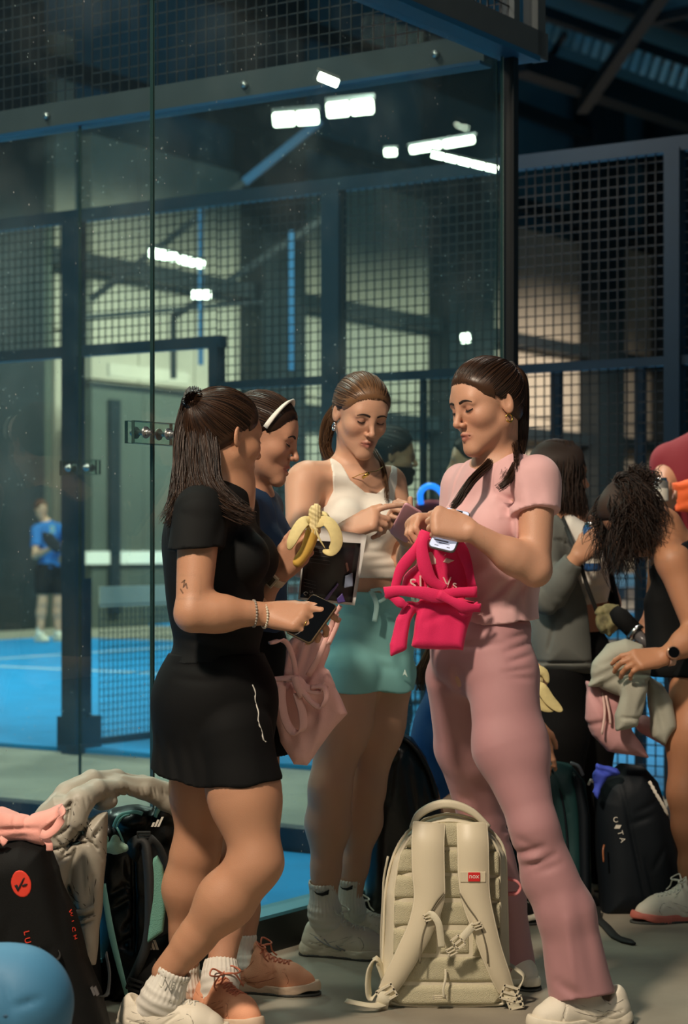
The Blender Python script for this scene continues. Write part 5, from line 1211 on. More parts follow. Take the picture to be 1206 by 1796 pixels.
for pts, w in (([X(590, 1075, 5.22), X(580, 1100, 5.22), X(560, 1150, 5.23), X(540, 1185, 5.24)], .016), ([X(472, 1128, 5.2), X(500, 1125, 5.22), X(515, 1160, 5.23), X(518, 1195, 5.24)], .014), ([X(474, 1192, 5.235), X(500, 1190, 5.225), X(522, 1192, 5.22), X(535, 1206, 5.22), X(560, 1212, 5.225), X(572, 1200, 5.23)], .024),
    ([X(494, 1200, 5.225), X(494, 1230, 5.22), X(500, 1262, 5.22), X(514, 1284, 5.22), X(530, 1278, 5.215), X(530, 1250, 5.215), X(520, 1215, 5.215)], .024), ([X(520, 1196, 5.215), X(540, 1225, 5.21), X(560, 1240, 5.21), X(572, 1225, 5.215), X(566, 1205, 5.22), X(545, 1205, 5.22)], .016), ([X(516, 1186, 5.21), X(522, 1205, 5.205), X(530, 1222, 5.21)], .020), ([X(597, 1062, 5.2), X(585, 1082, 5.205), X(592, 1092, 5.21), X(576, 1130, 5.22)], .012)):
    C = cr(pts, 6); b = MB(); b.add(*ribbon_geo(C, nrm((.55, .35, .25)) if len(pts) > 4 else (1, .2, .1), w, .005)); b.obj('strap', M_ptote, r, True)
# ================================================================ the cream backpack
M_cream = mat('cream_nylon', (222, 212, 186), .62, .3, 600, var=.04); M_creammesh = mat('cream_mesh', (206, 198, 166), .85, .9, weave=520, var=.05); M_creamstrap = mat('cream_webbing', (214, 206, 180), .7, .5, 500)
M_creamsat = mat('cream_satin', (216, 204, 176), .45, .12, 300)
def backpack_cream():
    Y0 = 5.22
    r = root('backpack', X(785, 1772, Y0+.08), 'cream backpack standing on the floor with its straps towards us', 'backpack')
    out = [(668, 1745), (672, 1640), (676, 1560), (690, 1500), (712, 1462), (745, 1438), (785, 1428), (828, 1436), (862, 1458), (884, 1492), (888, 1560), (890, 1650), (892, 1748), (876, 1770), (690, 1770)]
    F = S(); F.plate(out, Y0+.09, .055, 0, thick=.03); F.fn(waves(.0016, 14, 14, 12, 40)); F.fn(folds([(672, 1560, 680, 1700, 8, .004, Y0), (880, 1520, 884, 1700, 8, .004, Y0)])); soft('body', F, .0055, M_cream, r)
    # padded back: separate cushions between the seams
    bk = [(688, 1745), (690, 1640), (692, 1560), (702, 1500), (724, 1464), (752, 1446), (787, 1440), (824, 1446), (852, 1464), (874, 1496), (876, 1560), (878, 1650), (880, 1745), (866, 1762), (700, 1762)]
    b = poly2(bk, Y0); rows = [1440, 1487, 1532, 1577, 1625, 1674, 1723, 1764]; cols = [(686, 768), (768, 825), (825, 882)]
    for j in range(7):
        for i, (x0, x1) in enumerate(cols if j < 5 else [(686, 882)]):
            dy = (4 if i == 2 else 0)
            F = S(); ya, yb = rows[j]+1.5+dy*(j > 0), rows[j+1]-1.5+dy*(j < 6); poly = [(x0+1.2, ya), (x1-1.2, ya), (x1-1.2, yb), (x0+1.2, yb)]
            F.plate(poly, Y0+.018, .016, 0, thick=.004); F.fn(lambda P, d: np.maximum(d, b(P)))
            V, Q = nets(F.ev, *F.bounds(), .0045)
            if len(V): mk('back_cushion', V, Q, M_creammesh, r, True)
    pp = np.array([X(x, y, Y0+.012) for x, y in bk]); C = cr(np.vstack([pp, pp[:1]]), 4); q = MB(); q.tube(C, .0042, 6); q.obj('piping', M_cream, r, True)
    pp = np.array([X(x, y, Y0+.055) for x, y in out]); C = cr(np.vstack([pp, pp[:1]]), 4); q = MB(); q.tube(C, .0040, 6); q.obj('piping', M_cream, r, True)
    # grab handle
    C = cr([X(722, 1452, Y0+.04), X(735, 1428, Y0+.035), X(765, 1412, Y0+.03), X(795, 1411, Y0+.03), X(828, 1424, Y0+.035), X(856, 1450, Y0+.04)], 7); n = len(C); q = MB(); q.add(*ribbon_geo(C, (0, 1, 0), .030, .014+.006*np.sin(np.linspace(0, 3.14, n)))); q.obj('grab_handle', M_cream, r, True)
    def strap(pts, ws, label=None):
        C = cr(pts, 7); n = len(C); w = np.interp(np.linspace(0, 1, n), np.linspace(0, 1, len(ws)), ws); q = MB(); T = np.gradient(C, axis=0); sd = np.array([nrm(np.cross(t, (0, 1, 0))) for t in T])
        q.add(*ribbon_geo(C, sd, w, .017)); o = q.obj('shoulder_strap', M_creamsat, r, True)
        for e in (-1, 1):
            q = MB(); q.tube(C+sd*(w*e*.485)[:, None]+np.array((0, -.004, 0)), .0028, 5); q.obj('strap_binding', M_cream, o, True)
        return o, C, sd, w
    ls, C, sd, w = strap([X(752, 1444, Y0+.006), X(750, 1480, Y0-.018), X(751, 1530, Y0-.024), X(752, 1575, Y0-.026), X(738, 1625, Y0-.028), X(716, 1670, Y0-.026), X(692, 1714, Y0-.020), X(676, 1740, Y0-.012)], [.083, .084, .083, .078, .066, .060, .052, .040])
    rs, C2, sd2, w2 = strap([X(827, 1444, Y0+.006), X(829, 1480, Y0-.018), X(830, 1530, Y0-.024), X(834, 1575, Y0-.026), X(848, 1625, Y0-.028), X(860, 1665, Y0-.026), X(876, 1708, Y0-.020), X(888, 1738, Y0-.012)], [.078, .080, .080, .074, .062, .056, .050, .040])
    for pts, o in (([(754, 1600), (766, 1580), (778, 1566)], ls), ([(736, 1690), (738, 1660), (744, 1630), (760, 1595), (779, 1568)], ls), ([(806, 1567), (820, 1590), (840, 1620), (852, 1660), (855, 1690)], rs)):
        q = MB(); q.tube(cr([X(x, y, Y0-.038) for x, y in pts], 5), .0020, 5); q.obj('seam', mat('seam_grey', (120, 112, 92), .8), o, True)
    # red label
    q = MB(); q.add(*rslab(X(829, 1538, Y0-.0345), (.033, 0, 0), (0, 0, .0135), .002, .003)); q.obj('label_patch', M_creamsat, rs)
    q = MB(); q.add(*rslab(X(831, 1538, Y0-.037), (.0155, 0, 0), (0, 0, .0118), .0015, .003)); q.obj('red_label', mat('label_red', (214, 40, 42), .5), rs)
    text('label_letters', 'nox', .017, frame4(X(831, 1537, Y0-.0388), (1, 0, 0), (0, 0, 1)), mat('label_white', (235, 228, 220), .6), rs, .0004)
    def web(pts, w, name='webbing', t=.003, side=None):
        C = cr(pts, 6); T = np.gradient(C, axis=0); sd = side if side is not None else np.array([nrm(np.cross(t_, (0, 1, 0))) for t_ in T]); q = MB(); q.add(*ribbon_geo(C, sd, w, t)); return q.obj(name, M_creamstrap, r, True)
    def buckle(c, u, v, name='buckle'):
        c, u, v = (np.asarray(k, f4) for k in (c, u, v)); n = nrm(np.cross(u, v)); q = MB()
        for e in (-1, 0, 1): q.obox(c+v*e, u, v*.18, n*.0035)
        for e in (-1, 1): q.obox(c+u*e*.92, u*.10, v*1.1, n*.0035)
        return q.obj(name, M_cream, r)
    # loose ends of the sternum straps
    web([X(748, 1608, Y0-.040), X(757, 1604, Y0-.050), X(768, 1618, Y0-.054), X(772, 1640, Y0-.05), X(774, 1662, Y0-.045)], .018); buckle(X(751, 1608, Y0-.045), (.012, 0, .004), (-.003, 0, .008))
    web([X(781, 1700, Y0-.01), X(781, 1715, Y0-.02), X(777, 1735, Y0-.03), X(778, 1750, Y0-.03)], .006, side=np.array((1., .3, 0))); buckle(X(771, 1749, Y0-.022), (.018, 0, .001), (0, 0, .004))
    web([X(832, 1622, Y0-.040), X(822, 1632, Y0-.050), X(810, 1646, Y0-.054), X(800, 1660, Y0-.052)], .020); buckle(X(803, 1652, Y0-.058), (.010, 0, .008), (-.009, 0, .010)); buckle(X(792, 1668, Y0-.05), (.011, 0, .006), (-.005, 0, .007)); buckle(X(837, 1624, Y0-.045), (.012, 0, .004), (-.004, 0, .007))
    # strap ends at the bottom corners
    buckle(X(678, 1742, Y0-.025), (.020, 0, .012), (-.008, 0, .014)); web([X(684, 1735, Y0-.012), X(672, 1752, Y0-.03), X(668, 1768, Y0-.02)], .034, t=.005)
    web([X(674, 1760, Y0-.02), X(655, 1764, Y0-.05), X(628, 1760, Y0-.06), X(606, 1755, Y0-.05)], .020, t=.003, side=np.array((.1, .9, .3)))
    web([X(674, 1716, Y0+.04), X(660, 1684, Y0+.03), X(648, 1700, Y0+.02), X(645, 1730, Y0+.01), X(650, 1750, Y0+.01), X(668, 1735, Y0+.02)], .034, 'side_loop', .005, np.array((.35, .9, .1)))
    buckle(X(893, 1742, Y0-.022), (.020, 0, -.006), (.006, 0, .016)); buckle(X(904, 1758, Y0-.02), (.018, 0, .004), (-.003, 0, .014)); web([X(886, 1730, Y0-.014), X(896, 1752, Y0-.02), X(903, 1770, Y0-.02)], .030, t=.005)
    web([X(888, 1690, Y0+.06), X(905, 1700, Y0+.05), X(918, 1712, Y0+.04), X(912, 1728, Y0+.03), X(900, 1738, Y0+.02)], .020, 'side_loop', .004, np.array((.3, .9, .2)))
    q = MB(); q.tube(cr([X(680, 1502, Y0+.07), X(673, 1540, Y0+.075), X(671, 1580, Y0+.075), X(668, 1640, Y0+.08), X(668, 1700, Y0+.08)], 5), .0035, 6); q.obj('side_zip', mat('zip_cream', (190, 182, 160), .5), r, True)
    q = MB(); q.add(*ribbon_geo(cr([X(888, 1540, Y0+.10), X(905, 1545, Y0+.09), X(912, 1555, Y0+.09), X(906, 1566, Y0+.09), X(890, 1568, Y0+.10)], 5), (0, 1, 0), .03, .006)); q.obj('pink_loop', mat('pink_loop', (214, 130, 130), .7), r, True, label='pink fabric loop')
    return r
backpack_cream()
# ================================================================ bags and jacket on the left
M_bagblk = mat('bag_black', (9, 9, 8), .75, .4, 500, spec=.25); M_bagshine = mat('bag_black_shiny', (13, 14, 14), .34, .25, 160); M_red = mat('logo_red', (222, 58, 36), .6); M_strapblk = mat('strap_black', (30, 31, 30), .7, .4, 500)
M_mint = mat('mint_panel', (98, 150, 134), .75, .6, weave=420); M_mintzip = mat('mint_zip', (150, 212, 200), .5); M_puff = mat('puffer_grey', (164, 157, 142), .5, .2, 200, var=.05); M_plush = mat('plush_mint', (150, 188, 166), .95, .9, 500, sheen=.4)
M_pale = mat('mark_white', (214, 208, 194), .6)
def three_bars(par, x, y, w, hgt, Y, m, name='emblem', lean=.35):
    q = MB()
    for i, k in enumerate((.42, .72, 1.0)):
        x0 = x+(i-1)*w*.36; a = X(x0, y, Y); b_ = X(x0-hgt*k*lean, y-hgt*k, Y); s_ = X(x0+w*.26, y, Y)-a
        q.add([a, a+s_, b_+s_, b_]+[p+np.array((0, .003, 0)) for p in (a, a+s_, b_+s_, b_)], [(0,1,2,3), (4,7,6,5), (0,4,5,1), (1,5,6,2), (2,6,7,3), (3,7,4,0)])
    return q.obj(name, m, par)
r = root('racket_bag', X(60, 1838, 4.8), 'black racket bag with red round check logo beside the grey puffer jacket', 'bag'); Yb = 4.82
F = S(); F.plate([(-70, 1500), (-5, 1480), (42, 1468), (82, 1480), (104, 1522), (130, 1605), (150, 1680), (176, 1740), (200, 1838), (-70, 1838)], Yb, .075, 0, thick=.03); F.fn(folds([(90, 1500, 122, 1640, 9, .006, Yb), (30, 1600, 10, 1680, 10, .004, Yb), (100, 1650, 60, 1690, 8, .004, Yb)])); F.fn(waves(.003, 14, 14, 12, 51))
rb_ = soft('body', F, .006, M_bagblk, r); yl = Yb-.106
def onfront(poly, m, name, par, lift=.0, rr=.0025, h=.0022, at=None):
    ys = np.linspace(Yb-.16, Yb, 80); c = X(*at, Yb)[[0, 2]] if at else np.mean([X(x, y, Yb)[[0, 2]] for x, y in poly], 0); d = F.ev(np.array([(c[0], y, c[1]) for y in ys], f4)); y = ys[int(np.argmax(d < 0))]
    k = (y-lift)/Yb; G = S(); G.plate(poly, y-lift, rr, 0); return soft(name, G, h, m, par)
lg = onfront([(37+18*math.cos(t)+3*math.sin(t), 1550+24*math.sin(t)) for t in np.linspace(0, 6.1, 18)], M_red, 'round_logo', rb_)
onfront([(25, 1553), (30, 1551), (32, 1556), (40, 1541), (44, 1538), (36, 1556), (31, 1564)], M_ink, 'check_mark', rb_, .0035, .0022, .0014, (37, 1550)); onfront([(38, 1553), (43, 1550), (49, 1550), (45, 1554), (39, 1555)], M_ink, 'check_mark', rb_, .0035, .0022, .0014, (37, 1550))
def zsurf(F_, x, y, Y):
    p = X(x, y, Y); ys = np.linspace(Y-.2, Y+.05, 120); d = F_.ev(np.array([(p[0]*yy/Y, yy, CH+(p[2]-CH)*yy/Y) for yy in ys], f4)); i = int(np.argmax(d < 0)); return X(x, y, ys[i]-.0015)
for i, ch in enumerate('LUIC'): text('logo_letter', ch, .020, frame4(zsurf(F, 46.5+i*1.6, 1636+i*13.5, Yb), (.25, 0, -1), (1, 0, .25)), M_red, rb_, .001)
for i, ch in enumerate('WICH'): text('logo_letter', ch, .016, frame4(zsurf(F, 123.5+i*2.6, 1602+i*14, Yb), (.22, -.0, -1), (.6, .8, .12)), M_red, rb_, .001)
q = MB(); q.add(*ribbon_geo(cr([X(66, 1640, yl+.04), X(74, 1668, yl), X(88, 1682, yl-.015), X(100, 1682, yl-.01), X(105, 1672, yl+.01), X(102, 1655, yl+.04)], 5), (0, 1, .2), .014, .003)); q.obj('webbing_loop', M_strapblk, r, True)
q = MB(); q.add(*ribbon_geo(cr([X(186, 1672, 4.9), X(192, 1710, 4.87), X(186, 1745, 4.85), X(160, 1742, 4.80), X(152, 1728, 4.79)], 5), (.3, -.9, .1), .024, .003)); q.obj('hanging_strap', M_strapblk, r, True)
for x in (155, 163, 169): q = MB(); q.obox(X(x, 1738, 4.77), (.003, 0, .002), (0, .004, 0), (-.004, 0, .010)); q.obj('buckle_tooth', M_grey_phone, r)
# pink cloth bag lying on it
r = root('tote_bag', X(50, 1470, 4.8), 'pink cotton bag lying folded on top of the black racket bag', 'bag'); M_salmon = mat('salmon_cotton', (238, 164, 150), .75, .35, 500, var=.05, sheen=.2)
F = S(); F.plate([(-60, 1415), (0, 1418), (20, 1425), (48, 1432), (80, 1422), (105, 1413), (118, 1432), (100, 1458), (80, 1480), (50, 1470), (10, 1474), (-60, 1486)], 4.82, .030, 0, thick=.03); F.fn(folds([(0, 1452, 70, 1450, 5, .010, 4.8), (78, 1456, 112, 1432, 4, .012, 4.8), (84, 1446, 110, 1425, 4, -.004, 4.8), (28, 1428, 28, 1450, 2, .003, 4.8), (46, 1430, 47, 1450, 2, .003, 4.8), (20, 1462, 60, 1462, 6, .005, 4.8)])); F.fn(waves(.002, 40, 30, 30, 53)); tb = soft('body', F, .0042, M_salmon, r)
for p, w in (([X(72, 1462, 4.74), X(82, 1464, 4.73), X(98, 1452, 4.73), X(110, 1430, 4.74), X(106, 1418, 4.76)], .020), ([X(78, 1470, 4.75), X(86, 1480, 4.735), X(87, 1492, 4.735)], .016), ([X(-20, 1472, 4.74), X(0, 1478, 4.73), (X(8, 1470, 4.735))], .022)):
    q = MB(); q.add(*ribbon_geo(cr(p, 6), (.3, .3, 1) if len(p) > 3 else (1, 0, .1), w, .004)); q.obj('strap', M_salmon, r, True)
# grey puffer jacket
r = root('puffer_jacket', X(130, 1690, 5.1), 'grey quilted puffer jacket draped between the racket bag and mint-trimmed backpack', 'jacket')
F = S(); Yj = 5.06
F.plate([(70, 1420), (100, 1386), (160, 1362), (215, 1360), (262, 1370), (308, 1392), (316, 1420), (296, 1412), (250, 1394), (205, 1388), (168, 1398), (140, 1420), (120, 1440)], 5.16, .022, .01, (.9, 0), thick=.01); F.chain([X(88, 1425, 5.02), X(118, 1392, 5.06), X(160, 1370, 5.12), X(205, 1366, 5.22), X(250, 1376, 5.30), X(300, 1398, 5.36)], [.030, .030, .026, .022, .024, .020], .012)
F.chain([X(128, 1440, 4.98), X(140, 1405, 5.00), X(168, 1388, 5.05), X(205, 1380, 5.14), X(250, 1388, 5.20), X(290, 1410, 5.25), X(322, 1435, 5.27)], [.034, .034, .026, .020, .018, .018, .014], .012)
F.plate([(66, 1424), (95, 1395), (122, 1398), (140, 1430), (138, 1480), (124, 1530), (118, 1600), (100, 1560), (84, 1500), (66, 1450)], 5.00, .034, .012, thick=.01)
F.plate([(150, 1440), (172, 1428), (188, 1424), (186, 1450), (186, 1500), (180, 1560), (176, 1610), (168, 1690), (152, 1690), (132, 1630), (120, 1560), (124, 1510), (136, 1470)], 5.02, .045, .010, thick=.01); F.ell(X(182, 1406, 5.10), (.032, .03, .020), None, .01)
qf = [(70, 1448, 135, 1400, 3, 0.0105, Yj), (98, 1432, 125, 1418, 3, 0.0090, Yj), (95, 1482, 138, 1472, 3, 0.0120, Yj), (108, 1458, 132, 1440, 3, 0.0090, Yj), (105, 1460, 122, 1478, 3, 0.0090, Yj), (115, 1500, 130, 1490, 3, 0.0090, Yj), (95, 1480, 110, 1500, 3, 0.0075, Yj), (132, 1400, 128, 1440, 4, 0.0150, Yj), (120, 1490, 136, 1460, 4, 0.0180, Yj),
      (132, 1473, 170, 1468, 2.5, 0.0120, Yj), (140, 1445, 178, 1480, 2.5, 0.0090, Yj), (138, 1470, 160, 1445, 2.5, 0.0090, Yj), (150, 1440, 186, 1500, 3, 0.0045, Yj), (124, 1545, 140, 1575, 4, 0.0090, Yj), (122, 1570, 150, 1590, 4, 0.0120, Yj), (130, 1605, 168, 1592, 3, 0.0150, Yj), (138, 1616, 168, 1606, 3, 0.0120, Yj), (152, 1500, 158, 1580, 6, 0.0060, Yj), (168, 1530, 163, 1590, 6, 0.0075, Yj), (178, 1450, 170, 1462, 4, 0.0090, Yj)]
for x in (150, 163, 171, 186, 193, 207, 219, 226, 241, 249, 262, 268, 280, 291, 299): qf.append((x, 1380+abs(x-200)*.10, x+2+(x % 7), 1392+(x % 5)*2+abs(x-200)*.12, 1.8, .0022+.0004*(x % 4), 5.15))
F.fn(folds(qf)); F.fn(waves(.0022, 34, 30, 26, 55)); sh_ = soft('shell', F, .0036, M_puff, r)
st_ = MB(); ys = np.linspace(4.80, 5.30, 200)
for x0, y0, x1, y1, w_, d_, Y_ in qf[:20]:
    path = []
    for t in np.linspace(.04, .96, 9):
        p = X(x0+(x1-x0)*t, y0+(y1-y0)*t, Yj)+np.array((.0015*math.sin(t*9), 0, .0015*math.cos(t*8))); e = F.ev(np.array([(p[0]*y/Yj, y, CH+(p[2]-CH)*y/Yj) for y in ys], f4)) < 0
        if e.any(): y = ys[int(np.argmax(e))]; path.append((p[0]*y/Yj, y, CH+(p[2]-CH)*y/Yj))
    if len(path) > 4 and np.abs(np.diff(np.array(path)[:, 1])).max() < .03: st_.tube(path, .0014, 4)
st_.obj('crease_shade', mat('crease_dark', (66, 60, 50), .8), sh_, True, kind='stuff')  # dark tubes along the folds: crease shade put into the shape and colour
for p, w in (([X(134, 1600, 4.975), X(150, 1598, 4.965), X(166, 1590, 4.97)], .012),): q = MB(); q.add(*ribbon_geo(cr(p, 5), (0, 0, 1), w, .010)); q.obj('cuff', M_puff, r, True)
r = root('racket_bag', X(150, 1760, 5.15), 'plain black bag underneath the grey puffer jacket', 'bag'); F = S(); F.plate([(84, 1470), (120, 1440), (150, 1432), (176, 1440), (178, 1755), (120, 1765), (90, 1600)], 5.17, .04, 0); F.fn(waves(.003, 20, 20, 16, 58)); soft('body', F, .008, M_bagblk, r)
# black and mint backpack
r = root('backpack', X(255, 1750, 5.33), 'black backpack with mint zips and mint panel behind the legs of the woman in black', 'backpack'); Yk = 5.34
F = S(); F.plate([(168, 1440), (196, 1418), (240, 1412), (262, 1418), (290, 1412), (318, 1420), (330, 1450), (334, 1560), (330, 1700), (318, 1752), (200, 1752), (180, 1690), (170, 1600), (164, 1500)], Yk, .06, 0, thick=.02)
F.ell(X(238, 1440, Yk-.06), (.055, .05, .030), None, .02); F.ell(X(290, 1425, Yk-.05), (.035, .05, .030), None, .015)
F.fn(folds([(265, 1440, 275, 1410, 5, .012, Yk), (200, 1560, 225, 1548, 6, .010, Yk), (205, 1585, 240, 1565, 6, .008, Yk), (222, 1540, 240, 1560, 5, .008, Yk), (225, 1620, 240, 1600, 5, .010, Yk), (215, 1650, 240, 1630, 6, .010, Yk), (238, 1480, 240, 1660, 4, .014, Yk), (210, 1640, 235, 1660, 5, .008, Yk), (228, 1500, 232, 1540, 5, .008, Yk), (190, 1480, 215, 1470, 8, .010, Yk)])); F.fn(waves(.003, 30, 30, 30, 57)); bk_ = soft('body', F, .0048, M_bagshine, r)
q = MB(); q.tube(cr([zsurf(F, *p, Yk) for p in ((200, 1450), (205, 1438), (212, 1430), (225, 1426), (238, 1425), (250, 1428))], 5), .0062, 6); q.obj('mint_zip', M_mintzip, bk_, True); q = MB(); q.tube(cr([zsurf(F, *p, Yk) for p in ((204, 1452), (209, 1440), (217, 1432), (228, 1429))], 5), .0035, 6); q.obj('mint_zip', M_mintzip, bk_, True)
q = MB(); q.tube(cr([zsurf(F, *p, Yk) for p in ((273, 1432), (277, 1422), (284, 1413), (292, 1412), (298, 1417))], 5), .0058, 6); q.obj('mint_zip', M_mintzip, bk_, True)
three_bars(bk_, 270, 1450, 15, 17, 5.215, M_pale, lean=-.45)
q = MB(); q.tube(cr([X(205, 1452, 5.20), X(210, 1462, 5.19), X(215, 1474, 5.19), X(217, 1480, 5.19)], 4), .003, 6); q.obj('zip_pull', M_mintzip, r, True); q = MB(); q.tube(cr([X(198, 1453, 5.20), X(201, 1460, 5.19), X(201, 1466, 5.19)], 4), .004, 6); q.obj('clip', M_strapblk, r, True)
C = cr([X(232, 1500, 5.25), X(234, 1485, 5.19), X(242, 1478, 5.16), X(254, 1482, 5.14), X(259, 1510, 5.13), X(262, 1560, 5.13), X(262, 1620, 5.14), X(256, 1660, 5.16), X(240, 1700, 5.18), X(226, 1728, 5.2)], 6); q = MB(); q.add(*ribbon_geo(C, (.45, -.85, 0), np.interp(np.linspace(0, 1, len(C)), [0, .3, .7, 1], [.04, .040, .036, .026]), .014)); q.obj('shoulder_strap', M_strapblk, r, True)
G = S(); G.plate([(259, 1512), (276, 1500), (286, 1520), (291, 1560), (290, 1600), (286, 1634), (258, 1654), (262, 1620), (262, 1560)], 5.13, .010, 0, thick=.004); soft('mint_pad', G, .004, M_mint, r)
C = cr([X(254, 1472, 5.17), X(268, 1474, 5.14), X(282, 1492, 5.14), X(291, 1520, 5.15), X(294, 1560, 5.16)], 6); q = MB(); q.add(*ribbon_geo(C, (.6, -.6, .4), .026, .004)); q.obj('webbing', M_strapblk, r, True)
def bkl(c, u, v): 
    c, u, v = (np.asarray(k, f4) for k in (c, u, v)); n = nrm(np.cross(u, v)); q = MB()
    for e in (-1, 0, 1): q.obox(c+v*e, u, v*.2, n*.004)
    for e in (-1, 1): q.obox(c+u*e, u*.1, v*1.1, n*.004)
    return q.obj('buckle', M_strapblk, r)
bkl(X(252, 1464, 5.15), (.016, 0, 0), (0, -.002, .007)); bkl(X(236, 1728, 5.16), (.018, 0, -.006), (.004, 0, .012))
G = S(); G.plate([(262, 1655), (300, 1634), (318, 1650), (312, 1700), (286, 1745), (232, 1745), (240, 1700)], 5.20, .02, 0, thick=.01); sp_ = soft('side_pocket', G, .005, M_bagblk, r); three_bars(sp_, 268, 1666, 17, 17, 5.168, M_pale, lean=.35)
C = cr([X(181, 1550, 5.16), X(187, 1590, 5.15), X(196, 1640, 5.15), X(208, 1690, 5.16), X(218, 1728, 5.17), X(222, 1745, 5.18)], 6); q = MB(); q.add(*ribbon_geo(C, (1, -.3, .2), np.interp(np.linspace(0, 1, len(C)), [0, .4, 1], [.014, .018, .010]), .004)); q.obj('mint_strap', M_mintzip, r, True, label='mint webbing strap')
r = root('plush_keyring', X(202, 1490, 5.14), 'small mint triangular plush keyring hanging from the zip of the black backpack', 'keyring')
F = S(); F.cone(X(186, 1488, 5.14), X(218, 1487, 5.14), .010, .011, 0); F.cone(X(202, 1472, 5.14), X(202, 1488, 5.14), .011, .015, .012); F.ell(X(202, 1485, 5.14), (.022, .016, .012), None, .01); F.ell(X(187, 1472, 5.145), (.005, .005, .011), None, .003); F.fn(waves(.0006, 200, 200, 200, 3)); pl = soft('body', F, .0025, M_plush, r)
q = MB(); q.tube([X(201, 1466, 5.165), X(202, 1473, 5.145)], .0018, 6); q.obj('loop', M_silver, r, True)
# blurred blue bag end, nearest to us
r = root('gym_bag', X(30, 1830, 3.9), 'out-of-focus blue rounded bag end in the near lower corner', 'bag')
F = S(); F.ell(X(20, 1760, 3.85), (.105, .09, .105), None, 0); F.cone(X(-60, 1750, 3.85), X(30, 1760, 3.85), .10, .098, .05); F.cone(X(-60, 1830, 3.85), X(40, 1830, 3.85), .095, .075, .04); F.fn(folds([(20, 1700, 40, 1760, 8, .004, 3.85), (40, 1745, 80, 1735, 8, .005, 3.85)])); fb = soft('body', F, .006, mat('bag_blue', (66, 124, 160), .6, .2, 300), r)
q = MB(); q.tube([X(-60, 1790, 3.77), X(10, 1782, 3.745), X(70, 1775, 3.78), X(100, 1765, 3.84)], .004, 6); q.obj('seam', mat('bag_blue_seam', (40, 78, 104), .7), fb, True)
# ================================================================ bags and people on the right
M_tealbag = mat('bag_teal', (10, 54, 54), .6, .3, 300); M_navybag = mat('bag_navy', (8, 17, 24), .65, .3, 300, spec=.3); M_royal = mat('cloth_royal', (62, 82, 196), .75, .3, 400); M_greyj = mat('jacket_grey', (104, 106, 100), .85, .4, 600, var=.05); M_greyrib = mat('jacket_rib', (118, 120, 112), .9, .4, 500)
M_sweat = mat('sweat_grey', (172, 170, 154), .9, .6, 500, var=.06); M_sweatpink = mat('sweat_pink', (210, 156, 156), .85, .5, 500, var=.06); M_trous = mat('trousers_black', (8, 8, 8), .85, spec=.25); M_leather = mat('leather_black', (14, 13, 11), .28, .3, 60)
r = root('duffel_bag', X(715, 1600, 6.2), 'tall glossy black bag standing behind the legs of the woman in white', 'bag')
F = S(); F.plate([(640, 1360), (668, 1300), (694, 1284), (722, 1296), (748, 1330), (768, 1380), (782, 1450), (790, 1600), (640, 1600)], 6.22, .07, 0, thick=.04); F.fn(folds([(690, 1310, 680, 1400, 8, .005, 6.2), (712, 1320, 730, 1450, 6, .005, 6.2), (735, 1340, 748, 1480, 6, .006, 6.2), (665, 1330, 700, 1318, 6, .005, 6.2)])); F.fn(waves(.004, 18, 18, 8, 61)); d_ = soft('body', F, .006, M_leather, r)
q = MB(); q.add(*ribbon_geo(cr([zsurf(F, *p, 6.2)+np.array((0, -.006, 0)) for p in ((686, 1292), (704, 1296), (724, 1312), (742, 1338), (756, 1370), (764, 1400))], 6), (.3, -.8, .5), .03, .010)); q.obj('binding', M_leather, d_, True)
# teal backpack
r = root('backpack', X(970, 1600, 6.7), 'dark teal backpack standing just behind the flared pink trousers', 'backpack')
F = S(); F.plate([(905, 1400), (930, 1350), (965, 1334), (1000, 1340), (1024, 1370), (1034, 1440), (1034, 1560), (1030, 1604), (900, 1604), (896, 1500)], 6.72, .075, 0, thick=.03); F.fn(folds([(962, 1345, 990, 1420, 4, .006, 6.7), (990, 1420, 1000, 1600, 4, .006, 6.7), (1010, 1360, 1022, 1590, 4, .005, 6.7)])); F.fn(waves(.003, 16, 16, 12, 63)); tb_ = soft('body', F, .006, M_tealbag, r)
G = S(); G.plate([(1004, 1352), (1020, 1368), (1032, 1430), (1034, 1590), (1018, 1592), (1014, 1430)], 6.62, .02, 0, thick=.01); soft('side_panel', G, .006, M_navybag, r)
q = MB(); q.tube(cr([X(1000, 1338, 6.63), X(1014, 1344, 6.62), X(1022, 1360, 6.62)], 5), .006, 6); q.obj('grab_loop', mat('loop_grey', (130, 134, 140), .6), r, True)
q = MB(); q.tube(cr([zsurf(F, *p, 6.7) for p in ((932, 1358), (952, 1346), (968, 1352), (985, 1400), (994, 1470), (996, 1560))], 5), .004, 6); q.obj('zip', M_navybag, tb_, True)
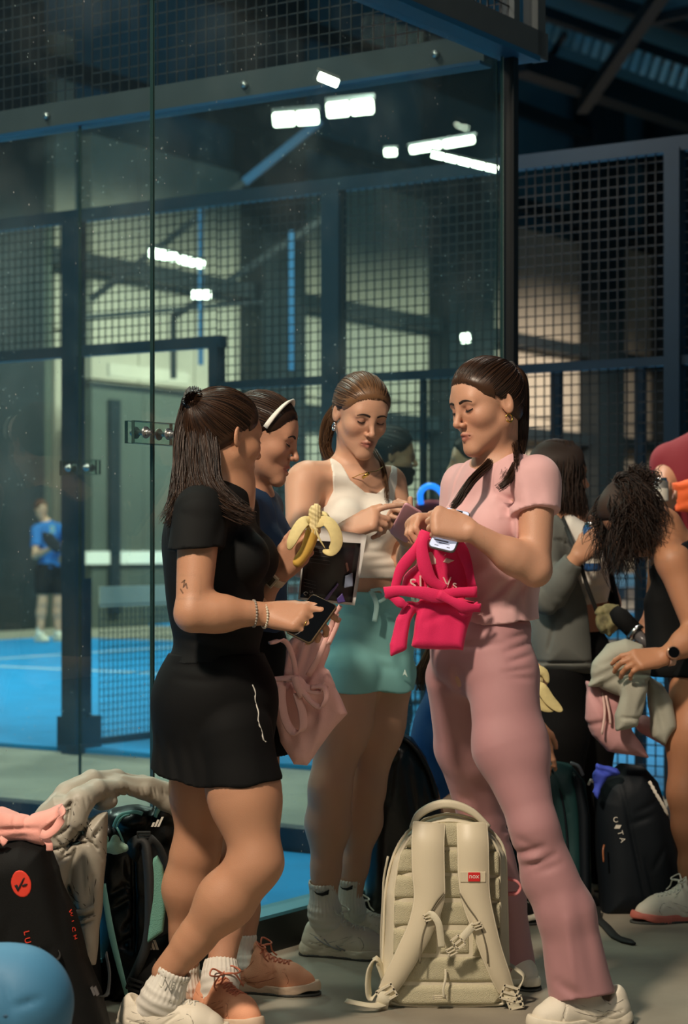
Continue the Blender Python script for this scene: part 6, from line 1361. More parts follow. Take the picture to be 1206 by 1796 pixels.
# navy backpack
r = root('backpack', X(1120, 1600, 6.62), 'black navy backpack with white letters and a blue cloth on top', 'backpack')
F = S(); F.plate([(1042, 1400), (1056, 1368), (1090, 1342), (1128, 1345), (1150, 1370), (1172, 1440), (1192, 1530), (1196, 1604), (1052, 1604), (1046, 1500)], 6.64, .085, 0, thick=.03); F.fn(folds([(1085, 1375, 1130, 1590, 4, .008, 6.6), (1100, 1440, 1140, 1425, 6, .006, 6.6), (1110, 1420, 1150, 1400, 6, .005, 6.6), (1140, 1520, 1160, 1480, 5, .006, 6.6), (1125, 1500, 1150, 1600, 4, .006, 6.6)])); F.fn(waves(.003, 18, 16, 12, 65)); nb_ = soft('body', F, .006, M_navybag, r)
for ch, x, y in (('O', 1080, 1438), ('\u25b2', 1083, 1450), ('T', 1087, 1461), ('A', 1091, 1473)):
    if ch == '\u25b2': q = MB(); c = zsurf(F, x, y, 6.6); q.obox(c, (.009, 0, 0), (0, .002, 0), (.003, 0, .006)); q.obj('logo_mark', M_pale, nb_); continue
    text('logo_letter', ch, .025, frame4(zsurf(F, x, y, 6.6), (.3, 0, -1) if ch != 'O' else (1, 0, 0), (1, 0, .3) if ch != 'O' else (0, 0, 1)), M_pale, nb_, .002)
q = MB(); q.add(*ribbon_geo(cr([X(1138, 1370, 6.53), X(1150, 1392, 6.52), X(1162, 1412, 6.52), X(1171, 1430, 6.53)], 6), (.8, -.3, .3), np.array([.008, .012, .007, .013, .009, .013, .007, .012, .010, .012, .008, .013, .009, .012, .008, .012, .010, .006, .008][:19]), .003)); q.obj('white_lettering', M_pale, r, True)
q = MB(); q.tube(cr([X(1059, 1482, 6.52), X(1057, 1492, 6.51), X(1058, 1512, 6.51)], 4), .0035, 6); q.obj('zip_pull', mat('pull_copper', (150, 92, 60), .4), r, True, label='copper zip pull')
q = MB(); q.tube(cr([X(1032, 1376, 6.56), X(1036, 1368, 6.54), X(1040, 1372, 6.54)], 4), .005, 6); q.obj('ring', M_pale, r, True)
C = cr([X(1044, 1590, 6.56), X(1048, 1612, 6.45), X(1062, 1626, 6.32), X(1078, 1644, 6.16), X(1094, 1652, 6.10), X(1111, 1660, 6.04)], 6); q = MB(); C[:, 2] = np.maximum(C[:, 2], .006); q.add(*ribbon_geo(C, (.9, .5, 0), np.interp(np.linspace(0, 1, len(C)), [0, .7, .85, 1], [.03, .03, .042, .014]), .006)); q.obj('loose_strap', M_strapblk, r, True)
F2 = S(); F2.plate([(1038, 1358), (1046, 1338), (1060, 1344), (1082, 1348), (1086, 1356), (1066, 1366), (1052, 1384), (1048, 1402), (1034, 1390), (1040, 1372)], 6.52, .022, 0); F2.fn(folds([(1045, 1350, 1075, 1358, 4, .012, 6.5), (1050, 1370, 1040, 1395, 5, .008, 6.5)])); F2.fn(waves(.003, 50, 40, 50, 67)); r2 = root('cloth', X(1060, 1370, 6.52), 'crumpled royal blue cloth tucked in the top of the navy backpack', 'cloth'); soft('folded_cloth', F2, .005, M_royal, r2)
# yellow-marked dark bag at the frame's edge
r = root('box_bag', X(1215, 1560, 6.9), 'black bag with yellow panels beside the pink hanging sleeve', 'bag'); F = S(); F.plate([(1172, 1420), (1190, 1385), (1260, 1385), (1260, 1570), (1180, 1570)], 6.95, .05, 0, thick=.04); bx = soft('body', F, .008, M_navybag, r)
for p in ([(1170, 1388), (1200, 1392), (1200, 1397), (1170, 1393)], [(1184, 1418), (1204, 1420), (1210, 1442), (1194, 1452)]): q = MB(); a = [X(x, y, 6.84) for x, y in p]; q.add(a+[v+np.array((0, .01, 0)) for v in a], [(0,1,2,3), (4,7,6,5), (0,4,5,1), (1,5,6,2), (2,6,7,3), (3,7,4,0)]); q.obj('yellow_panel', mat('yellow_panel', (186, 160, 60), .6), bx)
# ---------------------------------------------------------------- woman in the grey jacket
def grey_woman():
    Y = 6.95; r = root('person', (px(985, 1000, Y)[0], Y, 0), 'woman in open grey jacket over a white top holding a blue can', 'person')
    H = Head(px(982, 836, Y), 112, 0, 0, 1.0); T = torso_frame(50); f = T[1]; nb = X(985, 905, Y)
    sr, er, wr = X(952, 935, 6.80), X(962, 1046, 6.72), X(1012, 976, 6.66); sl, el, wl = X(1030, 930, 7.1), X(1062, 1040, 7.08), X(1075, 1090, 6.92)
    BH, BT, BA, BL = S(), S(), S(), S(); H.add(BH); neck(BH, H, nb); BT.cone(nb, sr, .046, .046, .05); BT.cone(nb, sl, .046, .046, .05)
    BT.ell(X(990, 965, Y), (.145, .10, .15), T, .05); BT.ell(X(1000, 1060, Y), (.12, .09, .12), T, .08); BT.ell(X(1003, 1150, Y), (.15, .115, .12), T, .08)
    arm(BA, sr, er, wr); arm(BA, sl, el, wl); hand(BA, wr, X(1046, 945, 6.62)-wr, (-.3, -.85, .1), (.3, 0, 1), ((.5, 1.0, .6),)*4, 1.0, .08, (.6, .6, .5), .6)
    leg(BL, X(975, 1190, 6.9), X(985, 1390, 6.9), X(985, 1570, 6.95)); leg(BL, X(1025, 1190, 7.02), X(1035, 1390, 7.02), X(1035, 1560, 7.08))
    B = S().join(BH, BT, BL, BA); body_mesh('body', B, r, M_skin, (200, 145, 112), .008, [(H.c, (.135, .135, .15), .004), (X(1035, 955, 6.64), (.08, .08, .08), .004)], H); H.face_parts(r, BH, M_brow, M_lash)
    tie = (0, -.06, .10); cap = scalp(H, grow=.014); g = []; gd = []
    for a in np.linspace(-2.5, 2.5, 26):
        d0 = np.array((.075*math.sin(a+math.pi), .08*math.cos(a+math.pi)-.01, .05)); gd.append(([H.w(d0[0]*.5, d0[1]*.5, .118), H.w(*d0), H.w(d0[0]*1.15, d0[1]*1.15-.01, -.03), H.w(d0[0]*1.25, d0[1]*1.2-.01, -.10), H.w(d0[0]*1.1, d0[1]*1.1, -.18)], .012, .020, 55))
    g.append(strands(gd, 1, .0016, wav=.012, segs=18, seed=31)); hair_obj('hair', H, r, M_haircurl, g, cap, .005)
    # jacket
    F = S(); F.plate([(930, 960), (940, 915), (968, 895), (1002, 900), (1020, 930), (1036, 985), (1040, 1060), (1044, 1184), (930, 1184), (926, 1080)], 6.9, .11, 0, thick=.03)
    F.fn(within([(900, 880), (966, 880), (980, 915), (998, 965), (1016, 1010), (1034, 1060), (1042, 1120), (1046, 1186), (900, 1186)], 6.85)); F.chain([sr, er], [.062, .058], .03); F.chain([er, er+(wr-er)*.86], [.058, .040], .02)
    F.fn(folds([(950, 1050, 990, 1080, 8, .008, 6.8), (975, 1030, 1005, 1000, 7, .008, 6.8), (940, 1000, 960, 1060, 7, .008, 6.8), (930, 1162, 1044, 1162, 2.5, .010, 6.8), (968, 1100, 960, 1140, 3, .008, 6.8), (960, 900, 945, 960, 8, .006, 6.8)])); F.fn(waves(.003, 20, 20, 18, 71)); F.cover(BA, .009)
    F.fn(lambda P, d: np.maximum(d, (P-(er+(wr-er)*.88))@nrm(wr-er)*np.where(np.linalg.norm(P-wr, axis=1) < .12, 1, 0)-np.where(np.linalg.norm(P-wr, axis=1) < .12, 0, 1))); F.fn(within([(900, 880), (1022, 880), (1016, 1010), (1034, 1060), (1042, 1120), (1046, 1186), (900, 1186)], 6.7)); j = soft('jacket', F, .006, M_greyj, r)
    F = S(); F.plate([(965, 905), (1000, 902), (1036, 925), (1060, 980), (1068, 1030), (1062, 1056), (1015, 1062), (975, 1000)], 6.90, .06, 0, thick=.03); F.fn(folds([(1030, 1010, 1062, 1000, 6, .006, 6.8), (1030, 1035, 1065, 1022, 6, .005, 6.8)])); soft('white_top', F, .006, M_white_rib, r)
    q = MB(); q.add(*ribbon_geo(cr([zsurf(F, 985, 905, 6.8), X(1000, 945, 6.70), X(1016, 985, 6.68), X(1030, 1030, 6.70), X(1046, 1072, 6.74)], 6), (1, -.2, .4), .014, .004)); q.obj('bag_strap', M_strapblk, r, True)
    F = S(); F.plate([(1044, 930), (1070, 985), (1086, 1060), (1092, 1100), (1070, 1110), (1062, 1040), (1056, 985)], 7.0, .05, 0, thick=.02); soft('jacket_front', F, .007, M_trous, r)
    F = S(); F.cover(BL, .02); F.ell(X(1003, 1150, Y), (.16, .125, .13), T, .02); F.fn(halfspace(X(1000, 1060, Y), (0, 0, 1))); F.fn(halfspace(X(1000, 1566, 6.95), (0, 0, -1))); soft('trousers', F, .008, M_trous, r)
    for p, d in ((X(985, 1585, 6.93), (.6, -.8)), (X(1038, 1575, 7.06), (.7, -.7))): shoe(r, Foot(p, d, .26), M_trous, M_sole, M_trous, .006, bow=False)
    return r
grey_woman()
def can(label, a, b, rad, m, loc=None):
    a, b = np.asarray(a, f4), np.asarray(b, f4); ax = nrm(b-a); L = float(np.linalg.norm(b-a)); r = root('drink_can', a, label, 'can')
    q = MB(); q.tube([a, a+ax*.006, a+ax*.012, b-ax*.016], [rad*.75, rad*.92, rad, rad], 20); c = q.obj('can_body', m, r, True); q = MB(); q.tube([b-ax*.016, b-ax*.006, b-ax*.002, b, b-ax*.001], [rad, rad*.82, rad*.84, rad*.80, rad*.4], 20); q.obj('can_top', M_silver, r, True)
    q = MB(); p = a+ax*L*.30; q.add(*ribbon_geo(np.array([p+np.array((rad*1.01*math.sin(t), -rad*1.01*math.cos(t), 0), f4) for t in np.linspace(-1.1, 1.1, 9)]), ax, .045, .001)); q.obj('can_print', M_pale, c, True); return r
can('blue drink can with silver top raised by the woman in grey jacket', X(1038, 1002, 6.665), X(1037, 916, 6.665), .029, mat('can_blue', (54, 96, 150), .3, metal=.4))
# camouflage pouch and folded umbrella at her hip
r = root('belt_pouch', X(1062, 1110, 6.74), 'olive and cream patterned pouch at the hip of the woman in grey jacket', 'bag'); F = S(); F.plate([(1040, 1075), (1060, 1060), (1085, 1058), (1096, 1080), (1086, 1100), (1070, 1116), (1052, 1110)], 6.74, .04, 0); F.fn(folds([(1045, 1080, 1090, 1075, 4, .008, 6.7), (1060, 1065, 1065, 1110, 4, .008, 6.7)])); F.fn(waves(.004, 50, 40, 50, 73)); mm = mat('pouch_cloth', (150, 142, 100), .8, var=.75, vscale=26); soft('pouch', F, .005, mm, r)
r = root('umbrella', X(1140, 1140, 6.6), 'folded black umbrella with grey ferrules under the arm of the bending woman', 'umbrella'); q = MB(); ax = nrm(X(1140, 1136, 6.55)-X(1076, 1070, 6.62)); a = X(1076, 1070, 6.62); q.tube([a, a+ax*.03, a+ax*.10], [.020, .032, .030], 12); q.obj('folded_canopy', M_trous, r, True); q = MB(); q.tube([a+ax*.10, a+ax*.112], .033, 12); q.obj('ring', M_silver, r, True); q = MB(); q.tube([a+ax*.112, a+ax*.175], [.020, .014], 10); q.obj('handle', M_grey_phone, r, True)
# ---------------------------------------------------------------- bending woman with curly hair
def bending_woman():
    Y = 6.55; r = root('person', (px(1230, 1000, Y)[0], Y, 0), 'curly dark-haired woman in black top bending forward over pink and grey clothes', 'person')
    H = Head(px(1108, 905, 6.5), -78, 52, 0, .96); nb = X(1158, 928, 6.55); T = torso_frame(-80)
    sr, er, wr = X(1180, 985, 6.42), X(1225, 1112, 6.38), X(1164, 1152, 6.30); sl, el, wl = X(1165, 960, 6.72), X(1150, 1080, 6.72), X(1120, 1160, 6.60)
    ch, hp = X(1200, 1010, 6.58), X(1235, 1150, 6.62); ax = nrm(hp-ch); R2 = np.array((nrm(np.cross(ax, (0, 1, 0))), (0, 1, 0), ax), f4)
    BH, BT, BA, BL = S(), S(), S(), S(); H.add(BH); neck(BH, H, nb); BT.cone(nb, ch, .055, .07, .04); BT.ell(ch, (.10, .15, .15), R2, .05); BT.ell((ch+hp)/2, (.095, .12, .13), R2, .06); BT.ell(hp, (.12, .15, .13), R2, .06); BT.cone(nb, sr, .046, .05, .05); BT.cone(nb, sl, .046, .05, .05)
    arm(BA, sr, er, wr, 1.1); arm(BA, sl, el, wl); fw = X(1104, 1160, 6.28)-wr; hand(BA, wr, fw, (.1, -.75, .65), (-.2, .3, .9), ((.35, .5, .3), (.45, .6, .4), (.55, .6, .4), (.6, .7, .4)), 1.0, .12, (.85, .3, .1), .3)
    leg(BL, X(1225, 1200, 6.5), X(1205, 1390, 6.46), X(1218, 1575, 6.5), .095, .062, .06, .04, back=(.9, 0, 0)); leg(BL, X(1255, 1200, 6.75), X(1245, 1390, 6.75), X(1262, 1560, 6.8), .095, .062, .06, .04, back=(.9, 0, 0))
    B = S().join(BH, BT, BL, BA); body_mesh('body', B, r, M_skin, (186, 130, 96), .008, [(H.c, (.135, .135, .15), .004), (X(1130, 1158, 6.3), (.09, .08, .07), .0038)], H); H.face_parts(r, BH, M_brow, M_lash)
    cap = scalp(H, grow=.012); rg = np.random.default_rng(41); gd = []
    for i in range(80):
        a = rg.uniform(-2.6, 2.6)+math.pi; d0 = H.w(.075*math.sin(a), .075*math.cos(a)-.02, rg.uniform(.0, .10)); dr = np.array((rg.uniform(-.05, .12), rg.uniform(-.06, .04), 0), f4); L = rg.uniform(.12, .26)
        gd.append(([H.w(0, -.04, .11), d0, d0+dr*.4+np.array((0, 0, -L*.4), f4), d0+dr*.8+np.array((rg.uniform(-.02, .02), 0, -L), f4)], .014, .022, 30))
    for i in range(16):
        d0 = X(rg.uniform(1090, 1150), rg.uniform(825, 870), 6.5); gd.append(([H.w(0, -.05, .10), d0, d0+np.array((rg.uniform(-.03, .04), rg.uniform(-.03, .03), rg.uniform(-.03, .02)), f4)], .012, .02, 20))
    hair_obj('hair', H, r, M_haircurl, [strands(gd, 1, .0017, wav=.030, segs=24, seed=33)], cap, .005)
    F = S(); F.cover(BT, .008); F.fn(within([(1138, 1010), (1150, 985), (1178, 958), (1240, 930), (1330, 950), (1330, 1186), (1135, 1186), (1132, 1080)], 6.5)); F.cone(X(1160, 1060, 6.55), X(1180, 1170, 6.55), .06, .09, .04); F.fn(halfspace(X(1200, 1188, 6.5), (0, 0, -1))); F.fn(waves(.003, 18, 18, 18, 75)); soft('black_top', F, .007, M_blk, r)
    F = S(); F.ell(hp, (.135, .165, .14), R2, 0); F.cover(BL, .008); F.fn(halfspace(X(1200, 1100, 6.5), (0, 0, 1))); F.fn(halfspace(X(1200, 1186, 6.5), (0, 0, -1))); soft('shorts', F, .008, M_blk2, r)
    ax2 = nrm(fw); c = wr-ax2*.02; u = nrm(np.cross(ax2, (0, 1, .2))); v = np.cross(ax2, u); q = MB(); q.add(*ribbon_geo(np.array([c+(u*math.cos(a)+v*math.sin(a))*.0295 for a in np.linspace(0, 6.2832, 25)]), ax2, .020, .004)); w = q.obj('watch', mat('watch_pink', (206, 164, 144), .5), r, True)
    n = nrm((.1, -.85, .3)); n = nrm(n-ax2*np.dot(n, ax2)); q = MB(); q.tube([c+n*.028, c+n*.040], .021, 20); q.obj('watch_case', mat('watch_rose', (196, 150, 126), .3, metal=.6), w, True); q = MB(); q.tube([c+n*.0395, c+n*.0415], .0175, 20); q.obj('watch_face', M_glass, w)
    f1 = Foot((px(1185, 1600, 6.42)[0], 6.44), (-.97, -.2), .27); sock(r, X(1217, 1580, 6.5), X(1218, 1545, 6.5), .042, .044, M_sock, f1); o = shoe(r, f1, M_whiteshoe, mat('sole_coral', (206, 112, 96), .6), M_lace, .005, seam=M_seam); shoe(r, Foot(X(1262, 1590, 6.8), (-.97, -.2), .27), M_whiteshoe, M_sole, M_lace, .006, bow=False, seam=M_seam)
    return r
bending_woman()
# the clothes she holds
r = root('sweater', X(1100, 1260, 6.35), 'grey sweater with hanging cuff gathered in the hand of the bending woman', 'sweater'); F = S()
F.plate([(1030, 1205), (1040, 1165), (1065, 1130), (1095, 1120), (1125, 1130), (1140, 1165), (1135, 1200), (1092, 1225), (1050, 1205)], 6.42, .05, 0, thick=.01); F.plate([(1090, 1180), (1140, 1185), (1135, 1215), (1122, 1260), (1118, 1275), (1080, 1282), (1078, 1255), (1088, 1220)], 6.37, .038, .01, thick=.008); F.plate([(1130, 1180), (1160, 1200), (1178, 1230), (1184, 1275), (1165, 1305), (1145, 1290), (1130, 1240)], 6.44, .03, .01, thick=.01)
F.fn(folds([(1035, 1195, 1090, 1160, 7, .010, 6.4), (1055, 1200, 1100, 1175, 6, .010, 6.4), (1045, 1170, 1088, 1150, 6, .006, 6.4), (1110, 1190, 1135, 1195, 5, .008, 6.4), (1085, 1256, 1118, 1258, 3, .008, 6.4), (1105, 1200, 1100, 1250, 7, .005, 6.4), (1150, 1215, 1165, 1290, 8, .010, 6.4), (1135, 1190, 1140, 1270, 6, .012, 6.4), (1125, 1215, 1112, 1250, 5, .006, 6.4)])); F.fn(waves(.003, 26, 24, 24, 81)); soft('knit', F, .0055, M_sweat, r)
r = root('sweatshirt', X(1080, 1330, 6.5), 'dusty pink sweatshirt hanging below the grey sweater', 'sweatshirt'); F = S(); F.plate([(1028, 1196), (1050, 1200), (1090, 1220), (1105, 1280), (1120, 1300), (1138, 1330), (1100, 1322), (1066, 1318), (1040, 1290), (1026, 1262)], 6.50, .05, 0, thick=.02); F.plate([(1172, 1290), (1186, 1290), (1206, 1385), (1204, 1405), (1190, 1400), (1180, 1345)], 6.50, .025, 0); F.cone(X(1130, 1270, 6.53), X(1180, 1300, 6.52), .03, .03, .02)
F.fn(folds([(1030, 1205, 1060, 1260, 6, .008, 6.5), (1055, 1210, 1078, 1270, 6, .010, 6.5), (1062, 1250, 1050, 1290, 6, .006, 6.5), (1030, 1270, 1060, 1262, 5, .006, 6.5)])); F.fn(waves(.003, 28, 24, 24, 83)); sw_ = soft('fabric', F, .006, M_sweatpink, r)
for p in ([X(1056, 1215, 6.44), X(1060, 1250, 6.42), X(1055, 1288, 6.42)], [X(1062, 1220, 6.43), X(1068, 1250, 6.42), X(1070, 1270, 6.42)]): q = MB(); q.tube(cr(p, 5), .0045, 6); q.obj('drawstring', mat('cord_pink', (226, 190, 180), .8), r, True)
# ---------------------------------------------------------------- person in maroon behind
def maroon_person():
    Y = 7.9; r = root('person', (px(1230, 1000, Y)[0], Y, 0), 'person in maroon shirt with an orange cloth behind the bending woman', 'person'); T = torso_frame(20)
    H = Head(px(1266, 700, Y), 20, 0); BH, BT, BL = S(), S(), S(); H.add(BH); nb = X(1250, 775, Y); neck(BH, H, nb); BT.cone(nb, X(1172, 812, Y), .06, .06, .05); BT.cone(nb, X(1300, 805, Y), .06, .06, .05); BT.ell(X(1232, 860, Y), (.18, .12, .18), T, .06); BT.ell(X(1232, 990, Y), (.15, .12, .16), T, .08)
    arm(BL, X(1172, 815, Y), X(1150, 950, Y-.35), X(1160, 905, Y-.55)); hand(BL, X(1160, 905, Y-.55), (0, .1, 1), (0, -1, .1), (1, 0, 0), ((.6, .9, .5),)*4); leg(BL, X(1215, 1080, Y), X(1215, 1270, Y), X(1215, 1450, Y)); leg(BL, X(1255, 1080, Y), X(1258, 1270, Y), X(1258, 1450, Y))
    B = S().join(BH, BT, BL); body_mesh('body', B, r, M_skin, (190, 136, 104), .011, [(H.c, (.135, .135, .15), .006)], H); hair_obj('hair', H, r, M_hairblack, [], scalp(H, grow=.012), .007)
    F = S(); F.cover(BT, .012, .01); sleeve(F, X(1172, 812, Y), X(1166, 880, Y), .068, .072); F.fn(halfspace(X(1230, 1080, Y), (0, 0, -1))); soft('maroon_shirt', F, .008, mat('maroon', (128, 26, 38), .8, .3, 300), r)
    F = S(); F.cover(BL, .02); F.fn(halfspace(X(1230, 1060, Y), (0, 0, 1))); F.fn(halfspace(X(1230, 1440, Y), (0, 0, -1))); soft('trousers', F, .010, M_trous, r)
    for x in (1212, 1255): shoe(r, Foot((px(x, 1480, Y)[0], Y-.06), (.2, -1), .27), M_trous, M_sole, M_trous, .008, bow=False)
    return r
maroon_person()
r = root('cloth', X(1210, 890, 7.55), 'bright orange cloth held in front of the maroon shirt', 'cloth'); F = S(); F.plate([(1178, 846), (1206, 842), (1280, 845), (1280, 900), (1206, 900), (1186, 896)], 7.62, .035, 0, thick=.01); F.fn(folds([(1185, 862, 1215, 855, 5, .008, 7.6), (1190, 885, 1230, 868, 5, .006, 7.6)])); F.fn(waves(.003, 30, 30, 30, 85)); soft('fabric', F, .006, mat('orange_cloth', (240, 104, 48), .75), r)
can('silver can standing up behind the curly hair of the bending woman', X(1159, 880, 7.3), X(1158, 838, 7.3), .028, mat('can_silver', (150, 146, 140), .35, metal=.6))
# ================================================================ people further back
def simple_person(label, head, yaw, pitch, Y, base, skin, top, bottom, hairm, waist, knee, feet, arms, h=.012, beard=None, sc=1.0, hh=.006, tyaw=None, shoes=None):
    """a whole standing figure placed from its head's pixel down to its feet"""
    hx, hy = head; bx = base; r = root('person', (px(bx, 1000, Y)[0], Y, 0), label, 'person'); T = torso_frame(yaw if tyaw is None else tyaw); H = Head(px(hx, hy, Y), yaw, pitch, 0, sc); k = FPX/Y
    z = lambda v: CH-(v-HZ)/k
    P = lambda dx, zz, dy=0: np.array((px(bx, HZ, Y)[0], Y, zz), f4)+T[0]*dx+T[1]*dy
    sz = float(H.c[2])-.22*sc; BH, BT, BA, BL = S(), S(), S(), S(); H.add(BH); nb = P(0, sz); neck(BH, H, nb); wz = waist
    BT.cone(nb, P(.17, sz-.04), .055, .052, .05); BT.cone(nb, P(-.17, sz-.04), .055, .052, .05); BT.ell(P(0, sz-.17), (.17, .11, .17), T, .06); BT.ell(P(0, (sz+wz)/2-.06), (.14, .105, .17), T, .08); BT.ell(P(0, wz-.06), (.15, .115, .12), T, .06)
    for (e, w), s_ in zip(arms, (1, -1)): arm(BA, P(.185*s_, sz-.05), e, w, 1.05); hand(BA, w, nrm(np.asarray(w, f4)-np.asarray(e, f4)), (s_*T[0]), (0, 0, 1), ((.6, .8, .5),)*4)
    for s_ in (1, -1): leg(BL, P(.09*s_, wz-.10), P(.11*s_, knee, .03), P(.13*s_, .10), .085, .056, .056, .038, back=-T[1])
    B = S().join(BH, BT, BL, BA); body_mesh('body', B, r, M_skin, skin, h, [(H.c, (.135, .135, .15), hh)], H); cap = scalp(H, grow=.012); hair_obj('hair', H, r, hairm, [scalp_strands(H, (0, -.09, .06), 260, .0016, 3)], cap, hh)
    F = S(); F.cover(BT, .012, .01)
    for s_, (e, w) in zip((1, -1), arms): sh = P(.185*s_, sz-.05); sleeve(F, sh, sh+(np.asarray(e, f4)-sh)*.65, .062, .066)
    F.fn(halfspace(P(0, wz-.06), (0, 0, -1))); F.fn(waves(.004, 20, 20, 20, 5)); sh_ = soft('t_shirt', F, h*.8, top, r)
    F = S(); F.cover(BL, .022, .01); F.ell(P(0, wz-.06), (.16, .125, .12), T, .03); F.fn(halfspace(P(0, wz), (0, 0, 1))); F.fn(halfspace(P(0, bottom[1]), (0, 0, -1))); soft('shorts', F, h*.8, bottom[0], r)
    for s_ in (1, -1):
        ft = Foot(P(.13*s_, 0, .05), T[1], .28, floor=feet); a = P(.13*s_, .10+feet); sock(r, a, a+np.array((0, 0, .10), f4), .040, .045, M_sock, ft, h=.007); shoe(r, ft, shoes or M_whiteshoe, M_sole, M_lace, .008, bow=False)
    if beard:
        F = S(); H.add(F, ears=False)
        def cut(P_, d): q = H.loc(P_); return np.maximum(d-.004, np.maximum(q[:, 2]+.045, .0-q[:, 1])*H.s)
        F.fn(cut); soft('beard', F, hh, beard, r)
    return r, sh_
Y = 25.0; k = Y/FPX
pl, shirt = simple_person('distant padel player in royal blue shirt and black shorts on the far court', (72, 893), 38, 8, Y, 86, (206, 158, 128), mat('player_blue', (20, 104, 176), .8), (M_blk, .62), hair_mat('hair_auburn', (80, 44, 26), (120, 72, 44)), 1.0, .52, .026,
    ((X(118, 935, 24.8), X(138, 944, 24.6)), (X(62, 975, 24.7), X(90, 962, 24.4))), .014, None, .95, .009)
q = MB(); c = px(92, 928, 24.70); q.obox(c, (.035, 0, 0), (0, .004, 0), (0, 0, .05)); q.obj('shirt_mark', mat('pale_blue_mark', (120, 160, 180), .7), shirt)
r = root('padel_racket', px(92, 955, 24.3), 'dark padel racket in the hands of the distant player', 'racket'); F = S(); F.plate([(74, 932), (92, 936), (104, 950), (108, 966), (98, 970), (82, 958), (74, 945)], 24.3, .03, 0, thick=.01); soft('face', F, .012, M_navybag, r); q = MB(); q.tube([px(106, 966, 24.3), px(118, 978, 24.35)], .017, 8); q.obj('grip', M_strapblk, r, True)
simple_person('dark-haired bearded man seen in profile beyond the woman in white', (688, 800), 95, 4, 8.6, 672, (176, 126, 96), M_blk, (M_trous, .16), M_hairblack, .98, .50, 0, ((X(668, 985, 8.5), X(700, 1050, 8.4)), (X(668, 985, 8.75), X(700, 1050, 8.7))), .011, M_hairblack, 1.0, .005)
simple_person('dark-haired man looking left, half hidden by the woman in pink', (828, 812), -88, 2, 8.7, 842, (190, 140, 108), mat('tee_pale', (170, 168, 160), .85), (M_trous, .16), M_hairblack, .98, .50, 0, ((X(850, 990, 8.6), X(838, 1060, 8.5)), (X(850, 990, 8.85), X(838, 1060, 8.8))), .011, None, 1.0, .005)
r = root('neon_hoop', px(757, 870, 9.2), 'glowing bright blue arch with a red base between the two far men', 'lamp'); q = MB(); q.tube(cr([px(738, 885, 9.2), px(737, 866, 9.2), px(746, 854, 9.2), px(760, 853, 9.2), px(772, 862, 9.2), px(780, 876, 9.2), px(783, 888, 9.2)], 6), .014, 8); q.obj('arch', mat('neon_blue', (40, 130, 255), .4, emit=1.6), r, True)
F = S(); F.plate([(728, 884), (750, 876), (790, 878), (796, 1000), (730, 1000)], 9.24, .04, 0); soft('red_base', F, .01, mat('red_base', (150, 24, 36), .7), r); q = MB(); q.bar(px(762, 1000, 9.24), (px(762, 1000, 9.24)[0], 9.24, 0), .05); q.obj('stand', M_dark, r)
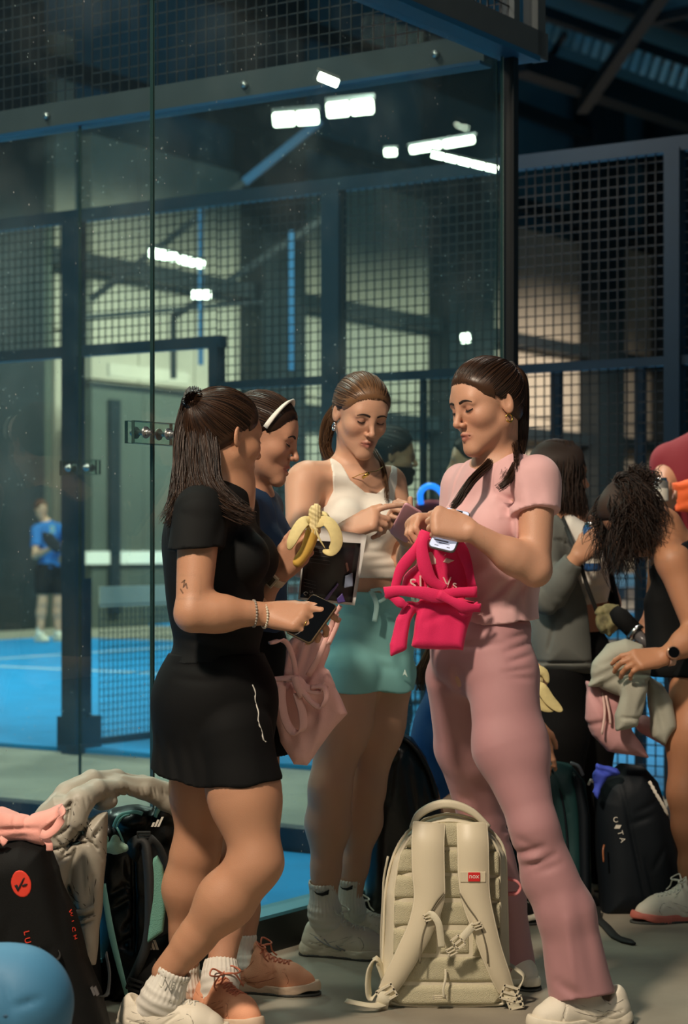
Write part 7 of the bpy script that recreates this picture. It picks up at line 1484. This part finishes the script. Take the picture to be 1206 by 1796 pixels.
# ---------------------------------------------------------------- crouching person behind the woman in pink
def crouching():
    Y = 6.55; r = root('person', (px(800, 1000, Y)[0], Y, 0), 'crouching person in blue top mostly hidden behind the woman in pink', 'person'); T = torso_frame(75); f = T[1]
    H = Head(px(815, 1140, Y), 80, 10, 0, .95); nb = X(790, 1206, Y); BH, BT, BA, BL = S(), S(), S(), S(); H.add(BH); neck(BH, H, nb)
    BT.cone(nb, X(785, 1225, 6.4), .05, .05, .05); BT.cone(nb, X(790, 1225, 6.7), .05, .05, .05); BT.ell(X(785, 1285, Y), (.145, .10, .15), T, .05); BT.ell(X(782, 1370, Y), (.13, .11, .13), T, .08); BT.ell(X(790, 1440, Y), (.15, .13, .10), T, .06)
    arm(BA, X(786, 1228, 6.4), X(850, 1300, 6.3), X(912, 1236, 6.33)); arm(BA, X(790, 1228, 6.7), X(870, 1320, 6.62), X(936, 1275, 6.5))
    hand(BA, X(912, 1236, 6.33), X(940, 1210, 6.32)-X(912, 1236, 6.33), (-.2, -.3, -.9), (-.5, -.6, .5), ((.7, 1.0, .6),)*4); hand(BA, X(936, 1268, 6.5), (.25, -.1, -1), (.1, -1, 0), (1, 0, 0), ((.2, .4, .3),)*4)
    leg(BL, X(790, 1440, 6.45), X(880, 1400, 6.4), X(850, 1570, 6.42)); leg(BL, X(790, 1440, 6.66), X(858, 1400, 6.66), X(845, 1560, 6.66))
    B = S().join(BH, BT, BL, BA); body_mesh('body', B, r, M_skin, (200, 145, 112), .008, [(H.c, (.135, .135, .15), .005), (X(925, 1222, 6.33), (.08, .08, .07), .004), (X(940, 1292, 6.48), (.06, .06, .09), .004)], H)
    hair_obj('hair', H, r, M_hairmid, [strands([([H.w(0, -.10, .05), X(752, 1150, Y), X(738, 1180, Y), X(738, 1222, Y)], .02, .016, 240)], 1, .0014, wav=.006, seed=3)], scalp(H, grow=.010), .005)
    F = S(); F.cover(BT, .012, .01); F.plate([(750, 1225), (775, 1205), (800, 1210), (810, 1400), (745, 1400), (732, 1320)], Y, .11, .02); F.fn(halfspace(X(785, 1432, Y), (0, 0, -1))); F.fn(waves(.003, 20, 20, 20, 9)); soft('blue_top', F, .007, mat('top_blue', (14, 68, 118), .8, .3, 400), r)
    F = S(); F.cover(BL, .016, .01); F.ell(X(790, 1440, Y), (.16, .14, .11), T, .03); F.fn(halfspace(X(785, 1428, Y), (0, 0, 1))); soft('trousers', F, .008, M_trous, r)
    for y_ in (6.42, 6.68): shoe(r, Foot((px(870, 1590, y_)[0], y_), (.95, -.2), .26), M_trous, M_sole, M_trous, .007, bow=False)
    return r
crouching()
banana('second half-peeled banana held out beside the pink trousers at hip height', [X(932, 1238, 6.30), X(932, 1222, 6.29), X(936, 1206, 6.28)], (.014, .018), [X(936, 1208, 6.28), X(940, 1198, 6.28), X(944, 1190, 6.28)],
    [([X(936, 1204, 6.275), X(934, 1188, 6.27), X(942, 1176, 6.265), X(954, 1180, 6.265), X(961, 1198, 6.265)], .034, (0, -.9, .5)), ([X(936, 1206, 6.27), X(948, 1206, 6.255), X(962, 1226, 6.25), X(976, 1240, 6.25), X(986, 1247, 6.25)], .038, (.2, -.9, .3)), ([X(932, 1210, 6.28), X(938, 1226, 6.26), X(952, 1240, 6.255), X(970, 1247, 6.255)], .03, (-.3, -.9, .2))])
